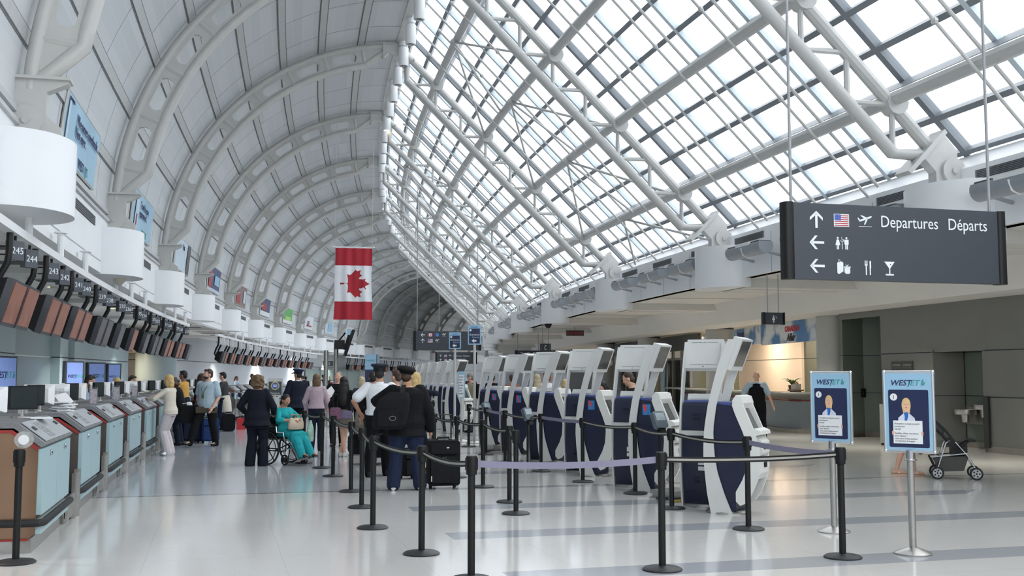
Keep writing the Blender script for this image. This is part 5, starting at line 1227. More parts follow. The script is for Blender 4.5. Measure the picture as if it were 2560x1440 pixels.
# round columns
COLM = mat('column_grey', (176, 176, 172), .4, var=.02)
CLB = ['round grey column at the corner of the passage, right of the sky-blue shop banners', 'round column with a steel skirt behind the nearest kiosk header', 'round column behind the third kiosk header', 'far round column behind the kiosks']
colr = at('round_column', CLB[0], 'column', 16.72, 28.35, 0, 0, 'round columns on the right')
mb = MB(); mb.lathe([(.50, 1.12), (.50, 2.2)], 28); mb.lathe([(.485, 2.2), (.485, 2.24)], 28); mb.lathe([(.50, 2.24), (.50, 3.42)], 28); mb.build('shaft', COLM, colr, sharp=40)
mb = MB(); mb.lathe([(.505, 0), (.505, 1.12)], 28); mb.build('steel_skirt', STEEL, colr)
mb = MB(); mb.lathe([(.53, 3.36), (.53, 3.42), (0, 3.42)], 28); mb.build('cap_ring', SEAM, colr)
for i, k in enumerate((1, 2, 3)): dup(colr, H(16.9, 28.35+9.6*k), -(28.35+9.6*k)/R, CLB[i+1])
# shop with the two banners
SHOPW = mat('shop_wall_beige', (206, 190, 172), .6, var=.02); SHOPG = mat('shop_panel_green', (86, 88, 76), .5)
def plainwall(name, pts, z0, z1, m):
    return rwall(name, pts, z0, z1, m, seams=(2.32,) if z0 == 0 else (), base=False)
plainwall('wall_shop_back', [(20.5, 30.0), (20.5, 38.6)], 0, 3.45, SHOPG)
plainwall('wall_shop_back_beige', [(20.4, 38.6), (20.4, 45.5)], 0, 3.45, SHOPW)
plainwall('wall_shop_back_olive', [(20.5, 45.5), (20.5, 52)], 0, 3.45, mat('olive_panel', (138, 138, 110), .6))
plainwall('wall_shop_end', [(17.0, 28.7), (20.6, 30.0)], 0, 3.45, GW)
# banners hang between the columns
SKYM = uvmat('banner_sky', lambda t, u, s, uv: (lambda n: NMIX(t, NM(t, 'MULTIPLY', NM(t, 'SUBTRACT', n.outputs['Fac'], .46), 9.0), lin((84, 138, 196)), lin((226, 234, 242))))(((n := t.nodes.new('ShaderNodeTexNoise')), n.inputs['Scale'].__setattr__('default_value', .9), n.inputs['Detail'].__setattr__('default_value', 6), t.links.new(uv, n.inputs['Vector']), n)[-1]), .5)
for nd in SKYM.node_tree.nodes:
    if nd.type == 'MATH' and nd.operation == 'MULTIPLY': nd.use_clamp = True
BLET = mat('banner_navy', (40, 52, 110), .5); BTEAL = mat('banner_teal', (70, 160, 170), .5); BRED = mat('banner_red', (196, 42, 48), .5); BBLK = mat('banner_black', (28, 30, 36), .5)
def banner(lab, u0, s0, u1, s1, z0=2.85, z1=3.42):
    A, B = H(u0, s0), H(u1, s1); d = B-A; w = d.length
    root = thing('shop_banner', lab, 'banner', Vector((A.x, A.y, z0)), atan2(d.y, d.x), 'sky banners over the shop'); h = z1-z0
    mb = MB(); uv = [[(x+s0*1.7, z) for x in (0, w)] for z in (0, h)]
    mb.grid([[Vector((x, -.03, z)) for x in (0, w)] for z in (0, h)], uv); mb.build('face', SKYM, root, sharp=0, recalc=False)
    mb = MB(); mb.b2((0, -.025, 0), (w, .03, h)); mb.build('backing', STEELW, root, sharp=0)
    return root, w, h
b1, w1, h1 = banner('sky banner over the shop with a navy and teal tour operator name and a star', 18.6, 42.2, 17.75, 36.0, 2.80, 3.45)
text('lettering', 'transat', .42, BLET, b1, (w1*.42, -.036, .30), depth=.003, bold=.012, sx=.9); text('lettering', 'HOLIDAYS', .17, BTEAL, b1, (w1*.45, -.036, .08), depth=.003)
mb = MB(); st = []
for i in range(10): r_ = .26 if i % 2 == 0 else .10; a = pi/2+i*pi/5; st.append((w1*.33+r_*cos(a), .36+r_*sin(a)))
mb.prism(st, -.037, -.033, Q2); mb.build('star', BTEAL, b1, sharp=0)
b2, w2, h2 = banner('sky banner over the shop with red and black lettering, nearest the corner column', 17.75, 35.95, 17.3, 30.6, 2.74, 3.45)
text('lettering', 'CANADIAN', .24, BRED, b2, (w2*.47, -.036, .38), depth=.003, bold=.012); text('lettering', 'Affair', .34, BBLK, b2, (w2*.50, -.036, .07), depth=.003, bold=.012, shear=.3)
b3, w3, h3 = banner('blue end banner left of the star banner with a red word', 19.4, 47.5, 18.6, 42.3, 2.80, 3.45)
text('lettering', 'sunwing', .38, BRED, b3, (w3*.55, -.036, .12), depth=.003, bold=.02)
# curved service desk
DSK = mat('desk_blue_grey', (128, 136, 140), .45, var=.03); DTOP = mat('desk_top_grey', (150, 148, 142), .4); DRED = mat('desk_red_line', (150, 52, 56), .5)
def dprof(t): return t
path = [(17.8, 45.5), (17.2, 41.0), (16.75, 36.0), (16.3, 32.0), (16.1, 30.3), (16.25, 29.5), (16.75, 29.1), (17.4, 29.2)]
dk = at('service_desk', 'long curved grey service desk with a red line under the sky banners', 'service desk', 16.1, 30.3, 0)
RM = Matrix.Rotation(30.3/R, 4, 'Z') @ Matrix.Translation(-H(16.1, 30.3))
def sweep(prof, m, nm):
    rings = []
    P_ = [H(*p) for p in path]
    for i, p in enumerate(P_):
        d = (P_[min(i+1, len(P_)-1)]-P_[max(i-1, 0)]).normalized(); nr = Vector((d.y, -d.x, 0))*-1
        rings.append([RM@(p+nr*(-o)+Vector((0, 0, z))) for o, z in prof])
    mb = MB(); mb.loft(rings); mb.build(nm, m, dk, sharp=30)
sweep([(0, .12), (.12, .12), (.12, .92), (0, .92)], DSK, 'front')
sweep([(-.02, .97), (.02, .97), (.3, 1.17), (.26, 1.2), (-.02, .99)], DTOP, 'slope'); sweep([(.26, 1.14), (.8, 1.14), (.8, 1.19), (.26, 1.19)], DTOP, 'worktop'); sweep([(-.015, .925), (.05, .925), (.05, .965), (-.015, .965)], DRED, 'red_line'); sweep([(-.05, .26), (.02, .26), (.02, .36), (-.05, .36)], DARK, 'bumper'); sweep([(.06, 0), (.3, 0), (.3, .12), (.06, .12)], BASEM, 'plinth')
gp = at('potted_palm', 'small potted plant on the service desk', 'plant', 17.35, 32.6, 1.19)
mb = MB(); mb.lathe([(0, 0), (.09, 0), (.12, .18), (.10, .18), (0, .16)], 14); mb.build('pot', mat('pot_brown', (96, 74, 60), .6), gp)
mb = MB()
for i in range(22):
    a = i*2.4; L_ = random.uniform(.22, .42); pts = [Vector((cos(a)*L_*t*.9, sin(a)*L_*t*.9, .17+L_*(1.5*t-1.0*t*t))) for t in (0, .35, .7, 1)]
    sd = Vector((-sin(a), cos(a), 0))
    mb.loft([[p-sd*w, p+Vector((0, 0, .004)), p+sd*w] for p, w in zip(pts, (.006, .03, .026, .003))], caps=False, closed=False)
mb.build('leaves', mat('palm_green', (96, 128, 66), .5, var=.3), gp, sharp=0, recalc=False)
for i, (u, s, lab) in enumerate(((17.0, 31.4, 'wire rack of leaflets on the service desk, nearer to the column'), (17.15, 32.0, 'stack of white leaflets on the service desk, left of the wire rack'))):
    r_ = at('leaflet_rack', lab, 'leaflet rack', u, s, 1.19, .4)
    mb = MB(); 
    for q in range(4): mb.b2((-.18+q*.09, -.05+.02*q, .0), (-.11+q*.09, -.03+.02*q, .20+.03*(q % 2)))
    mb.build('leaflets', PAPER, r_, sharp=0); mb = MB(); mb.b2((-.22, -.07, 0), (.2, .08, .05)); mb.build('tray', mat('tray_tan', (150, 126, 106), .6), r_)
pn_ = at('wall_banner', 'dark blue upright banner with a white star, beside the corner column', 'banner', 17.3, 29.5, 1.0, 0); mb = MB(); mb.b2((-.4, 0, 0), (.2, .04, 1.35)); mb.build('sheet', STNAVY, pn_, sharp=0); mb = MB(); mb.prism([(-.12+.5*x, .75+.5*y) for x, y in ((0, .45), (.08, .1), (.35, .0), (.08, -.1), (0, -.5), (-.08, -.1), (-.35, 0), (-.08, .1))], -.006, 0, Q2); mb.build('star', SKYB, pn_, sharp=0)
# deeper background behind the kiosks
plainwall('wall_right_back', [(22.0, 52), (21.0, 60), (19.5, 75), (18.5, 95)], 0, 3.45, mat('back_grey', (128, 126, 122), .5))
plainwall('wall_right_dark_head', [(17.6, 42.5), (17.6, 60.0)], 2.75, 3.42, mat('dark_head', (84, 86, 86), .5))
for i in range(6):
    s = 43.5+i*2.6; d_ = thing('door_%d' % (i+1), None, None); d_['kind'] = 'structure'
    mb = MB(); 
    for ds in (0, 1.25, 2.5): sbox(mb, 17.55, 17.65, s+ds-.05, s+ds+.05, 0, 2.75)
    sbox(mb, 17.55, 17.65, s, s+2.5, 2.35, 2.45); sbox(mb, 17.55, 17.65, s, s+2.5, 0, .12); mb.build('frame', mat('door_steel', (140, 140, 138), .35, metal=.6), d_, sharp=20)
    mb = MB(); sbox(mb, 17.59, 17.61, s+.05, s+2.45, .12, 2.35); mb.build('glass', CLEAR, d_, sharp=0)
# end of the hall
mb = MB(); A = [H(-9, SEND), H(18, SEND)]; mb.add([A[0], A[1], A[1]+Vector((0, 0, 14)), A[0]+Vector((0, 0, 14))], [(0, 1, 2, 3)]); struct(mb.build('wall_back', WALLW, sharp=0))
mb = MB(); mb.add([H(-8, -6), H(34, -6), H(34, -6, 3.6), H(-8, -6, 3.6)], [(0, 1, 2, 3)]); struct(mb.build('wall_front', WALLW, sharp=0))
# glazed screens and tall partitions under the far left vault
for i, s in enumerate((104, 110, 116, 122)):
    p_ = at('partition', 'pale green glass partition beyond the far counters, %s from the near side' % ORD[i], 'partition', -5.2, s, 0, pi/2, 'glass partitions'); mb = MB(); mb.b2((-2.9, 0, 0), (2.9, .05, 2.3)); mb.build('pane', mat('partition_green', (162, 182, 174), .2), p_, sharp=0); mb = MB(); mb.b2((-2.95, -.03, 0), (-2.85, .08, 2.5)); mb.b2((2.85, -.03, 0), (2.95, .08, 2.5)); mb.build('posts', STEEL, p_)
pan = at('wall_panel', 'row of five navy blue airline panels on the far left wall, behind the peaked cap', 'panels', -6.1, 93.2, 0, 0)
for i in range(5):
    mb = MB(); mb.b2((0, -6.9+i*2.8, 1.06), (.06, -4.3+i*2.8, 2.46)); mb.build('panel', mat('panel_navy', (72, 78, 128), .4), pan, sharp=0); mb = MB(); mb.b2((.06, -6.3+i*2.8, 1.6), (.065, -4.9+i*2.8, 1.85)); mb.build('panel_mark', mat('panel_mark', (150, 158, 196), .5), pan, sharp=0)
# ---- daylight-white downlights in the soffits; the left row runs on to brighten its walls
YEL = mat('downlight_glow', (250, 240, 140), .4, emit=1.6)
dls = [(14.5, 23.0), (14.6, 27.3), (14.6, 38.6), (13.9, 47.5), (13.8, 54), (13.6, 64), (14.3, 18.0), (13.5, 74)]
d0 = at('downlight', '', 'downlight', dls[0][0], dls[0][1], 4.05, 0, 'yellow downlights in the right soffit')
mb = MB(); mb.lathe([(.0, -.004), (.13, -.004), (.13, .0), (0, 0)], 20); mb.build('lamp', YEL, d0); mb = MB(); mb.lathe([(.13, -.012), (.16, -.012), (.16, .0), (.13, 0)], 20, caps=False); mb.build('ring', WHITE, d0)
for i, (u, s) in enumerate(dls):
    lab = ['yellow downlight under the big departures sign, nearer its middle', 'yellow downlight left under the big departures sign', 'yellow downlight in the soffit above the second kiosk pair', 'yellow downlight in the soffit right of the exit sign', 'yellow downlight in the soffit left of the exit sign', 'yellow downlight far down the right soffit', 'yellow downlight nearest the camera in the right soffit', 'farthest yellow downlight in the right soffit'][i]
    if i == 0: d0['label'] = lab
    else: dup(d0, H(u, s, 4.05), -s/R, lab)
def lamp(name, kind, loc, e, col, size=.5, rot=None, size_y=None):
    l = bpy.data.lights.new(name, kind); l.energy = e; l.color = col
    if kind == 'AREA':
        l.size = size
        if size_y: l.shape = 'RECTANGLE'; l.size_y = size_y
    else: l.shadow_soft_size = size
    o = bpy.data.objects.new(name, l); COL.objects.link(o); o.location = loc
    if rot: o.rotation_euler = rot
    return o
for u, s in dls+[(14.0, 11.0), (14.0, 33.5)]: lamp('downlight_lamp', 'AREA', H(u, s, 4.044), 12, (1, .95, .82), .24).data.spread = 1.5  # last two have no fixture, fill added for the right wall
for s in (12, 21, 30, 39, 48, 60, 72, 84, 96, 110): lamp('counter_downlight_fill', 'AREA', H(-4.6, s, 3.955), 40, (1, .96, .9), .24).data.spread = 1.7  # row carried past the known downlight, added to brighten the pale walls
cd0 = at('downlight', 'yellow downlight over the baggage belt, nearest the camera', 'downlight', -4.6, 12, 3.98, 0, 'downlights in the left soffit')
for c in kids(d0): k_ = c.copy(); COL.objects.link(k_); k_.parent = cd0
for i, s in enumerate((21, 30, 39, 48, 60, 72, 84, 96, 110)): dup(cd0, H(-4.6, s, 3.98), -s/R, 'yellow downlight over the baggage belt, %s from the camera' % ORD[i+1])  # fixtures drawn for the whole row, the added lamps too
for s in (33, 37, 41): lamp('shop_lamp', 'AREA', H(19.2, s, 3.44), 34, (1, .86, .68), .3)
for s in (48, 54, 60, 68): lamp('hall_lamp', 'AREA', H(19.5, s, 3.44), 26, (1, .9, .76), .3)
lamp('alcove_lamp', 'AREA', H(-7.8, 55, 2.89), 22, (1, .82, .6), .3)
# ================= people
SKINS = {'fair': mat('skin_fair', (214, 168, 144), .55, var=.05), 'tan': mat('skin_tan', (186, 138, 110), .55, var=.05), 'brown': mat('skin_brown', (142, 98, 74), .55, var=.05)}
HAIRS = {n: mat('hair_'+n, c, .6, var=.3, scale=60) for n, c in (('black', (24, 21, 20)), ('brown', (62, 44, 34)), ('blonde', (196, 166, 112)), ('ash', (178, 164, 136)), ('grey', (120, 116, 112)), ('ginger', (146, 78, 42)), ('lightbrown', (104, 80, 58)))}
def fabric(n, c, var=.08, scale=14): return mat('cloth_'+n, c, .85, var=var, scale=scale, spec=.2, bump=.25)
EYEW = mat('eye_white', (220, 216, 212), .3); EYED = mat('eye_dark', (40, 30, 26), .3); LIPS = mat('lips', (168, 96, 88), .5)
def finish(mb, name, m, parent, vox=.009, smooth=3, label=None):
    """fuse overlapping volumes into one continuous skin"""
    me = bpy.data.meshes.new(name); me.from_pydata([tuple(v) for v in mb.v], [], mb.f)
    b = bmesh.new(); b.from_mesh(me); bmesh.ops.recalc_face_normals(b, faces=b.faces[:]); b.to_mesh(me); b.free()
    o = bpy.data.objects.new(name, me); COL.objects.link(o)
    r = o.modifiers.new('fuse', 'REMESH'); r.mode = 'VOXEL'; r.voxel_size = vox; r.use_smooth_shade = True
    if smooth:
        k = o.modifiers.new('soften', 'SMOOTH'); k.factor = .5; k.iterations = smooth
    dg = bpy.context.evaluated_depsgraph_get(); m2 = bpy.data.meshes.new_from_object(o.evaluated_get(dg))
    bpy.data.objects.remove(o); bpy.data.meshes.remove(me)
    m2.name = name; m2.materials.clear(); m2.materials.append(m); m2.polygons.foreach_set('use_smooth', [True]*len(m2.polygons))
    o = bpy.data.objects.new(name, m2); COL.objects.link(o); o.parent = parent
    if label: o['label'] = label
    return o
def ik(a, t, l1, l2, hint):
    d = t-a; L_ = min(d.length, (l1+l2)*.995); dn = d.normalized(); t = a+dn*L_
    x = (l1*l1-l2*l2+L_*L_)/(2*L_); h = sqrt(max(1e-6, l1*l1-x*x)); p = hint-dn*hint.dot(dn)
    p = p.normalized() if p.length > 1e-5 else Vector((0, 0, 1))
    return a+dn*x+p*h, t
def seg(mb, pts, rad, n=10):
    """smoothly tapering limb through joints, rounded at its ends"""
    P_, Q = [], []
    for i in range(len(pts)-1):
        for t in (0, .25, .5, .75):
            P_.append(pts[i].lerp(pts[i+1], t)); Q.append(rad[i]+(rad[i+1]-rad[i])*t)
    P_.append(pts[-1]); Q.append(rad[-1])
    mb.tube(P_, Q, n); mb.sphere(pts[0], rad[0], 10, 7); mb.sphere(pts[-1], rad[-1], 10, 7)
    for p, r in zip(pts[1:-1], rad[1:-1]): mb.sphere(p, r*1.02, 10, 7)
def person(lab, u, s, face=0, ht=1.72, build=1., female=False, skin='fair', hair=('short', 'brown'), top=None, bottom=None, shoes=BLACK, lean=0., side=0., head=(0., 0.), feet=None, hands=None, elbow=None, hip=None, vox=.010, extras=None, group=None, z=0., grip=0., kneehint=None):
    """standing, walking or sitting figure; local +y is where it faces, hands and feet in metres for a 1.72 m person"""
    k = ht/1.72
    root = at('person', lab, 'person', u, s, z, -radians(face), group)
    V = lambda x, y, zz: Vector((x, y, zz))*k
    w = build
    hipc = Vector(hip)*k if hip else V(0, 0, .94)
    up = Vector((sin(side), sin(lean)*cos(side), cos(lean)*cos(side))); fw = Vector((0, cos(lean), -sin(lean))); rt = fw.cross(up).normalized()
    T = lambda x, y, t: hipc+rt*(x*k)+fw*(y*k)+up*(t*k)
    shw = (.150 if female else .178)*(.80+.20*w)
    neck = T(0, -.015, .50); SHL, SHR = T(-shw, -.01, .425), T(shw, -.01, .425)
    hy, hp = head
    HM = Matrix.Translation(T(0, .0, .50)) @ (Matrix(((rt.x, fw.x, up.x), (rt.y, fw.y, up.y), (rt.z, fw.z, up.z))).to_4x4() @ Matrix.Rotation(lean*.75, 4, 'X')) @ Matrix.Rotation(-radians(hy), 4, 'Z') @ Matrix.Rotation(radians(hp), 4, 'X')
    HH = lambda x, y, zz: HM@(Vector((x, y, zz))*k)
    hv = (.085 if female else .095)
    feet = feet or ((-.10, 0, 0), (.10, .02, 0)); hands = hands or ((-.25, .05, .80), (.25, .05, .80))
    kh = kneehint or Vector((0, 1, 0)); elbow = elbow or (Vector((-.5, -1, 0)), Vector((.5, -1, 0)))
    legs = []
    for sx, f in zip((-1, 1), feet):
        hj = hipc+rt*(sx*hv*k)-up*(.02*k); an = Vector((f[0], f[1], f[2]+.085))*k
        kn, an2 = ik(hj, an, .43*k, .425*k, kh); legs.append((hj, kn, an2))
    arms = []
    for sh, h, e in zip((SHL, SHR), hands, elbow):
        el, wr = ik(sh, Vector(h)*k, .30*k, .265*k, e); arms.append((sh, el, wr))
    # ---- body
    mb = MB()
    rx = [(-.19, .155, .125), (-.09, .135, .10), (.0, .165 if female else .155, .115), (.10, .14 if female else .145, .10), (.20, .128 if female else .15, .098), (.32, .15 if female else .165, .105), (.40, .158 if female else .178, .10), (.435, .148 if female else .165, .088), (.465, .115, .074), (.485, .075, .062), (.505, .056, .055), (.56, .052, .055)]
    def torso(mb, infl=0., t0=-.1, t1=.6, belly=0., flare=0.):
        rings = []
        for t, a, b in rx:
            if not (t0 <= t <= t1): continue
            e = flare*max(0, (.12-t)/.2)
            a, b = a*w+infl+e, b*(w if w < 1 else 1+(w-1)*1.4)+infl+e*.8; yb = belly*math.exp(-((t-.14)/.11)**2)
            rings.append([T(a*cos(q), (b+(yb if sin(q) > 0 else 0))*sin(q)-(.0 if t < .45 else .01), t) for q in [2*pi*i/16 for i in range(16)]])
        mb.loft(rings)
    torso(mb)
    for sx in (-1, 1): mb.sphere(T(sx*shw*.96, -.008, .42), .052*k*(.7+.3*w), 10, 7); mb.sphere(T(sx*.075*w, -.025, -.03), .083*k*w, 10, 7)
    if female:
        for sx in (-1, 1): mb.sphere(T(sx*.07, .085, .33), .062*k, 10, 7)
    for hj, kn, an in legs: seg(mb, [hj, hj.lerp(kn, .5), kn, kn.lerp(an, .35), an], [.088*k*w, .074*k*w, .054*k, .056*k, .036*k])
    for (hj, kn, an), f in zip(legs, feet):
        d = Vector((f[3] if len(f) > 3 else 0, 1, 0)).normalized(); toe = an+d*(.15*k)-Vector((0, 0, .05*k)); heel = an-d*(.05*k)-Vector((0, 0, .045*k))
        seg(mb, [heel, an+d*.06*k-Vector((0, 0, .035*k)), toe], [.032*k, .036*k, .026*k], 8)
    hnds = []
    for (sh, el, wr), sx in zip(arms, (-1, 1)):
        seg(mb, [sh, sh.lerp(el, .5), el, el.lerp(wr, .4), wr], [.050*k*(.6+.4*w), .044*k*(.6+.4*w), .037*k, .036*k, .026*k])
        d = (wr-el).normalized(); sdv = d.cross(Vector((0, 0, 1))); sdv = sdv.normalized() if sdv.length > .2 else Vector((0, 1, 0)) if abs(d.y) < .8 else Vector((1, 0, 0))
        nv = sdv.cross(d).normalized()
        if nv.z > 0: nv = -nv
        if abs(d.z) > .8: sdv = Vector((0, 1, 0)); sdv = (sdv-d*sdv.dot(d)).normalized(); nv = Vector((-sx, 0, 0))
        pc = wr+d*(.045*k)
        for q in range(5): c_ = wr+d*(.012+.018*q)*k; mb.sphere(c_, (.028*k, .028*k, .022*k), 8, 6)
        for i in range(4):
            o = (i-1.5)*.0195*k; L_ = (.062, .072, .068, .052)[i]*k; cu = .35+grip
            a0 = pc+sdv*o+d*(.03*k); a1 = a0+(d*cos(cu*.5)+nv*sin(cu*.5))*L_*.5; a2 = a1+(d*cos(cu*1.4)+nv*sin(cu*1.4))*L_*.5
            seg(mb, [a0, a1, a2], [.0105*k, .0095*k, .008*k], 6)
        th = sdv*(1 if sx*1 > 0 else -1)
        if sdv.y*0 == 0: th = sdv if sdv.dot(Vector((-sx, .6, .2))) > 0 else -sdv
        b0 = wr+d*.02*k+th*.022*k; seg(mb, [b0, b0+(d*.5+th*.6+nv*.35)*.04*k, b0+(d*.9+th*.6+nv*.6)*.062*k], [.0135*k, .012*k, .0095*k], 6)
        hnds.append((wr, d, nv, sdv, pc))
    # head
    seg(mb, [T(0, -.012, .46), HH(0, .0, .08)], [.058*k, .055*k])
    mb2 = MB()
    mb2.sphere((0, -.005, .165), (.076, .096, .095), 16, 12); mb2.sphere((0, .02, .105), (.060, .070, .075), 14, 10); mb2.sphere((0, .055, .065), (.034, .032, .026), 10, 7)
    mb2.loft([[(-.010, .092, .155), (.010, .092, .155), (.006, .084, .17), (-.006, .084, .17)], [(-.017, .085, .112), (.017, .085, .112), (.010, .118, .116), (-.010, .118, .116)]])
    for sx in (-1, 1):
        mb2.sphere((sx*.079, -.008, .13), (.013, .026, .034), 8, 6); mb2.sphere((sx*.032, .074, .163), (.028, .018, .011), 8, 5); mb2.sphere((sx*.045, .058, .118), (.022, .022, .022), 8, 6)
    for v in mb2.v: v.xyz = HM@(v*k)
    mb.add(mb2.v, mb2.f)
    finish(mb, 'body', SKINS[skin], root, vox*.85, 2)
    e = MB()
    for sx in (-1, 1): e.sphere(HH(sx*.031, .078, .146), .0125*k, 8, 6)
    e.build('eyes', EYEW, root); e = MB()
    for sx in (-1, 1): e.sphere(HH(sx*.031, .0875, .146), .0062*k, 8, 6)
    e.build('pupils', EYED, root); e = MB(); e.sphere(HH(0, .086, .088), (.022*k, .009*k, .008*k), 10, 6); e.build('mouth', LIPS, root)
    # ---- hair or headgear
    hs, hc = hair
    if hs != 'bald':
        h = MB(); hm = HAIRS[hc]
        def S_(c, r): i0 = len(h.v); h.sphere(c, r, 14, 10); h.xf(HM@Matrix.Diagonal((k, k, k, 1)), i0)
        if hs == 'crop': S_((0, -.018, .180), (.0805, .092, .092)); S_((0, -.05, .13), (.074, .058, .07))
        elif hs == 'short': S_((0, -.022, .182), (.084, .094, .094)); S_((0, -.06, .13), (.070, .052, .07)); S_((0, .05, .235), (.055, .04, .03))
        elif hs == 'bob':
            S_((0, -.02, .18), (.090, .102, .096)); S_((0, -.045, .10), (.094, .075, .10)); S_((0, -.045, .04), (.092, .062, .07))
            for sx in (-1, 1): S_((sx*.072, .005, .09), (.026, .05, .09))
        elif hs == 'long':
            S_((0, -.02, .18), (.090, .102, .096)); S_((0, -.055, .08), (.098, .07, .12)); S_((0, -.085, -.06), (.105, .055, .16)); S_((0, -.10, -.20), (.095, .045, .17))
            for sx in (-1, 1): S_((sx*.078, .0, .08), (.024, .045, .12))
        elif hs == 'pony': S_((0, -.02, .18), (.086, .098, .094)); S_((0, -.10, .14), (.035, .04, .045)); S_((0, -.125, .06), (.032, .03, .09))
        elif hs == 'curly':
            random.seed(5)
            S_((0, -.03, .17), (.10, .105, .10)); S_((0, -.05, .08), (.105, .08, .10))
            for i in range(60):
                a = random.uniform(0, 2*pi); b = random.uniform(-.9, 1.3); S_((.105*cos(a)*cos(b*.7), -.035+.105*sin(a)*cos(b*.7) if sin(a) < .3 else .03, .12+.11*sin(b)), (.03, .03, .03))
        if hs == 'fringe':
            S_((0, -.02, .182), (.086, .098, .094)); S_((0, -.055, .11), (.082, .06, .09))
        finish(h, 'hair', hm, root, vox*.9, 2)
    # ---- clothes
    if top:
        m, sleeve, o = top['mat'], top.get('sleeve', 'long'), top
        inf = o.get('infl', .018); c = MB(); torso(c, inf, o.get('t0', -.10), .49, o.get('belly', 0), o.get('flare', 0))
        if female:
            for sx in (-1, 1): c.sphere(T(sx*.07, .085, .33), (.062+inf)*k, 10, 7)
        for sx in (-1, 1): c.sphere(T(sx*shw*.95, -.008, .418), (.056+inf*.6)*k*(.7+.3*w), 10, 7)
        for (sh, el, wr) in arms:
            ai = inf*.5+o.get('arm', 0)*.6; ws = .6+.4*w
            if sleeve == 'long': seg(c, [sh, el, el.lerp(wr, .5), el.lerp(wr, .92)], [(.052*ws+ai)*k, (.041*ws+ai)*k, (.038+ai)*k, (.032+ai)*k])
            elif sleeve == 'short': seg(c, [sh, sh.lerp(el, .45), sh.lerp(el, .72)], [(.053*ws+ai)*k, (.050*ws+ai)*k, (.052*ws+ai)*k])
            elif sleeve == 'three': seg(c, [sh, el, el.lerp(wr, .3)], [(.052*ws+ai)*k, (.043+ai)*k, (.043+ai)*k])
        finish(c, o.get('name', 'shirt'), m, root, vox, 3)
        if o.get('collar'):
            c = MB(); c.lathe([(.062*k, 0), (.075*k, .0), (.066*k, .05*k), (.058*k, .05*k)], 16, caps=False); 
            M_ = Matrix.Translation(T(0, -.012, .462)) @ Matrix(((rt.x, fw.x, up.x), (rt.y, fw.y, up.y), (rt.z, fw.z, up.z))).to_4x4(); c.xf(M_); c.build('collar', o['collar'], root)
    if bottom:
        m = bottom['mat']; inf = bottom.get('infl', .016); c = MB()
        rings = []
        kind = bottom.get('kind', 'trousers')
        if kind in ('trousers', 'shorts'):
            for t, a, b in ((-.12, .12, .10), (-.05, .155, .115), (.0, .162, .12), (.06, .15, .112), (.10, .142, .105)):
                rings.append([T((a*w+inf)*cos(q), (b*(1+(w-1)*1.2)+inf)*sin(q), t) for q in [2*pi*i/16 for i in range(16)]])
            c.loft(rings)
            for sx in (-1, 1): c.sphere(T(sx*.075*w, -.025, -.03), (.082*w+inf*.8)*k, 10, 7)
            for hj, kn, an in legs:
                if kind == 'shorts': seg(c, [hj, hj.lerp(kn, .5), hj.lerp(kn, .8)], [(.092*w+inf)*k, (.082*w+inf)*k, (.08+inf)*k])
                else:
                    hem = bottom.get('hem', .060)
                    lo_ = an+Vector((0, 0, (-.045+bottom.get('rise', 0))*k)); seg(c, [hj, hj.lerp(kn, .5), kn, kn.lerp(an, .45), lo_], [(.090*w+inf)*k, (.078*w+inf)*k, (.060+inf)*k, (.052+hem*.2+inf)*k, (hem+inf*.4)*k])
        else:   # skirt
            L_ = bottom.get('len', .45); fl_ = bottom.get('flare', .04); n = 8
            for j in range(n+1):
                t = .10-(L_+.10)*j/n; e = inf+fl_*j/n; a, b = (.135+.035*min(1, j/3))*w+e, (.10+.03*min(1, j/3))*w+e
                rings.append([T((a+.006*cos(q*7)*j/n)*cos(q), (b+.006*cos(q*7)*j/n)*sin(q), t) for q in [2*pi*i/28 for i in range(28)]])
            c.loft(rings)
        finish(c, bottom.get('name', kind), m, root, vox, 2)
    if shoes:
        for (hj, kn, an), f in zip(legs, feet):
            d = Vector((f[3] if len(f) > 3 else 0, 1, 0)).normalized(); sd = Vector((d.y, -d.x, 0)); c = MB(); b0 = an-Vector((0, 0, .085*k)); pitch = f[4] if len(f) > 4 else 0.
            rings = []
            for yy, ww, hh in ((-.085, .02, .055), (-.075, .034, .085), (-.03, .038, .10), (.03, .040, .088), (.09, .046, .062), (.15, .044, .05), (.185, .028, .04), (.195, .012, .025)):
                zo = max(0, -yy*sin(pitch)*1.0) if pitch > 0 else 0
                rings.append([b0+d*(yy*k)+sd*(ww*k*cos(q)*1.08)+Vector((0, 0, (zo+hh/2+hh/2*sin(q))*k)) for q in [2*pi*i/12 for i in range(12)]])
            c.loft(rings); c.build('shoe', shoes, root, sharp=60)
    info = dict(root=root, T=T, HM=HM, k=k, arms=arms, legs=legs, hands=hnds, rt=rt, fw=fw, up=up, neck=neck)
    return info
def piece(p, mb, name, m, vox=None, label=None):
    if vox: return finish(mb, name, m, p['root'], vox, 2, label)
    return mb.build(name, m, p['root'], sharp=40, label=label)
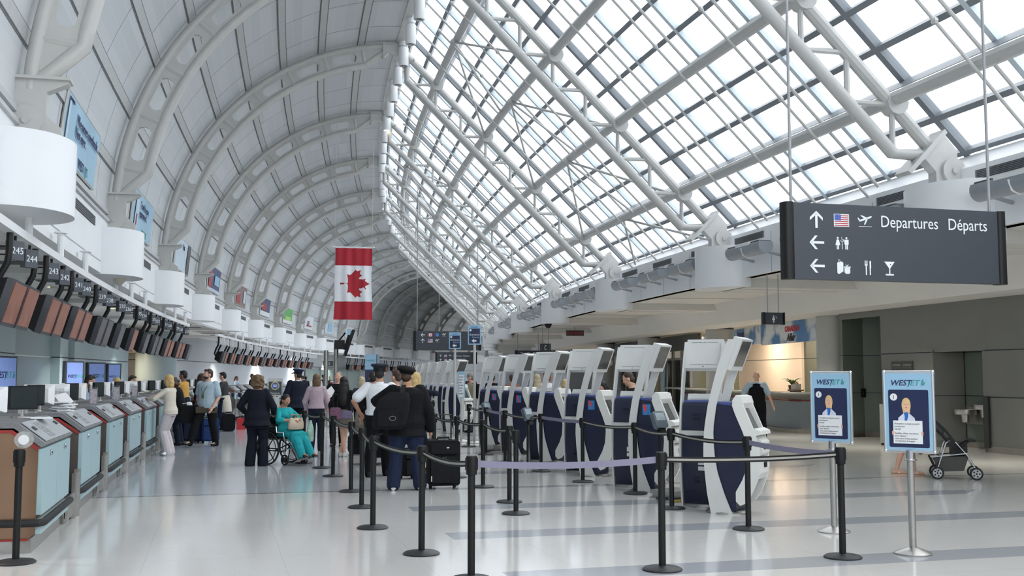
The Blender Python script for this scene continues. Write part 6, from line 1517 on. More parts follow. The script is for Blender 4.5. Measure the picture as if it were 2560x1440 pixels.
def cap_hat(p, m, band, peak=True):
    """peaked uniform cap"""
    M_ = p['HM']@Matrix.Diagonal((p['k'],)*3+(1,)); c = MB(); c.lathe([(0, .17), (.092, .175), (.094, .225), (.094, .228), (.135, .262), (.137, .275), (.12, .290), (0, .298)], 24); c.xf(Matrix.Translation((0, 0, 0))); 
    for v in c.v: v.y = v.y*1.14-.008; v.z += .12*(v.y)*.3
    c.xf(M_); piece(p, c, 'peaked_cap', m)
    c = MB(); c.lathe([(.094, .185), (.097, .185), (.097, .222), (.094, .222)], 24, caps=False)
    for v in c.v: v.y = v.y*1.14-.008; v.z += .12*(v.y)*.3
    c.xf(M_); piece(p, c, 'cap_band', band)
    if peak:
        c = MB(); rows = []
        for j in range(4): rows.append([Vector((.085*cos(a)*(1+.06*j), .06+.085*sin(a)*(.6+.22*j)+.012*j, .195-.012*j)) for a in [pi*i/10 for i in range(11)]])
        c.grid(rows); c.grid([[q+Vector((0, 0, .005)) for q in r] for r in rows]); c.xf(M_); piece(p, c, 'cap_peak', BLACK)
def simple_bag(name, lab, cat, u, s, z, rot, size, m, handle=None, r=.04, group=None, soft=False):
    root = at(name, lab, cat, u, s, z, rot, group); mb = MB(); w, d, h = size
    if soft: mb.loft([[(w/2*a*cos(q)**1 if False else w/2*a*max(-1, min(1, 1.25*cos(q))), d/2*a*max(-1, min(1, 1.25*sin(q))), zz*h) for q in [2*pi*i/16 for i in range(16)]] for zz, a in ((0, .85), (.1, 1), (.5, 1.05), (.85, .92), (1, .7))])
    else: mb.rbox((0, 0, h/2), (w, d, h), r, 1, 4)
    mb.build('body', m, root, sharp=40)
    if handle: mb = MB(); mb.tube([(-w*.22, 0, h-.01), (-w*.22, 0, h+handle), (w*.22, 0, h+handle), (w*.22, 0, h-.01)], .012, 6); mb.build('handle', BLACK, root)
    return root
def suitcase(lab, u, s, rot, size, m, pull=0., group=None, trim=None):
    root = at('suitcase', lab, 'suitcase', u, s, 0, rot, group); w, d, h = size
    mb = MB(); mb.rbox((0, 0, h/2+.05), (w, d, h), .05, 1, 4); mb.build('shell', m, root, sharp=40)
    mb = MB(); mb.rbox((0, -d/2-.025, h*.36+.05), (w*.86, .06, h*.58), .04, 1, 3); mb.rbox((0, -d/2-.015, h*.82+.05), (w*.86, .04, h*.22), .03, 1, 3); mb.build('pocket', m, root, sharp=40)
    for sx in (-1, 1): mb = MB(); mb.tube([(sx*w*.38-.02, d*.2, .04), (sx*w*.38+.02, d*.2, .04)], .04, 12); mb.build('wheel', DARK, root)
    mb = MB(); mb.tube([(-.1, 0, h+.04), (-.08, 0, h+.085), (.08, 0, h+.085), (.1, 0, h+.04)], .014, 6); mb.build('carry_handle', BLACK, root)
    if pull:
        mb = MB(); mb.tube([(-w*.28, d*.3, h), (-w*.28, d*.3, h+pull), (w*.28, d*.3, h+pull), (w*.28, d*.3, h)], .011, 6); mb.build('pull_handle', BLACKM, root)
    if trim: mb = MB(); mb.rbox((0, -d/2-.05, h*.7), (.05, .01, .03), .008, 1); mb.sphere((w*.1, -d/2-.04, h*.92), (.022, .01, .012), 10, 6); mb.b2((-w*.43, -d/2-.062, .12), (-w*.40, -d/2-.05, .2)); mb.build('badge', trim, root)
    return root
BLKC = fabric('black', (20, 20, 23)); NVYC = fabric('midnight', (24, 27, 38)); WHT = fabric('white', (226, 228, 232), .03); CREAM = fabric('cream', (212, 204, 190), .04); LILAC = fabric('pale_trouser', (196, 188, 190), .05); SKYC = fabric('pale_blue', (172, 190, 202), .05); GRYC = fabric('charcoal', (62, 64, 66)); DENIM = fabric('denim', (33, 42, 66), .12); DDEN = fabric('dark_denim', (32, 38, 52), .12); TEALC = fabric('teal', (40, 158, 164), .1); PINK = fabric('dusty_pink', (186, 166, 176), .06); KHAKI = fabric('khaki', (132, 124, 104), .06); TAUPE = fabric('taupe', (108, 100, 92), .06); PURP = fabric('lavender_band', (120, 110, 140), .25, 40); MARO = fabric('maroon', (96, 44, 52), .2); YELC = fabric('yellow', (206, 160, 84), .06)
SNEAK = mat('sneaker_white', (206, 204, 196), .6, var=.06, scale=20); TAN = mat('sandal_tan', (190, 158, 128), .6)
# ================= who stands where
# -- counter side
p = person('person with blonde hair in a cream jacket and pale trousers, leaning on the counter', -1.02, 24.1, -62, 1.70, .95, True, 'fair', ('bob', 'blonde'), dict(mat=CREAM, name='jacket', flare=.03, infl=.022, t0=-.1), dict(mat=LILAC, hem=.10, infl=.02), CREAM, lean=.07, head=(-10, -8), feet=((-.09, -.01, .02), (.08, .03, .02)), hands=((-.20, .42, 1.20), (.12, .40, 1.24)), vox=.009)
c = MB()
for (hj, kn, an) in p['legs']: c.tube([an+Vector((0, -.06, -.05)), an+Vector((0, -.075, -.115))], [.016, .006], 6)
piece(p, c, 'heel', mat('heel_brown', (96, 72, 56), .5))
p = person('person in black with dark curly hair at the counter, white jacket round the waist', -1.06, 27.35, -70, 1.68, 1.15, True, 'tan', ('curly', 'brown'), dict(mat=BLKC, name='jumper', infl=.03), dict(mat=DDEN), BLACK, lean=.38, head=(0, -15), hands=((-.2, .50, 1.12), (.16, .48, 1.14)), vox=.010)
c = MB(); c.loft([[p['T'](.205*cos(q), .165*sin(q), t) for q in [2*pi*i/18 for i in range(18)]] for t in (-.06, .0, .05)]); c.sphere(p['T'](.12, -.16, -.02), (.1, .08, .09), 10, 7); piece(p, c, 'tied_jacket', WHT, .012)
simple_bag('shoulder_bag', 'large black bag carried low by the person in black at the counter', 'bag', -.78, 26.75, .55, .4, (.55, .22, .42), BLKC, .10, .08)
person('person with short black hair in a yellow shirt at the counter, behind the curly-haired one', -1.25, 30.4, -70, 1.82, 1.05, False, 'brown', ('short', 'black'), dict(mat=YELC, name='shirt', sleeve='short'), dict(mat=DDEN), BLACK, lean=.08, hands=((-.2, .42, 1.15), (.2, .42, 1.15)), vox=.012)
p = person('person with a beard in a pale blue shirt, striding with a brown folder', -.40, 26.7, 205, 1.84, 1.12, False, 'fair', ('short', 'brown'), dict(mat=SKYC, name='shirt', sleeve='short', infl=.034, t0=-.10, belly=.04, flare=.03, collar=SKYC, arm=.02), dict(mat=BLKC, infl=.026), BLACK, lean=.02, head=(40, 0), feet=((-.10, -.22, 0), (.26, .30, .0)), hands=((-.20, .14, .86), (.32, -.06, .84)), vox=.009, elbow=(Vector((-.8, -1, 0)), Vector((.5, -1, 0))))
M_ = p['HM']@Matrix.Diagonal((p['k'],)*3+(1,)); c = MB(); c.sphere((0, .03, .082), (.062, .066, .055), 12, 8); c.xf(M_); piece(p, c, 'beard', HAIRS['brown'], .008)
c = MB(); T = p['T']; c.tube([T(-.06, .05, .47), T(-.05, .20, .34), T(.0, .215, .22)], .008, 5); c.tube([T(.06, .05, .47), T(.05, .20, .34), T(.0, .215, .22)], .008, 5); c.box(T(0, .225, .17), (.06, .015, .1)); piece(p, c, 'lanyard', mat('lanyard_green', (96, 104, 78), .6))
fo = at('folder', 'brown folder held flat against the thigh of the striding person in the pale blue shirt', 'folder', -.42, 26.55, .80, radians(10)); mb = MB(); mb.rbox((0, 0, .07), (.48, .035, .15), .01, 1); mb.build('cover', mat('folder_brown', (62, 52, 36), .6), fo)
person('person in black half hidden behind the striding one in the pale blue shirt', -.72, 28.9, -60, 1.74, 1., True, 'tan', ('bob', 'brown'), dict(mat=BLKC, name='jacket'), dict(mat=BLKC), BLACK, vox=.013)
p = person('person in a grey T-shirt with a cream jacket tied at the waist, looking left', -.48, 34.8, -75, 1.80, .98, False, 'fair', ('short', 'black'), dict(mat=GRYC, name='t_shirt', sleeve='short', infl=.025), dict(mat=DENIM), BLACK, lean=.10, head=(0, -6), hands=((-.22, .35, 1.0), (.24, .12, .86)), vox=.011)
c = MB(); c.loft([[p['T'](.19*cos(q), .15*sin(q)-(.03 if t < -.1 else 0), t) for q in [2*pi*i/18 for i in range(18)]] for t in (-.42, -.3, -.12, .0, .07)]); piece(p, c, 'tied_jacket', CREAM, .012)
# clerks
VEST = fabric('navy_vest', (34, 38, 52)); BLSH = fabric('clerk_blue', (164, 182, 204), .04)
for lab, u, s, f, hr, sk, fe, tp in (('person with short black hair, a clerk behind the third check-in counter, looking right', -2.62, 23.2, 78, ('short', 'black'), 'tan', False, BLSH), ('person with blonde hair, a clerk in a blue blouse and dark vest, behind the counters', -2.65, 27.4, 80, ('bob', 'blonde'), 'fair', True, BLSH), ('person with dark hair, a clerk bent low behind a monitor next to the blonde clerk', -2.65, 30.0, 85, ('short', 'black'), 'tan', False, BLKC)):
    person(lab, u, s, f, 1.70 if not fe else 1.64, 1., fe, sk, hr, dict(mat=tp, name='blouse'), dict(mat=NVYC), BLACK, lean=.16, head=(0, -12), hands=((-.2, .30, 1.14), (.2, .30, 1.14)), vox=.012)
person('person in a dark suit, an agent standing at the far counters', -1.55, 57, 100, 1.80, 1.05, False, 'brown', ('crop', 'black'), dict(mat=BLKC, name='jacket', infl=.025), dict(mat=BLKC), BLACK, lean=.1, vox=.014)
person('person in pale blue, an agent with dark hair up, seated behind the far counters', -2.7, 60, 90, 1.68, 1., True, 'brown', ('pony', 'black'), dict(mat=BLSH, name='blouse'), dict(mat=NVYC), BLACK, vox=.015)
# -- centre left
p = person('person with wavy brown hair in a black trouser suit, back turned, beside the wheelchair', .78, 20.75, 12, 1.70, 1.12, True, 'fair', ('curly', 'lightbrown'), dict(mat=NVYC, name='suit_jacket', infl=.032, t0=-.2, flare=.05, arm=.014), dict(mat=NVYC, hem=.09, infl=.028), BLACK, head=(10, -5), feet=((-.12, 0, 0), (.12, 0, 0)), hands=((-.28, .22, 1.0), (.26, .25, .98)), vox=.009)
c = MB(); T = p['T']; c.loft([[T((a+.03)*cos(q), (b+.03)*sin(q), t) for q in [2*pi*i/18 for i in range(18)]] for t, a, b in ((-.24, .20, .15), (-.12, .185, .135), (.0, .165, .12))]); piece(p, c, 'jacket_skirt', NVYC, .012)
p = person('person in a dark uniform coat and navy peaked cap, standing behind the wheelchair', 1.72, 30.0, -18, 1.84, 1.12, False, 'tan', ('crop', 'black'), dict(mat=fabric('uniform_navy', (30, 34, 48)), name='uniform_coat', infl=.05, t0=-.2, flare=.05, arm=.02, collar=WHT), dict(mat=NVYC), BLACK, head=(-30, 5), hands=((-.26, .2, .9), (.28, .05, .8)), vox=.010)
cap_hat(p, fabric('cap_navy', (34, 42, 72)), BLACK)
# wheelchair and its rider
RW = -118   # rides towards the right, turned a little to the camera
WU, WS = 1.28, 21.15
hd = radians(138)
wc = at('wheelchair', 'black and chrome wheelchair carrying the person in teal', 'wheelchair', WU, WS, 0, -hd)
for sx in (-1, 1):
    x = sx*.29
    mb = MB(); mb.tube([Vector((x, -.12+.295*cos(t), .305+.295*sin(t))) for t in [2*pi*i/32 for i in range(32)]], .018, 8, closed=True); mb.tube([Vector((x+sx*.035, -.12+.25*cos(t), .305+.25*sin(t))) for t in [2*pi*i/32 for i in range(32)]], .008, 6, closed=True); w_ = mb.build('rear_wheel', DARK, wc)
    mb = MB(); mb.tube([(x-.03, -.12, .305), (x+.03, -.12, .305)], .03, 10)
    for i in range(7): t = 2*pi*i/7; mb.tube([(x, -.12, .305), (x, -.12+.28*cos(t), .305+.28*sin(t))], .011, 5)
    mb.build('spokes', BLACKM, w_)
    mb = MB(); mb.tube([Vector((sx*.25, .30+.085*cos(t), .10+.085*sin(t))) for t in [2*pi*i/20 for i in range(20)]], .017, 7, closed=True); mb.tube([(sx*.25-.02, .30, .10), (sx*.25+.02, .30, .10)], .05, 10); 
    for i in range(5): t = 2*pi*i/5; mb.tube([(sx*.25, .30, .1), (sx*.25, .30+.08*cos(t), .1+.08*sin(t))], .010, 5)
    mb.build('caster', DARK, wc)
    mb = MB(); mb.tube([(sx*.25, .30, .19), (sx*.25, .30, .32)], .014, 6); mb.tube([(sx*.25, -.20, .22), (sx*.25, -.22, .93), (sx*.25, -.34, .96)], .013, 6); mb.tube([(sx*.25, -.20, .48), (sx*.25, .34, .48)], .013, 6); mb.tube([(sx*.25, -.20, .26), (sx*.25, .32, .26)], .013, 6)
    mb.tube([(sx*.265, -.20, .72), (sx*.265, .08, .72), (sx*.265, .10, .60), (sx*.265, .28, .60), (sx*.265, .29, .48)], .013, 6); mb.build('side_frame', CHROME, wc)
    mb = MB(); mb.b2((sx*.265-.025, -.16, .72), (sx*.265+.025, .10, .75)); mb.build('armrest', BLACK, wc)
    mb = MB(); mb.b2((sx*.262-.006, -.16, .5), (sx*.262+.006, .08, .7)); mb.build('skirt_guard', BLACK, wc)
    mb = MB(); mb.tube([(sx*.22, .34, .48), (sx*.21, .46, .36), (sx*.20, .60, .12)], .017, 7); mb.build('leg_hanger', CHROME, wc)
    mb = MB(); mb.box((sx*.12, .62, .12), (.17, .16, .015), 0, Matrix.Rotation(.3, 3, 'X')); mb.build('footplate', STEEL, wc)
mb = MB(); mb.rbox((0, .06, .49), (.48, .46, .06), .02, 2); mb.build('seat', BLKC, wc); mb = MB(); mb.rbox((0, -.22, .72), (.48, .04, .46), .02, 1); mb.build('backrest', BLKC, wc)
mb = MB(); mb.tube([(-.25, .0, .25), (.25, .2, .48)], .012, 6); mb.tube([(.25, .0, .25), (-.25, .2, .48)], .012, 6); mb.build('cross_brace', BLACKM, wc)
p = person('person in a teal tunic seated in the wheelchair, looking down into a beige handbag', WU, WS, 138, 1.58, 1.12, True, 'tan', ('pony', 'black'), dict(mat=TEALC, name='tunic', sleeve='three', infl=.028), dict(mat=TEALC, infl=.04, hem=.075), mat('sandal_dark', (70, 52, 48), .5), lean=.04, head=(8, -22), hip=(0, -.02, .67), feet=((-.13, .66, .17), (.13, .66, .17)), hands=((-.10, .36, .92), (.13, .36, .90)), vox=.009, elbow=(Vector((-1, -.3, -.4)), Vector((1, -.3, -.4))))
c = MB(); T = p['T']; L1, L2 = p['legs']; rings = []
for f in (0, .35, .7, 1.0, 1.08):
    a = L1[0].lerp(L1[1], f); b = L2[0].lerp(L2[1], f); cc = (a+b)/2; hwid = (b-a).length/2+.11; dz = .115-.012*f*2; rings.append([cc+Vector((hwid*cos(q), 0, dz*sin(q)-(.05 if sin(q) < 0 and f > .6 else 0))) for q in [2*pi*i/18 for i in range(18)]])
c.loft(rings); kc = (L1[1]+L2[1])/2; c.loft([[kc+Vector((.20*cos(q), .03+.10*sin(q), zz)) for q in [2*pi*i/18 for i in range(18)]] for zz in (.06, -.04, -.16, -.24)]); piece(p, c, 'tunic_skirt', TEALC, .012)
c = MB(); c.tube([p['arms'][0][2]-(p['arms'][0][2]-p['arms'][0][1]).normalized()*.02+Vector((.024*cos(q), 0, .024*sin(q))) for q in [2*pi*i/12 for i in range(12)]], .006, 5, closed=True); piece(p, c, 'watch', BLACK)
Mw = wc.matrix_world.copy()
hbg = thing('handbag', 'beige leather handbag on the lap of the person in the wheelchair', 'handbag', H(WU, WS)+Matrix.Rotation(-WS/R-hd, 3, 'Z')@Vector((0.02, .34, .66)), -WS/R-hd)
mb = MB(); mb.loft([[(w_*cos(q), d_*sin(q), zz) for q in [2*pi*i/20 for i in range(20)]] for zz, w_, d_ in ((0, .17, .08), (.03, .19, .09), (.12, .185, .085), (.20, .16, .05), (.215, .15, .03))]); mb.build('body', mat('leather_beige', (196, 178, 156), .5, var=.06), hbg, sharp=60)
for y in (-.03, .03): mb = MB(); mb.tube([(-.09, y, .20), (-.07, y*2.5, .27), (.07, y*2.5, .27), (.09, y, .20)], .009, 6); mb.build('strap', mat('leather_strap', (150, 126, 100), .5), hbg)
cb = thing('carrier_bag', 'pale green printed carrier bag hanging at the front of the wheelchair', 'bag', H(WU, WS)+Matrix.Rotation(-WS/R-hd, 3, 'Z')@Vector((-.28, .42, .42)), -WS/R-hd+.3)
mb = MB(); mb.loft([[(.11*a*cos(q), .05*a*sin(q), zz) for q in [2*pi*i/14 for i in range(14)]] for zz, a in ((0, .8), (.05, 1), (.25, .9), (.4, .3))]); mb.build('bag', mat('carrier_print', (150, 186, 168), .6, var=.3, scale=12), cb, sharp=60)
# -- the queue
p = person('person with a brown bob in a dusty pink sweater and jeans, back turned', 2.05, 24.6, 10, 1.72, .95, True, 'fair', ('bob', 'lightbrown'), dict(mat=PINK, name='sweater', infl=.032, flare=.0, t0=-.02, arm=.012), dict(mat=DDEN), DDEN, hands=((-.24, .24, .92), (.20, .3, .95)), vox=.010)
person('person with grey hair in a dark jacket, facing the camera and holding papers', 2.62, 26.2, 195, 1.78, 1.12, False, 'fair', ('crop', 'grey'), dict(mat=BLKC, name='jacket', infl=.035), dict(mat=BLKC), BLACK, head=(10, 0), hands=((-.12, .34, 1.12), (.18, .32, 1.16)), vox=.011)
pb = at('paper_form', 'white papers held up by the grey-haired person facing the camera', 'papers', 2.40, 25.85, 1.12, .5); mb = MB(); mb.box((0, 0, .14), (.2, .01, .28), 0, Matrix.Rotation(.9, 3, 'Y')); mb.build('sheet', PAPER, pb, sharp=0)
p = person('person with very long black hair in a black top and short grey skirt, legs crossed', 2.52, 22.7, 15, 1.66, .92, True, 'fair', ('long', 'black'), dict(mat=BLKC, name='cardigan', infl=.022, t0=-.02), dict(mat=TAUPE, kind='skirt', len=.30, flare=.05), SNEAK, feet=((.03, .0, 0), (-.05, .04, 0)), hands=((-.28, .12, .90), (.34, .22, .88)), vox=.010)
c = MB(); T = p['T']; c.loft([[T((.155+i)*cos(q), (.125+i)*sin(q), t) for q in [2*pi*j/20 for j in range(20)]] for t, i in ((-.12, .045), (.04, .02))]); piece(p, c, 'lavender_hem', PURP, .012)
simple_bag('shoulder_bag', 'small purple and brown shoulder bag on the back of the long-haired person', 'handbag', 2.33, 22.45, .78, .2, (.22, .10, .24), fabric('purple_bag', (120, 86, 104), .4, 30), .26, .05)
simple_bag('patterned_sack', 'grey patterned carrier sack hanging from the arm of the long-haired person', 'bag', 2.95, 23.1, .45, .1, (.34, .18, .50), mat('sack_print', (126, 118, 110), .7, var=.5, scale=9), .12, .06, soft=True)
simple_bag('duffel_bag', 'dark duffel bag standing on the floor beside the long-haired person', 'bag', 2.9, 23.5, 0, .1, (.42, .26, .42), BLKC, .05, .1)
person('person with short ash-blonde hair in a dark grey top, back turned', 3.15, 25.9, 5, 1.66, 1., True, 'fair', ('bob', 'ash'), dict(mat=fabric('slate', (58, 58, 66)), name='top', infl=.025), dict(mat=BLKC), BLACK, vox=.012)
person('person with dark hair half hidden behind the capped one in white', 3.08, 22.3, 10, 1.76, 1., False, 'tan', ('short', 'black'), dict(mat=BLKC, name='jacket'), dict(mat=BLKC), BLACK, vox=.013)
p = person('person in a white short-sleeved uniform shirt and dark peaked cap, back turned', 2.72, 18.0, 8, 1.85, 1.06, False, 'tan', ('crop', 'black'), dict(mat=WHT, name='uniform_shirt', sleeve='short', infl=.036, t0=-.08, arm=.022, flare=.02, collar=WHT), dict(mat=BLKC, infl=.028), BLACK, feet=((-.14, .0, 0), (.12, .22, 0)), hands=((-.30, .10, .98), (.28, .2, 1.0)), vox=.009, elbow=(Vector((-1, -.8, 0)), Vector((1, -.8, 0))))
cap_hat(p, fabric('cap_slate', (44, 48, 58)), BLACK)
p = person('large person in a black beret, black jacket and jeans, rucksack on one shoulder', 2.85, 15.85, 8, 1.80, 1.32, False, 'tan', ('crop', 'brown'), dict(mat=BLKC, name='jacket', infl=.055, t0=-.2, arm=.028, flare=.02, collar=fabric('shirt_grey', (130, 126, 122))), dict(mat=DENIM, infl=.03, hem=.085, rise=.035), SNEAK, feet=((-.17, .0, 0), (.20, .0, 0)), hands=((-.16, .24, 1.16), (.34, .10, .84)), vox=.009, elbow=(Vector((-1, -.2, .15)), Vector((1, -.6, 0))), head=(12, 0))
M_ = p['HM']@Matrix.Diagonal((p['k'],)*3+(1,)); c = MB(); c.lathe([(0, .175), (.092, .18), (.098, .20), (.128, .225), (.130, .245), (.10, .275), (.0, .29)], 22)
for v in c.v: v.y = v.y*1.12-.012; v.z += v.x*-.16+v.y*.05; v.x *= 1.03
c.xf(M_); piece(p, c, 'beret', fabric('beret_black', (16, 16, 18)))
# rucksack on his back
rk = at('rucksack', 'bulky black rucksack slung on the left shoulder of the person in the beret', 'rucksack', 2.60, 15.50, .90, -radians(8))
mb = MB(); mb.loft([[(w_*max(-1, min(1, 1.2*cos(q)))+ox, d_*max(-1, min(1, 1.2*sin(q))), zz) for q in [2*pi*i/20 for i in range(20)]] for zz, w_, d_, ox in ((0, .18, .09, -.06), (.05, .24, .13, -.05), (.25, .25, .15, -.02), (.42, .22, .13, .03), (.52, .14, .08, .08))]); finish(mb, 'pack', fabric('rucksack_black', (24, 24, 27)), rk, .012, 3)
mb = MB(); mb.rbox((-.06, -.15, .16), (.30, .07, .22), .03, 1, 3); mb.build('front_pocket', MATS['cloth_rucksack_black'], rk, sharp=40); mb = MB(); mb.tube([(-.0+.045*cos(t), -.19, .16+.03*sin(t)) for t in [2*pi*i/16 for i in range(16)]], .006, 5, closed=True); mb.build('emblem_ring', mat('emblem_grey', (96, 98, 102), .5), rk)
mb = MB(); mb.loft([[(.10+.02*i-w_, -.10+.045*i, .40+.075*i) for w_ in (.035, -.035)]+[(.10+.02*i+w_, -.11+.045*i, .405+.075*i) for w_ in (.035, -.035)] for i in range(4)]); mb.build('strap', BLACK, rk); mb = MB(); mb.tube([(-.2, .05, .0), (-.24, .0, -.1), (-.14, -.05, -.05)], .02, 6); mb.build('loose_strap', BLACK, rk)
person('person with brown hair whose face shows left of the beret', 3.30, 20.3, -40, 1.78, 1., False, 'fair', ('short', 'brown'), dict(mat=BLKC, name='jacket'), dict(mat=BLKC), BLACK, vox=.012)
person('person with long ginger-blonde hair and white sleeves just right of the beret', 3.50, 19.1, 60, 1.74, .95, True, 'fair', ('long', 'blonde'), dict(mat=VEST, name='vest', infl=.02), dict(mat=NVYC), BLACK, hands=((-.2, .2, 1.3), (.2, .25, 1.35)), vox=.011)
suitcase('large upright black suitcase with its pull handle up, beside the person in the beret', 3.42, 15.95, -.05, (.47, .30, .66), fabric('suitcase_black', (26, 26, 29)), .42, None, STEELW)
suitcase('small black wheeled case lying behind the legs of the person in the beret', 3.15, 17.6, .5, (.34, .22, .40), MATS['cloth_suitcase_black'], .0)
tl = at('luggage_trolley', 'steel luggage trolley loaded with dark bags, in front of the capped one in white', 'luggage trolley', 3.0, 20.6, 0, 0, 'airport luggage carts')
mb = MB()
for x in (-.26, .26): mb.tube([(x, -.32, .12), (x, -.30, 1.02)], .016, 6); mb.tube([(x, -.32, .14), (x, .42, .10)], .016, 6)
mb.tube([(-.26, -.30, 1.02), (.26, -.30, 1.02)], .02, 6); mb.tube([(-.26, .42, .10), (.26, .42, .10)], .016, 6); mb.build('frame', STEEL, tl)
for x, y in ((-.24, -.3), (.24, -.3), (0, .38)): mb = MB(); mb.tube([(x-.02, y, .065), (x+.02, y, .065)], .065, 12); mb.build('wheel', DARK, tl)
simple_bag('duffel_bag', 'dark blue bag lying on the steel luggage trolley', 'bag', 3.02, 20.7, .14, 0, (.48, .5, .36), NVYC, .06, .08)
# -- behind the kiosks
p = person('person with a grey cap, khaki shirt and black rucksack, facing left by the kiosks', 6.78, 31.9, -65, 1.76, 1.1, False, 'fair', ('crop', 'grey'), dict(mat=KHAKI, name='shirt', sleeve='short', infl=.035), dict(mat=DENIM, infl=.03), BLACK, hands=((-.2, .30, 1.02), (.2, .30, 1.0)), vox=.011)
M_ = p['HM']@Matrix.Diagonal((p['k'],)*3+(1,)); c = MB(); c.sphere((0, -.005, .19), (.086, .102, .085), 14, 9); c.rbox((0, .13, .175), (.13, .10, .012), .03, 2); c.xf(M_); piece(p, c, 'cap', mat('cap_grey', (140, 142, 140), .7), .009)
c = MB(); T = p['T']; c.rbox((0, 0, 0), (.28, .14, .42), .05, 1); c.xf(Matrix.Translation(T(0, -.2, .25))); piece(p, c, 'rucksack', BLKC); c = MB()
for sx in (-1, 1): c.tube([T(sx*.11, -.14, .44), T(sx*.12, -.02, .485), T(sx*.12, .12, .36), T(sx*.15, .08, .12)], .018, 6)
piece(p, c, 'strap', BLACK)
for lab, u, s, f, h_, hr, sk, fe, tp, bt in (
    ('person with ginger hair and a white collar behind the fourth kiosk pair', 7.45, 25.0, -30, 1.80, ('fringe', 'ginger'), 'fair', True, WHT, NVYC),
    ('person with long pale blonde hair standing left of the ginger-haired one, behind the kiosks', 7.08, 24.5, 0, 1.72, ('long', 'ash'), 'fair', True, VEST, NVYC),
    ('person with blonde hair seen right of the fourth kiosk head', 7.52, 23.6, 20, 1.60, ('bob', 'blonde'), 'fair', True, BLKC, NVYC),
    ('person with shoulder-length black hair looking down at the screen behind the second kiosk pair', 7.50, 20.5, 238, 1.58, ('long', 'black'), 'fair', True, WHT, DDEN),
    ('person with short receding brown hair, in black, looking down behind the second kiosk pair', 7.08, 17.6, -62, 1.76, ('crop', 'brown'), 'fair', False, BLKC, BLKC),
    ('person in a checked red shirt behind the fifth kiosk pair', 7.65, 30.0, 10, 1.72, ('short', 'brown'), 'tan', False, fabric('checked', (140, 92, 80), .5, 40), KHAKI),
    ('person in a maroon top at the far side of the kiosks', 7.75, 38.5, 20, 1.80, ('curly', 'ginger'), 'fair', True, MARO, DDEN),
    ('person in dark clothes deep behind the sixth kiosk pair', 8.3, 37, 0, 1.72, ('short', 'black'), 'tan', False, BLKC, BLKC),
    ('person in a black coat deep behind the sixth kiosk pair, farthest there', 8.75, 40.5, -20, 1.70, ('bob', 'black'), 'tan', True, NVYC, BLKC),
    ('person in a red and white striped shirt far down the queue', 2.9, 51, -20, 1.76, ('short', 'brown'), 'fair', False, uvmat('striped_shirt', lambda t, a, b, uv: NMIX(t, (lambda g: (t.links.new(g[0].outputs['Object'], g[1].inputs[0]), NM(t, 'LESS_THAN', NM(t, 'MODULO', g[1].outputs[2], .12), .06))[1])((t.nodes.new('ShaderNodeTexCoord'), t.nodes.new('ShaderNodeSeparateXYZ'))), lin((214, 204, 204)), lin((150, 52, 62))), .8), DDEN),
    ('person in white far down the hall, beyond the peaked cap, first of the distant group', -.9, 75, 0, 1.74, ('short', 'black'), 'tan', False, WHT, DDEN),
    ('person in black far down the hall, second of the distant group', .0, 70, 30, 1.66, ('short', 'black'), 'brown', False, BLKC, BLKC),
    ('person with loose brown hair far down the hall, third of the distant group', .45, 72, 0, 1.72, ('long', 'brown'), 'fair', True, TAUPE, DDEN),
    ('person with a white shirt far down the hall, fourth of the distant group', -.1, 80, 10, 1.80, ('short', 'black'), 'tan', False, WHT, BLKC),
    ('person in pale grey far down the hall, fifth of the distant group', -.55, 73, -30, 1.70, ('short', 'brown'), 'fair', False, SKYC, DDEN),
    ('person with fair hair far down the hall, sixth of the distant group', .9, 76, 10, 1.68, ('bob', 'ash'), 'fair', True, GRYC, DDEN),
    ('person in a dark coat far down the hall, seventh of the distant group', 1.3, 68, 0, 1.76, ('short', 'black'), 'tan', False, BLKC, BLKC),
    ('person in a sleeveless black dress bending over bags, right of the black-suited one', .66, 38, 60, 1.62, ('long', 'brown'), 'tan', True, MARO, BLKC)):
    near_ = s < 26
    down = 'looking down' in lab; bend = 'bending' in lab
    person(lab, u, s, f, h_, 1., fe, sk, hr, dict(mat=tp, name='top', sleeve='short' if bend else 'long'), dict(mat=bt), BLACK, lean=.7 if bend else (.14 if down else .02), head=(0, -22 if down else 0), hands=((-.15, .42, 1.12), (.15, .42, 1.12)) if near_ else ((-.12, .5, .5), (.15, .5, .5)) if bend else None, vox=.011 if near_ else .015)
# walking person in the vest and the clerk at the service desk
p = person('person with a shaved head, dark vest and pale blue shirt, walking to the desk', 13.45, 26.4, 26, 1.80, 1.1, False, 'fair', ('bald', 'grey'), dict(mat=SKYC, name='shirt', sleeve='short', infl=.022, arm=.022, collar=WHT), dict(mat=BLKC, infl=.03), BLACK, feet=((-.12, .08, 0), (.16, -.24, .04, 0, .5)), hands=((-.30, .22, 1.02), (.40, -.12, .82)), vox=.009)
c = MB(); T = p['T']; c.loft([[T((a+.04)*cos(q), (b+.036)*sin(q), t) for q in [2*pi*i/18 for i in range(18)]] for t, a, b in ((-.10, .175, .13), (.05, .165, .12), (.20, .165, .115), (.34, .165, .115), (.43, .13, .10), (.465, .09, .08))]); piece(p, c, 'vest', BLKC, .011)
jc = at('folded_coat', 'black coat draped over the left arm of the walking person in the vest', 'coat', 13.15, 26.6, .62, .2); mb = MB(); mb.loft([[(.10*a*cos(q), .16*a*sin(q), zz) for q in [2*pi*i/14 for i in range(14)]] for zz, a in ((0, .8), (.1, 1), (.3, .9), (.45, .6))]); finish(mb, 'coat', BLKC, jc, .014, 2)
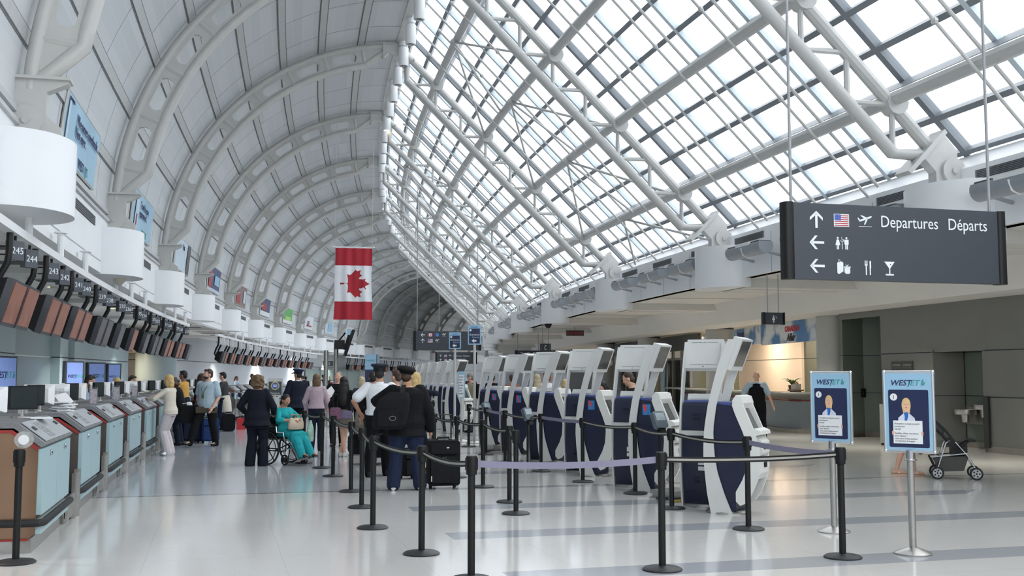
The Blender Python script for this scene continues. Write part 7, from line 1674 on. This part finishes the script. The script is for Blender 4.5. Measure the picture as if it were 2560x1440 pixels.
person('person with dark hair seated low behind the service desk by the plant', 17.65, 33.0, 200, 1.50, 1., True, 'tan', ('curly', 'black'), dict(mat=BLKC, name='blouse'), dict(mat=BLKC), BLACK, vox=.012)
p = person('bare-legged person in flip-flops pushing the stroller, hidden behind the poster stand above the knees', 11.35, 16.2, 122, 1.60, .95, True, 'fair', ('bob', 'brown'), dict(mat=TAUPE, name='top', sleeve='short'), dict(mat=KHAKI, kind='shorts'), None, feet=((-.08, -.14, 0), (.08, .16, 0)), hands=((-.22, .42, 1.0), (.22, .42, 1.0)), vox=.009)
for (hj, kn, an) in p['legs']: c = MB(); c.rbox((an.x, an.y+.05, .008), (.085, .25, .016), .04, 2); c.build('flip_flop', TAN, p['root']); c = MB(); c.tube([(an.x-.04, an.y+.03, .03), (an.x, an.y+.12, .055), (an.x+.04, an.y+.03, .03)], .008, 5); c.build('flip_flop_strap', PAPER, p['root'])
# stroller (faces right in the photo)
so = at('stroller', 'black and silver baby stroller with a mesh basket, right of the poster stands', 'stroller', 11.66, 15.47, 0, -radians(122))
SM = mat('stroller_black', (22, 22, 24), .7); SP_ = mat('stroller_pattern', (60, 60, 62), .7, var=.9, scale=25)
for sx in (-1, 1):
    x = sx*.24
    for y in (-.16, .42):
        for dx in (-.03, .03) if False else (0,):
            mb = MB(); mb.tube([Vector((x, y+.085*cos(t), .10+.085*sin(t))) for t in [2*pi*i/22 for i in range(22)]], .016, 8, closed=True); w_ = mb.build('wheel', DARK, so)
            mb = MB(); mb.tube([(x-.014, y, .10), (x+.014, y, .10)], .072, 16); mb.build('wheel_disc', mat('wheel_disc_grey', (176, 178, 180), .4), w_)
            mb = MB()
            for i in range(5): t = 2*pi*i/5; mb.tube([(x-.017, y+.045*cos(t), .10+.045*sin(t)), (x+.017, y+.045*cos(t), .10+.045*sin(t))], .014, 8)
            mb.tube([(x-.02, y, .10), (x+.02, y, .10)], .014, 8); mb.build('wheel_holes', BLACK, w_)
    mb = MB(); mb.tube([(x, -.18, .10), (x, -.02, .58), (x, .03, .62)], .013, 7); mb.tube([(x, .42, .16), (x, .30, .38), (x, .12, .60)], .013, 7); mb.tube([(x, -.26, .35), (x, .30, .42)], .010, 6); mb.build('frame_tube', CHROME, so)
    mb = MB(); mb.tube([(x, .02, .60), (x, -.34, 1.0), (x, -.42, 1.04)], .016, 7); mb.tube([(x, -.26, .35), (x, -.16, .12)], .016, 6); mb.build('push_tube', SM, so)
mb = MB(); mb.tube([(-.24, -.42, 1.04), (.24, -.42, 1.04)], .02, 8); mb.build('push_bar', SM, so)
mb = MB(); mb.loft([[(-.22, y, z), (.22, y, z), (.22, y+.09, z+.08), (-.22, y+.09, z+.08)] for y, z in ((-.36, .98), (-.10, .72), (.06, .50), (.14, .40))]); mb.loft([[(-.22, y, z), (.22, y, z), (.22, y, z-.12), (-.22, y, z-.12)] for y, z in ((.06, .50), (.30, .54))]); mb.build('seat_sling', SM, so, sharp=30)
mb = MB(); mb.loft([[(-.235, y, z), (.235, y, z), (.235, y+.03, z+.05), (-.235, y+.03, z+.05)] for y, z in ((-.38, 1.0), (-.2, .84), (.0, .64))]); mb.build('canopy_edge', SP_, so, sharp=30)
mb = MB(); mb.loft([[(-.2, -.22, .34), (.2, -.22, .34), (.2, .32, .38), (-.2, .32, .38)], [(-.19, -.12, .12), (.19, -.12, .12), (.19, .24, .14), (-.19, .24, .14)]]); mb.build('basket', mat('basket_mesh', (76, 76, 74), .8), so, sharp=30)
mb = MB(); mb.rbox((0, .36, .62), (.46, .13, .04), .03, 2); mb.tube([(-.2, .2, .52), (-.2, .34, .62)], .016, 6); mb.tube([(.2, .2, .52), (.2, .34, .62)], .016, 6); mb.build('tray', SM, so)
dbg = at('hanging_bag', 'brown string bag hanging off the back of the stroller', 'bag', 11.36, 15.74, .38, 0); mb = MB(); mb.sphere((0, 0, .10), (.07, .07, .11), 12, 8); mb.tube([(0, 0, .2), (0, .0, .52)], .012, 6); mb.build('bag', fabric('brown_bag', (66, 54, 50)), dbg)
# luggage on the left
suitcase('tall dark blue suitcase in front of the striding person in the pale blue shirt', -.88, 28.3, .3, (.50, .30, .72), fabric('suitcase_navy', (34, 40, 62)), .3)
suitcase('bright blue suitcase behind the legs of the striding person in the pale blue shirt', -.42, 28.2, .2, (.42, .28, .55), fabric('suitcase_blue', (40, 62, 108)), 0)
simple_bag('rucksack', 'black rucksack standing on the floor beside the person in the grey T-shirt', 'rucksack', -.30, 34.0, 0, .3, (.36, .26, .52), BLKC, .05, .1)
simple_bag('shopping_bag', 'bright red shopping bag on the floor right of the black rucksack', 'bag', .02, 35.0, 0, .2, (.26, .12, .36), mat('bag_red', (196, 40, 48), .5), .06, .02)
# nested luggage carts
lc = at('luggage_cart', '', 'luggage cart', -.75, 42.6, 0, radians(-60), 'nested luggage carts by the far counters')
mb = MB()
for x in (-.27, .27): mb.tube([(x, -.36, .14), (x, -.30, .95), (x, -.40, 1.04)], .018, 6); mb.tube([(x, -.36, .16), (x*.7, .5, .12)], .018, 6)
mb.tube([(-.27, -.40, 1.04), (.27, -.40, 1.04)], .022, 6); mb.b2((-.25, -.36, .5), (.25, -.33, .8))
for x in (-.13, 0, .13): mb.tube([(x, -.33, .2), (x, -.31, .8)], .01, 5)
mb.build('frame', STEEL, lc)
for x, y in ((-.25, -.32), (.25, -.32), (0, .45)): mb = MB(); mb.tube([(x-.02, y, .08), (x+.02, y, .08)], .08, 12); mb.build('wheel', DARK, lc)
mb = MB(); mb.sphere((0, -.36, .96), (.13, .03, .10), 12, 8); mb.build('badge_panel', mat('cart_badge_blue', (56, 60, 118), .4), lc)
for i in range(6):
    lab = 'steel luggage cart with a blue badge, %s from the left in the nested row' % ORD[i]
    if i == 0: lc['label'] = lab
    else: dup(lc, H(-.75+.24*i, 42.6), -42/R+radians(-60), lab)
ch_ = at('black_chair', 'dark blue chair back standing behind the far counters near the luggage carts', 'chair', -1.55, 44.5, 0, .2); mb = MB(); mb.rbox((0, 0, .95), (.45, .08, .55), .1, 1, 4); mb.build('backrest', NVYC, ch_); mb = MB(); mb.rbox((0, .24, .5), (.45, .45, .08), .05, 2); mb.build('seat', NVYC, ch_); mb = MB(); mb.tube([(0, .2, .05), (0, .2, .48)], .03, 8); mb.lathe([(0, 0), (.28, 0), (.28, .03), (.05, .06), (0, .06)], 14, c=(0, .2, 0)); mb.build('pedestal', BLACKM, ch_)
for i, (u, s) in enumerate(((1.62, 33.5), (2.3, 33.8))):
    q = at('kiosk_terminal', 'small white self-service terminal with a dark screen, %s the capped person in uniform' % ('left of' if i == 0 else 'right of'), 'terminal', u, s, 0, 0, 'white terminals in the queue'); mb = MB(); mb.prism([(-.24, 1.12), (.24, 1.12), (.17, 1.52), (-.17, 1.52)], -.04, .08, lambda a, b, h: Vector((a, h, b))); mb.b2((-.2, .0, 0), (.2, .25, 1.1)); mb.build('case', KWHITE, q, sharp=20); mb = MB(); mb.prism([(-.14, 1.22), (.14, 1.22), (.11, 1.44), (-.11, 1.44)], -.048, -.04, lambda a, b, h: Vector((a, h, b))); mb.build('screen', KSCR, q)
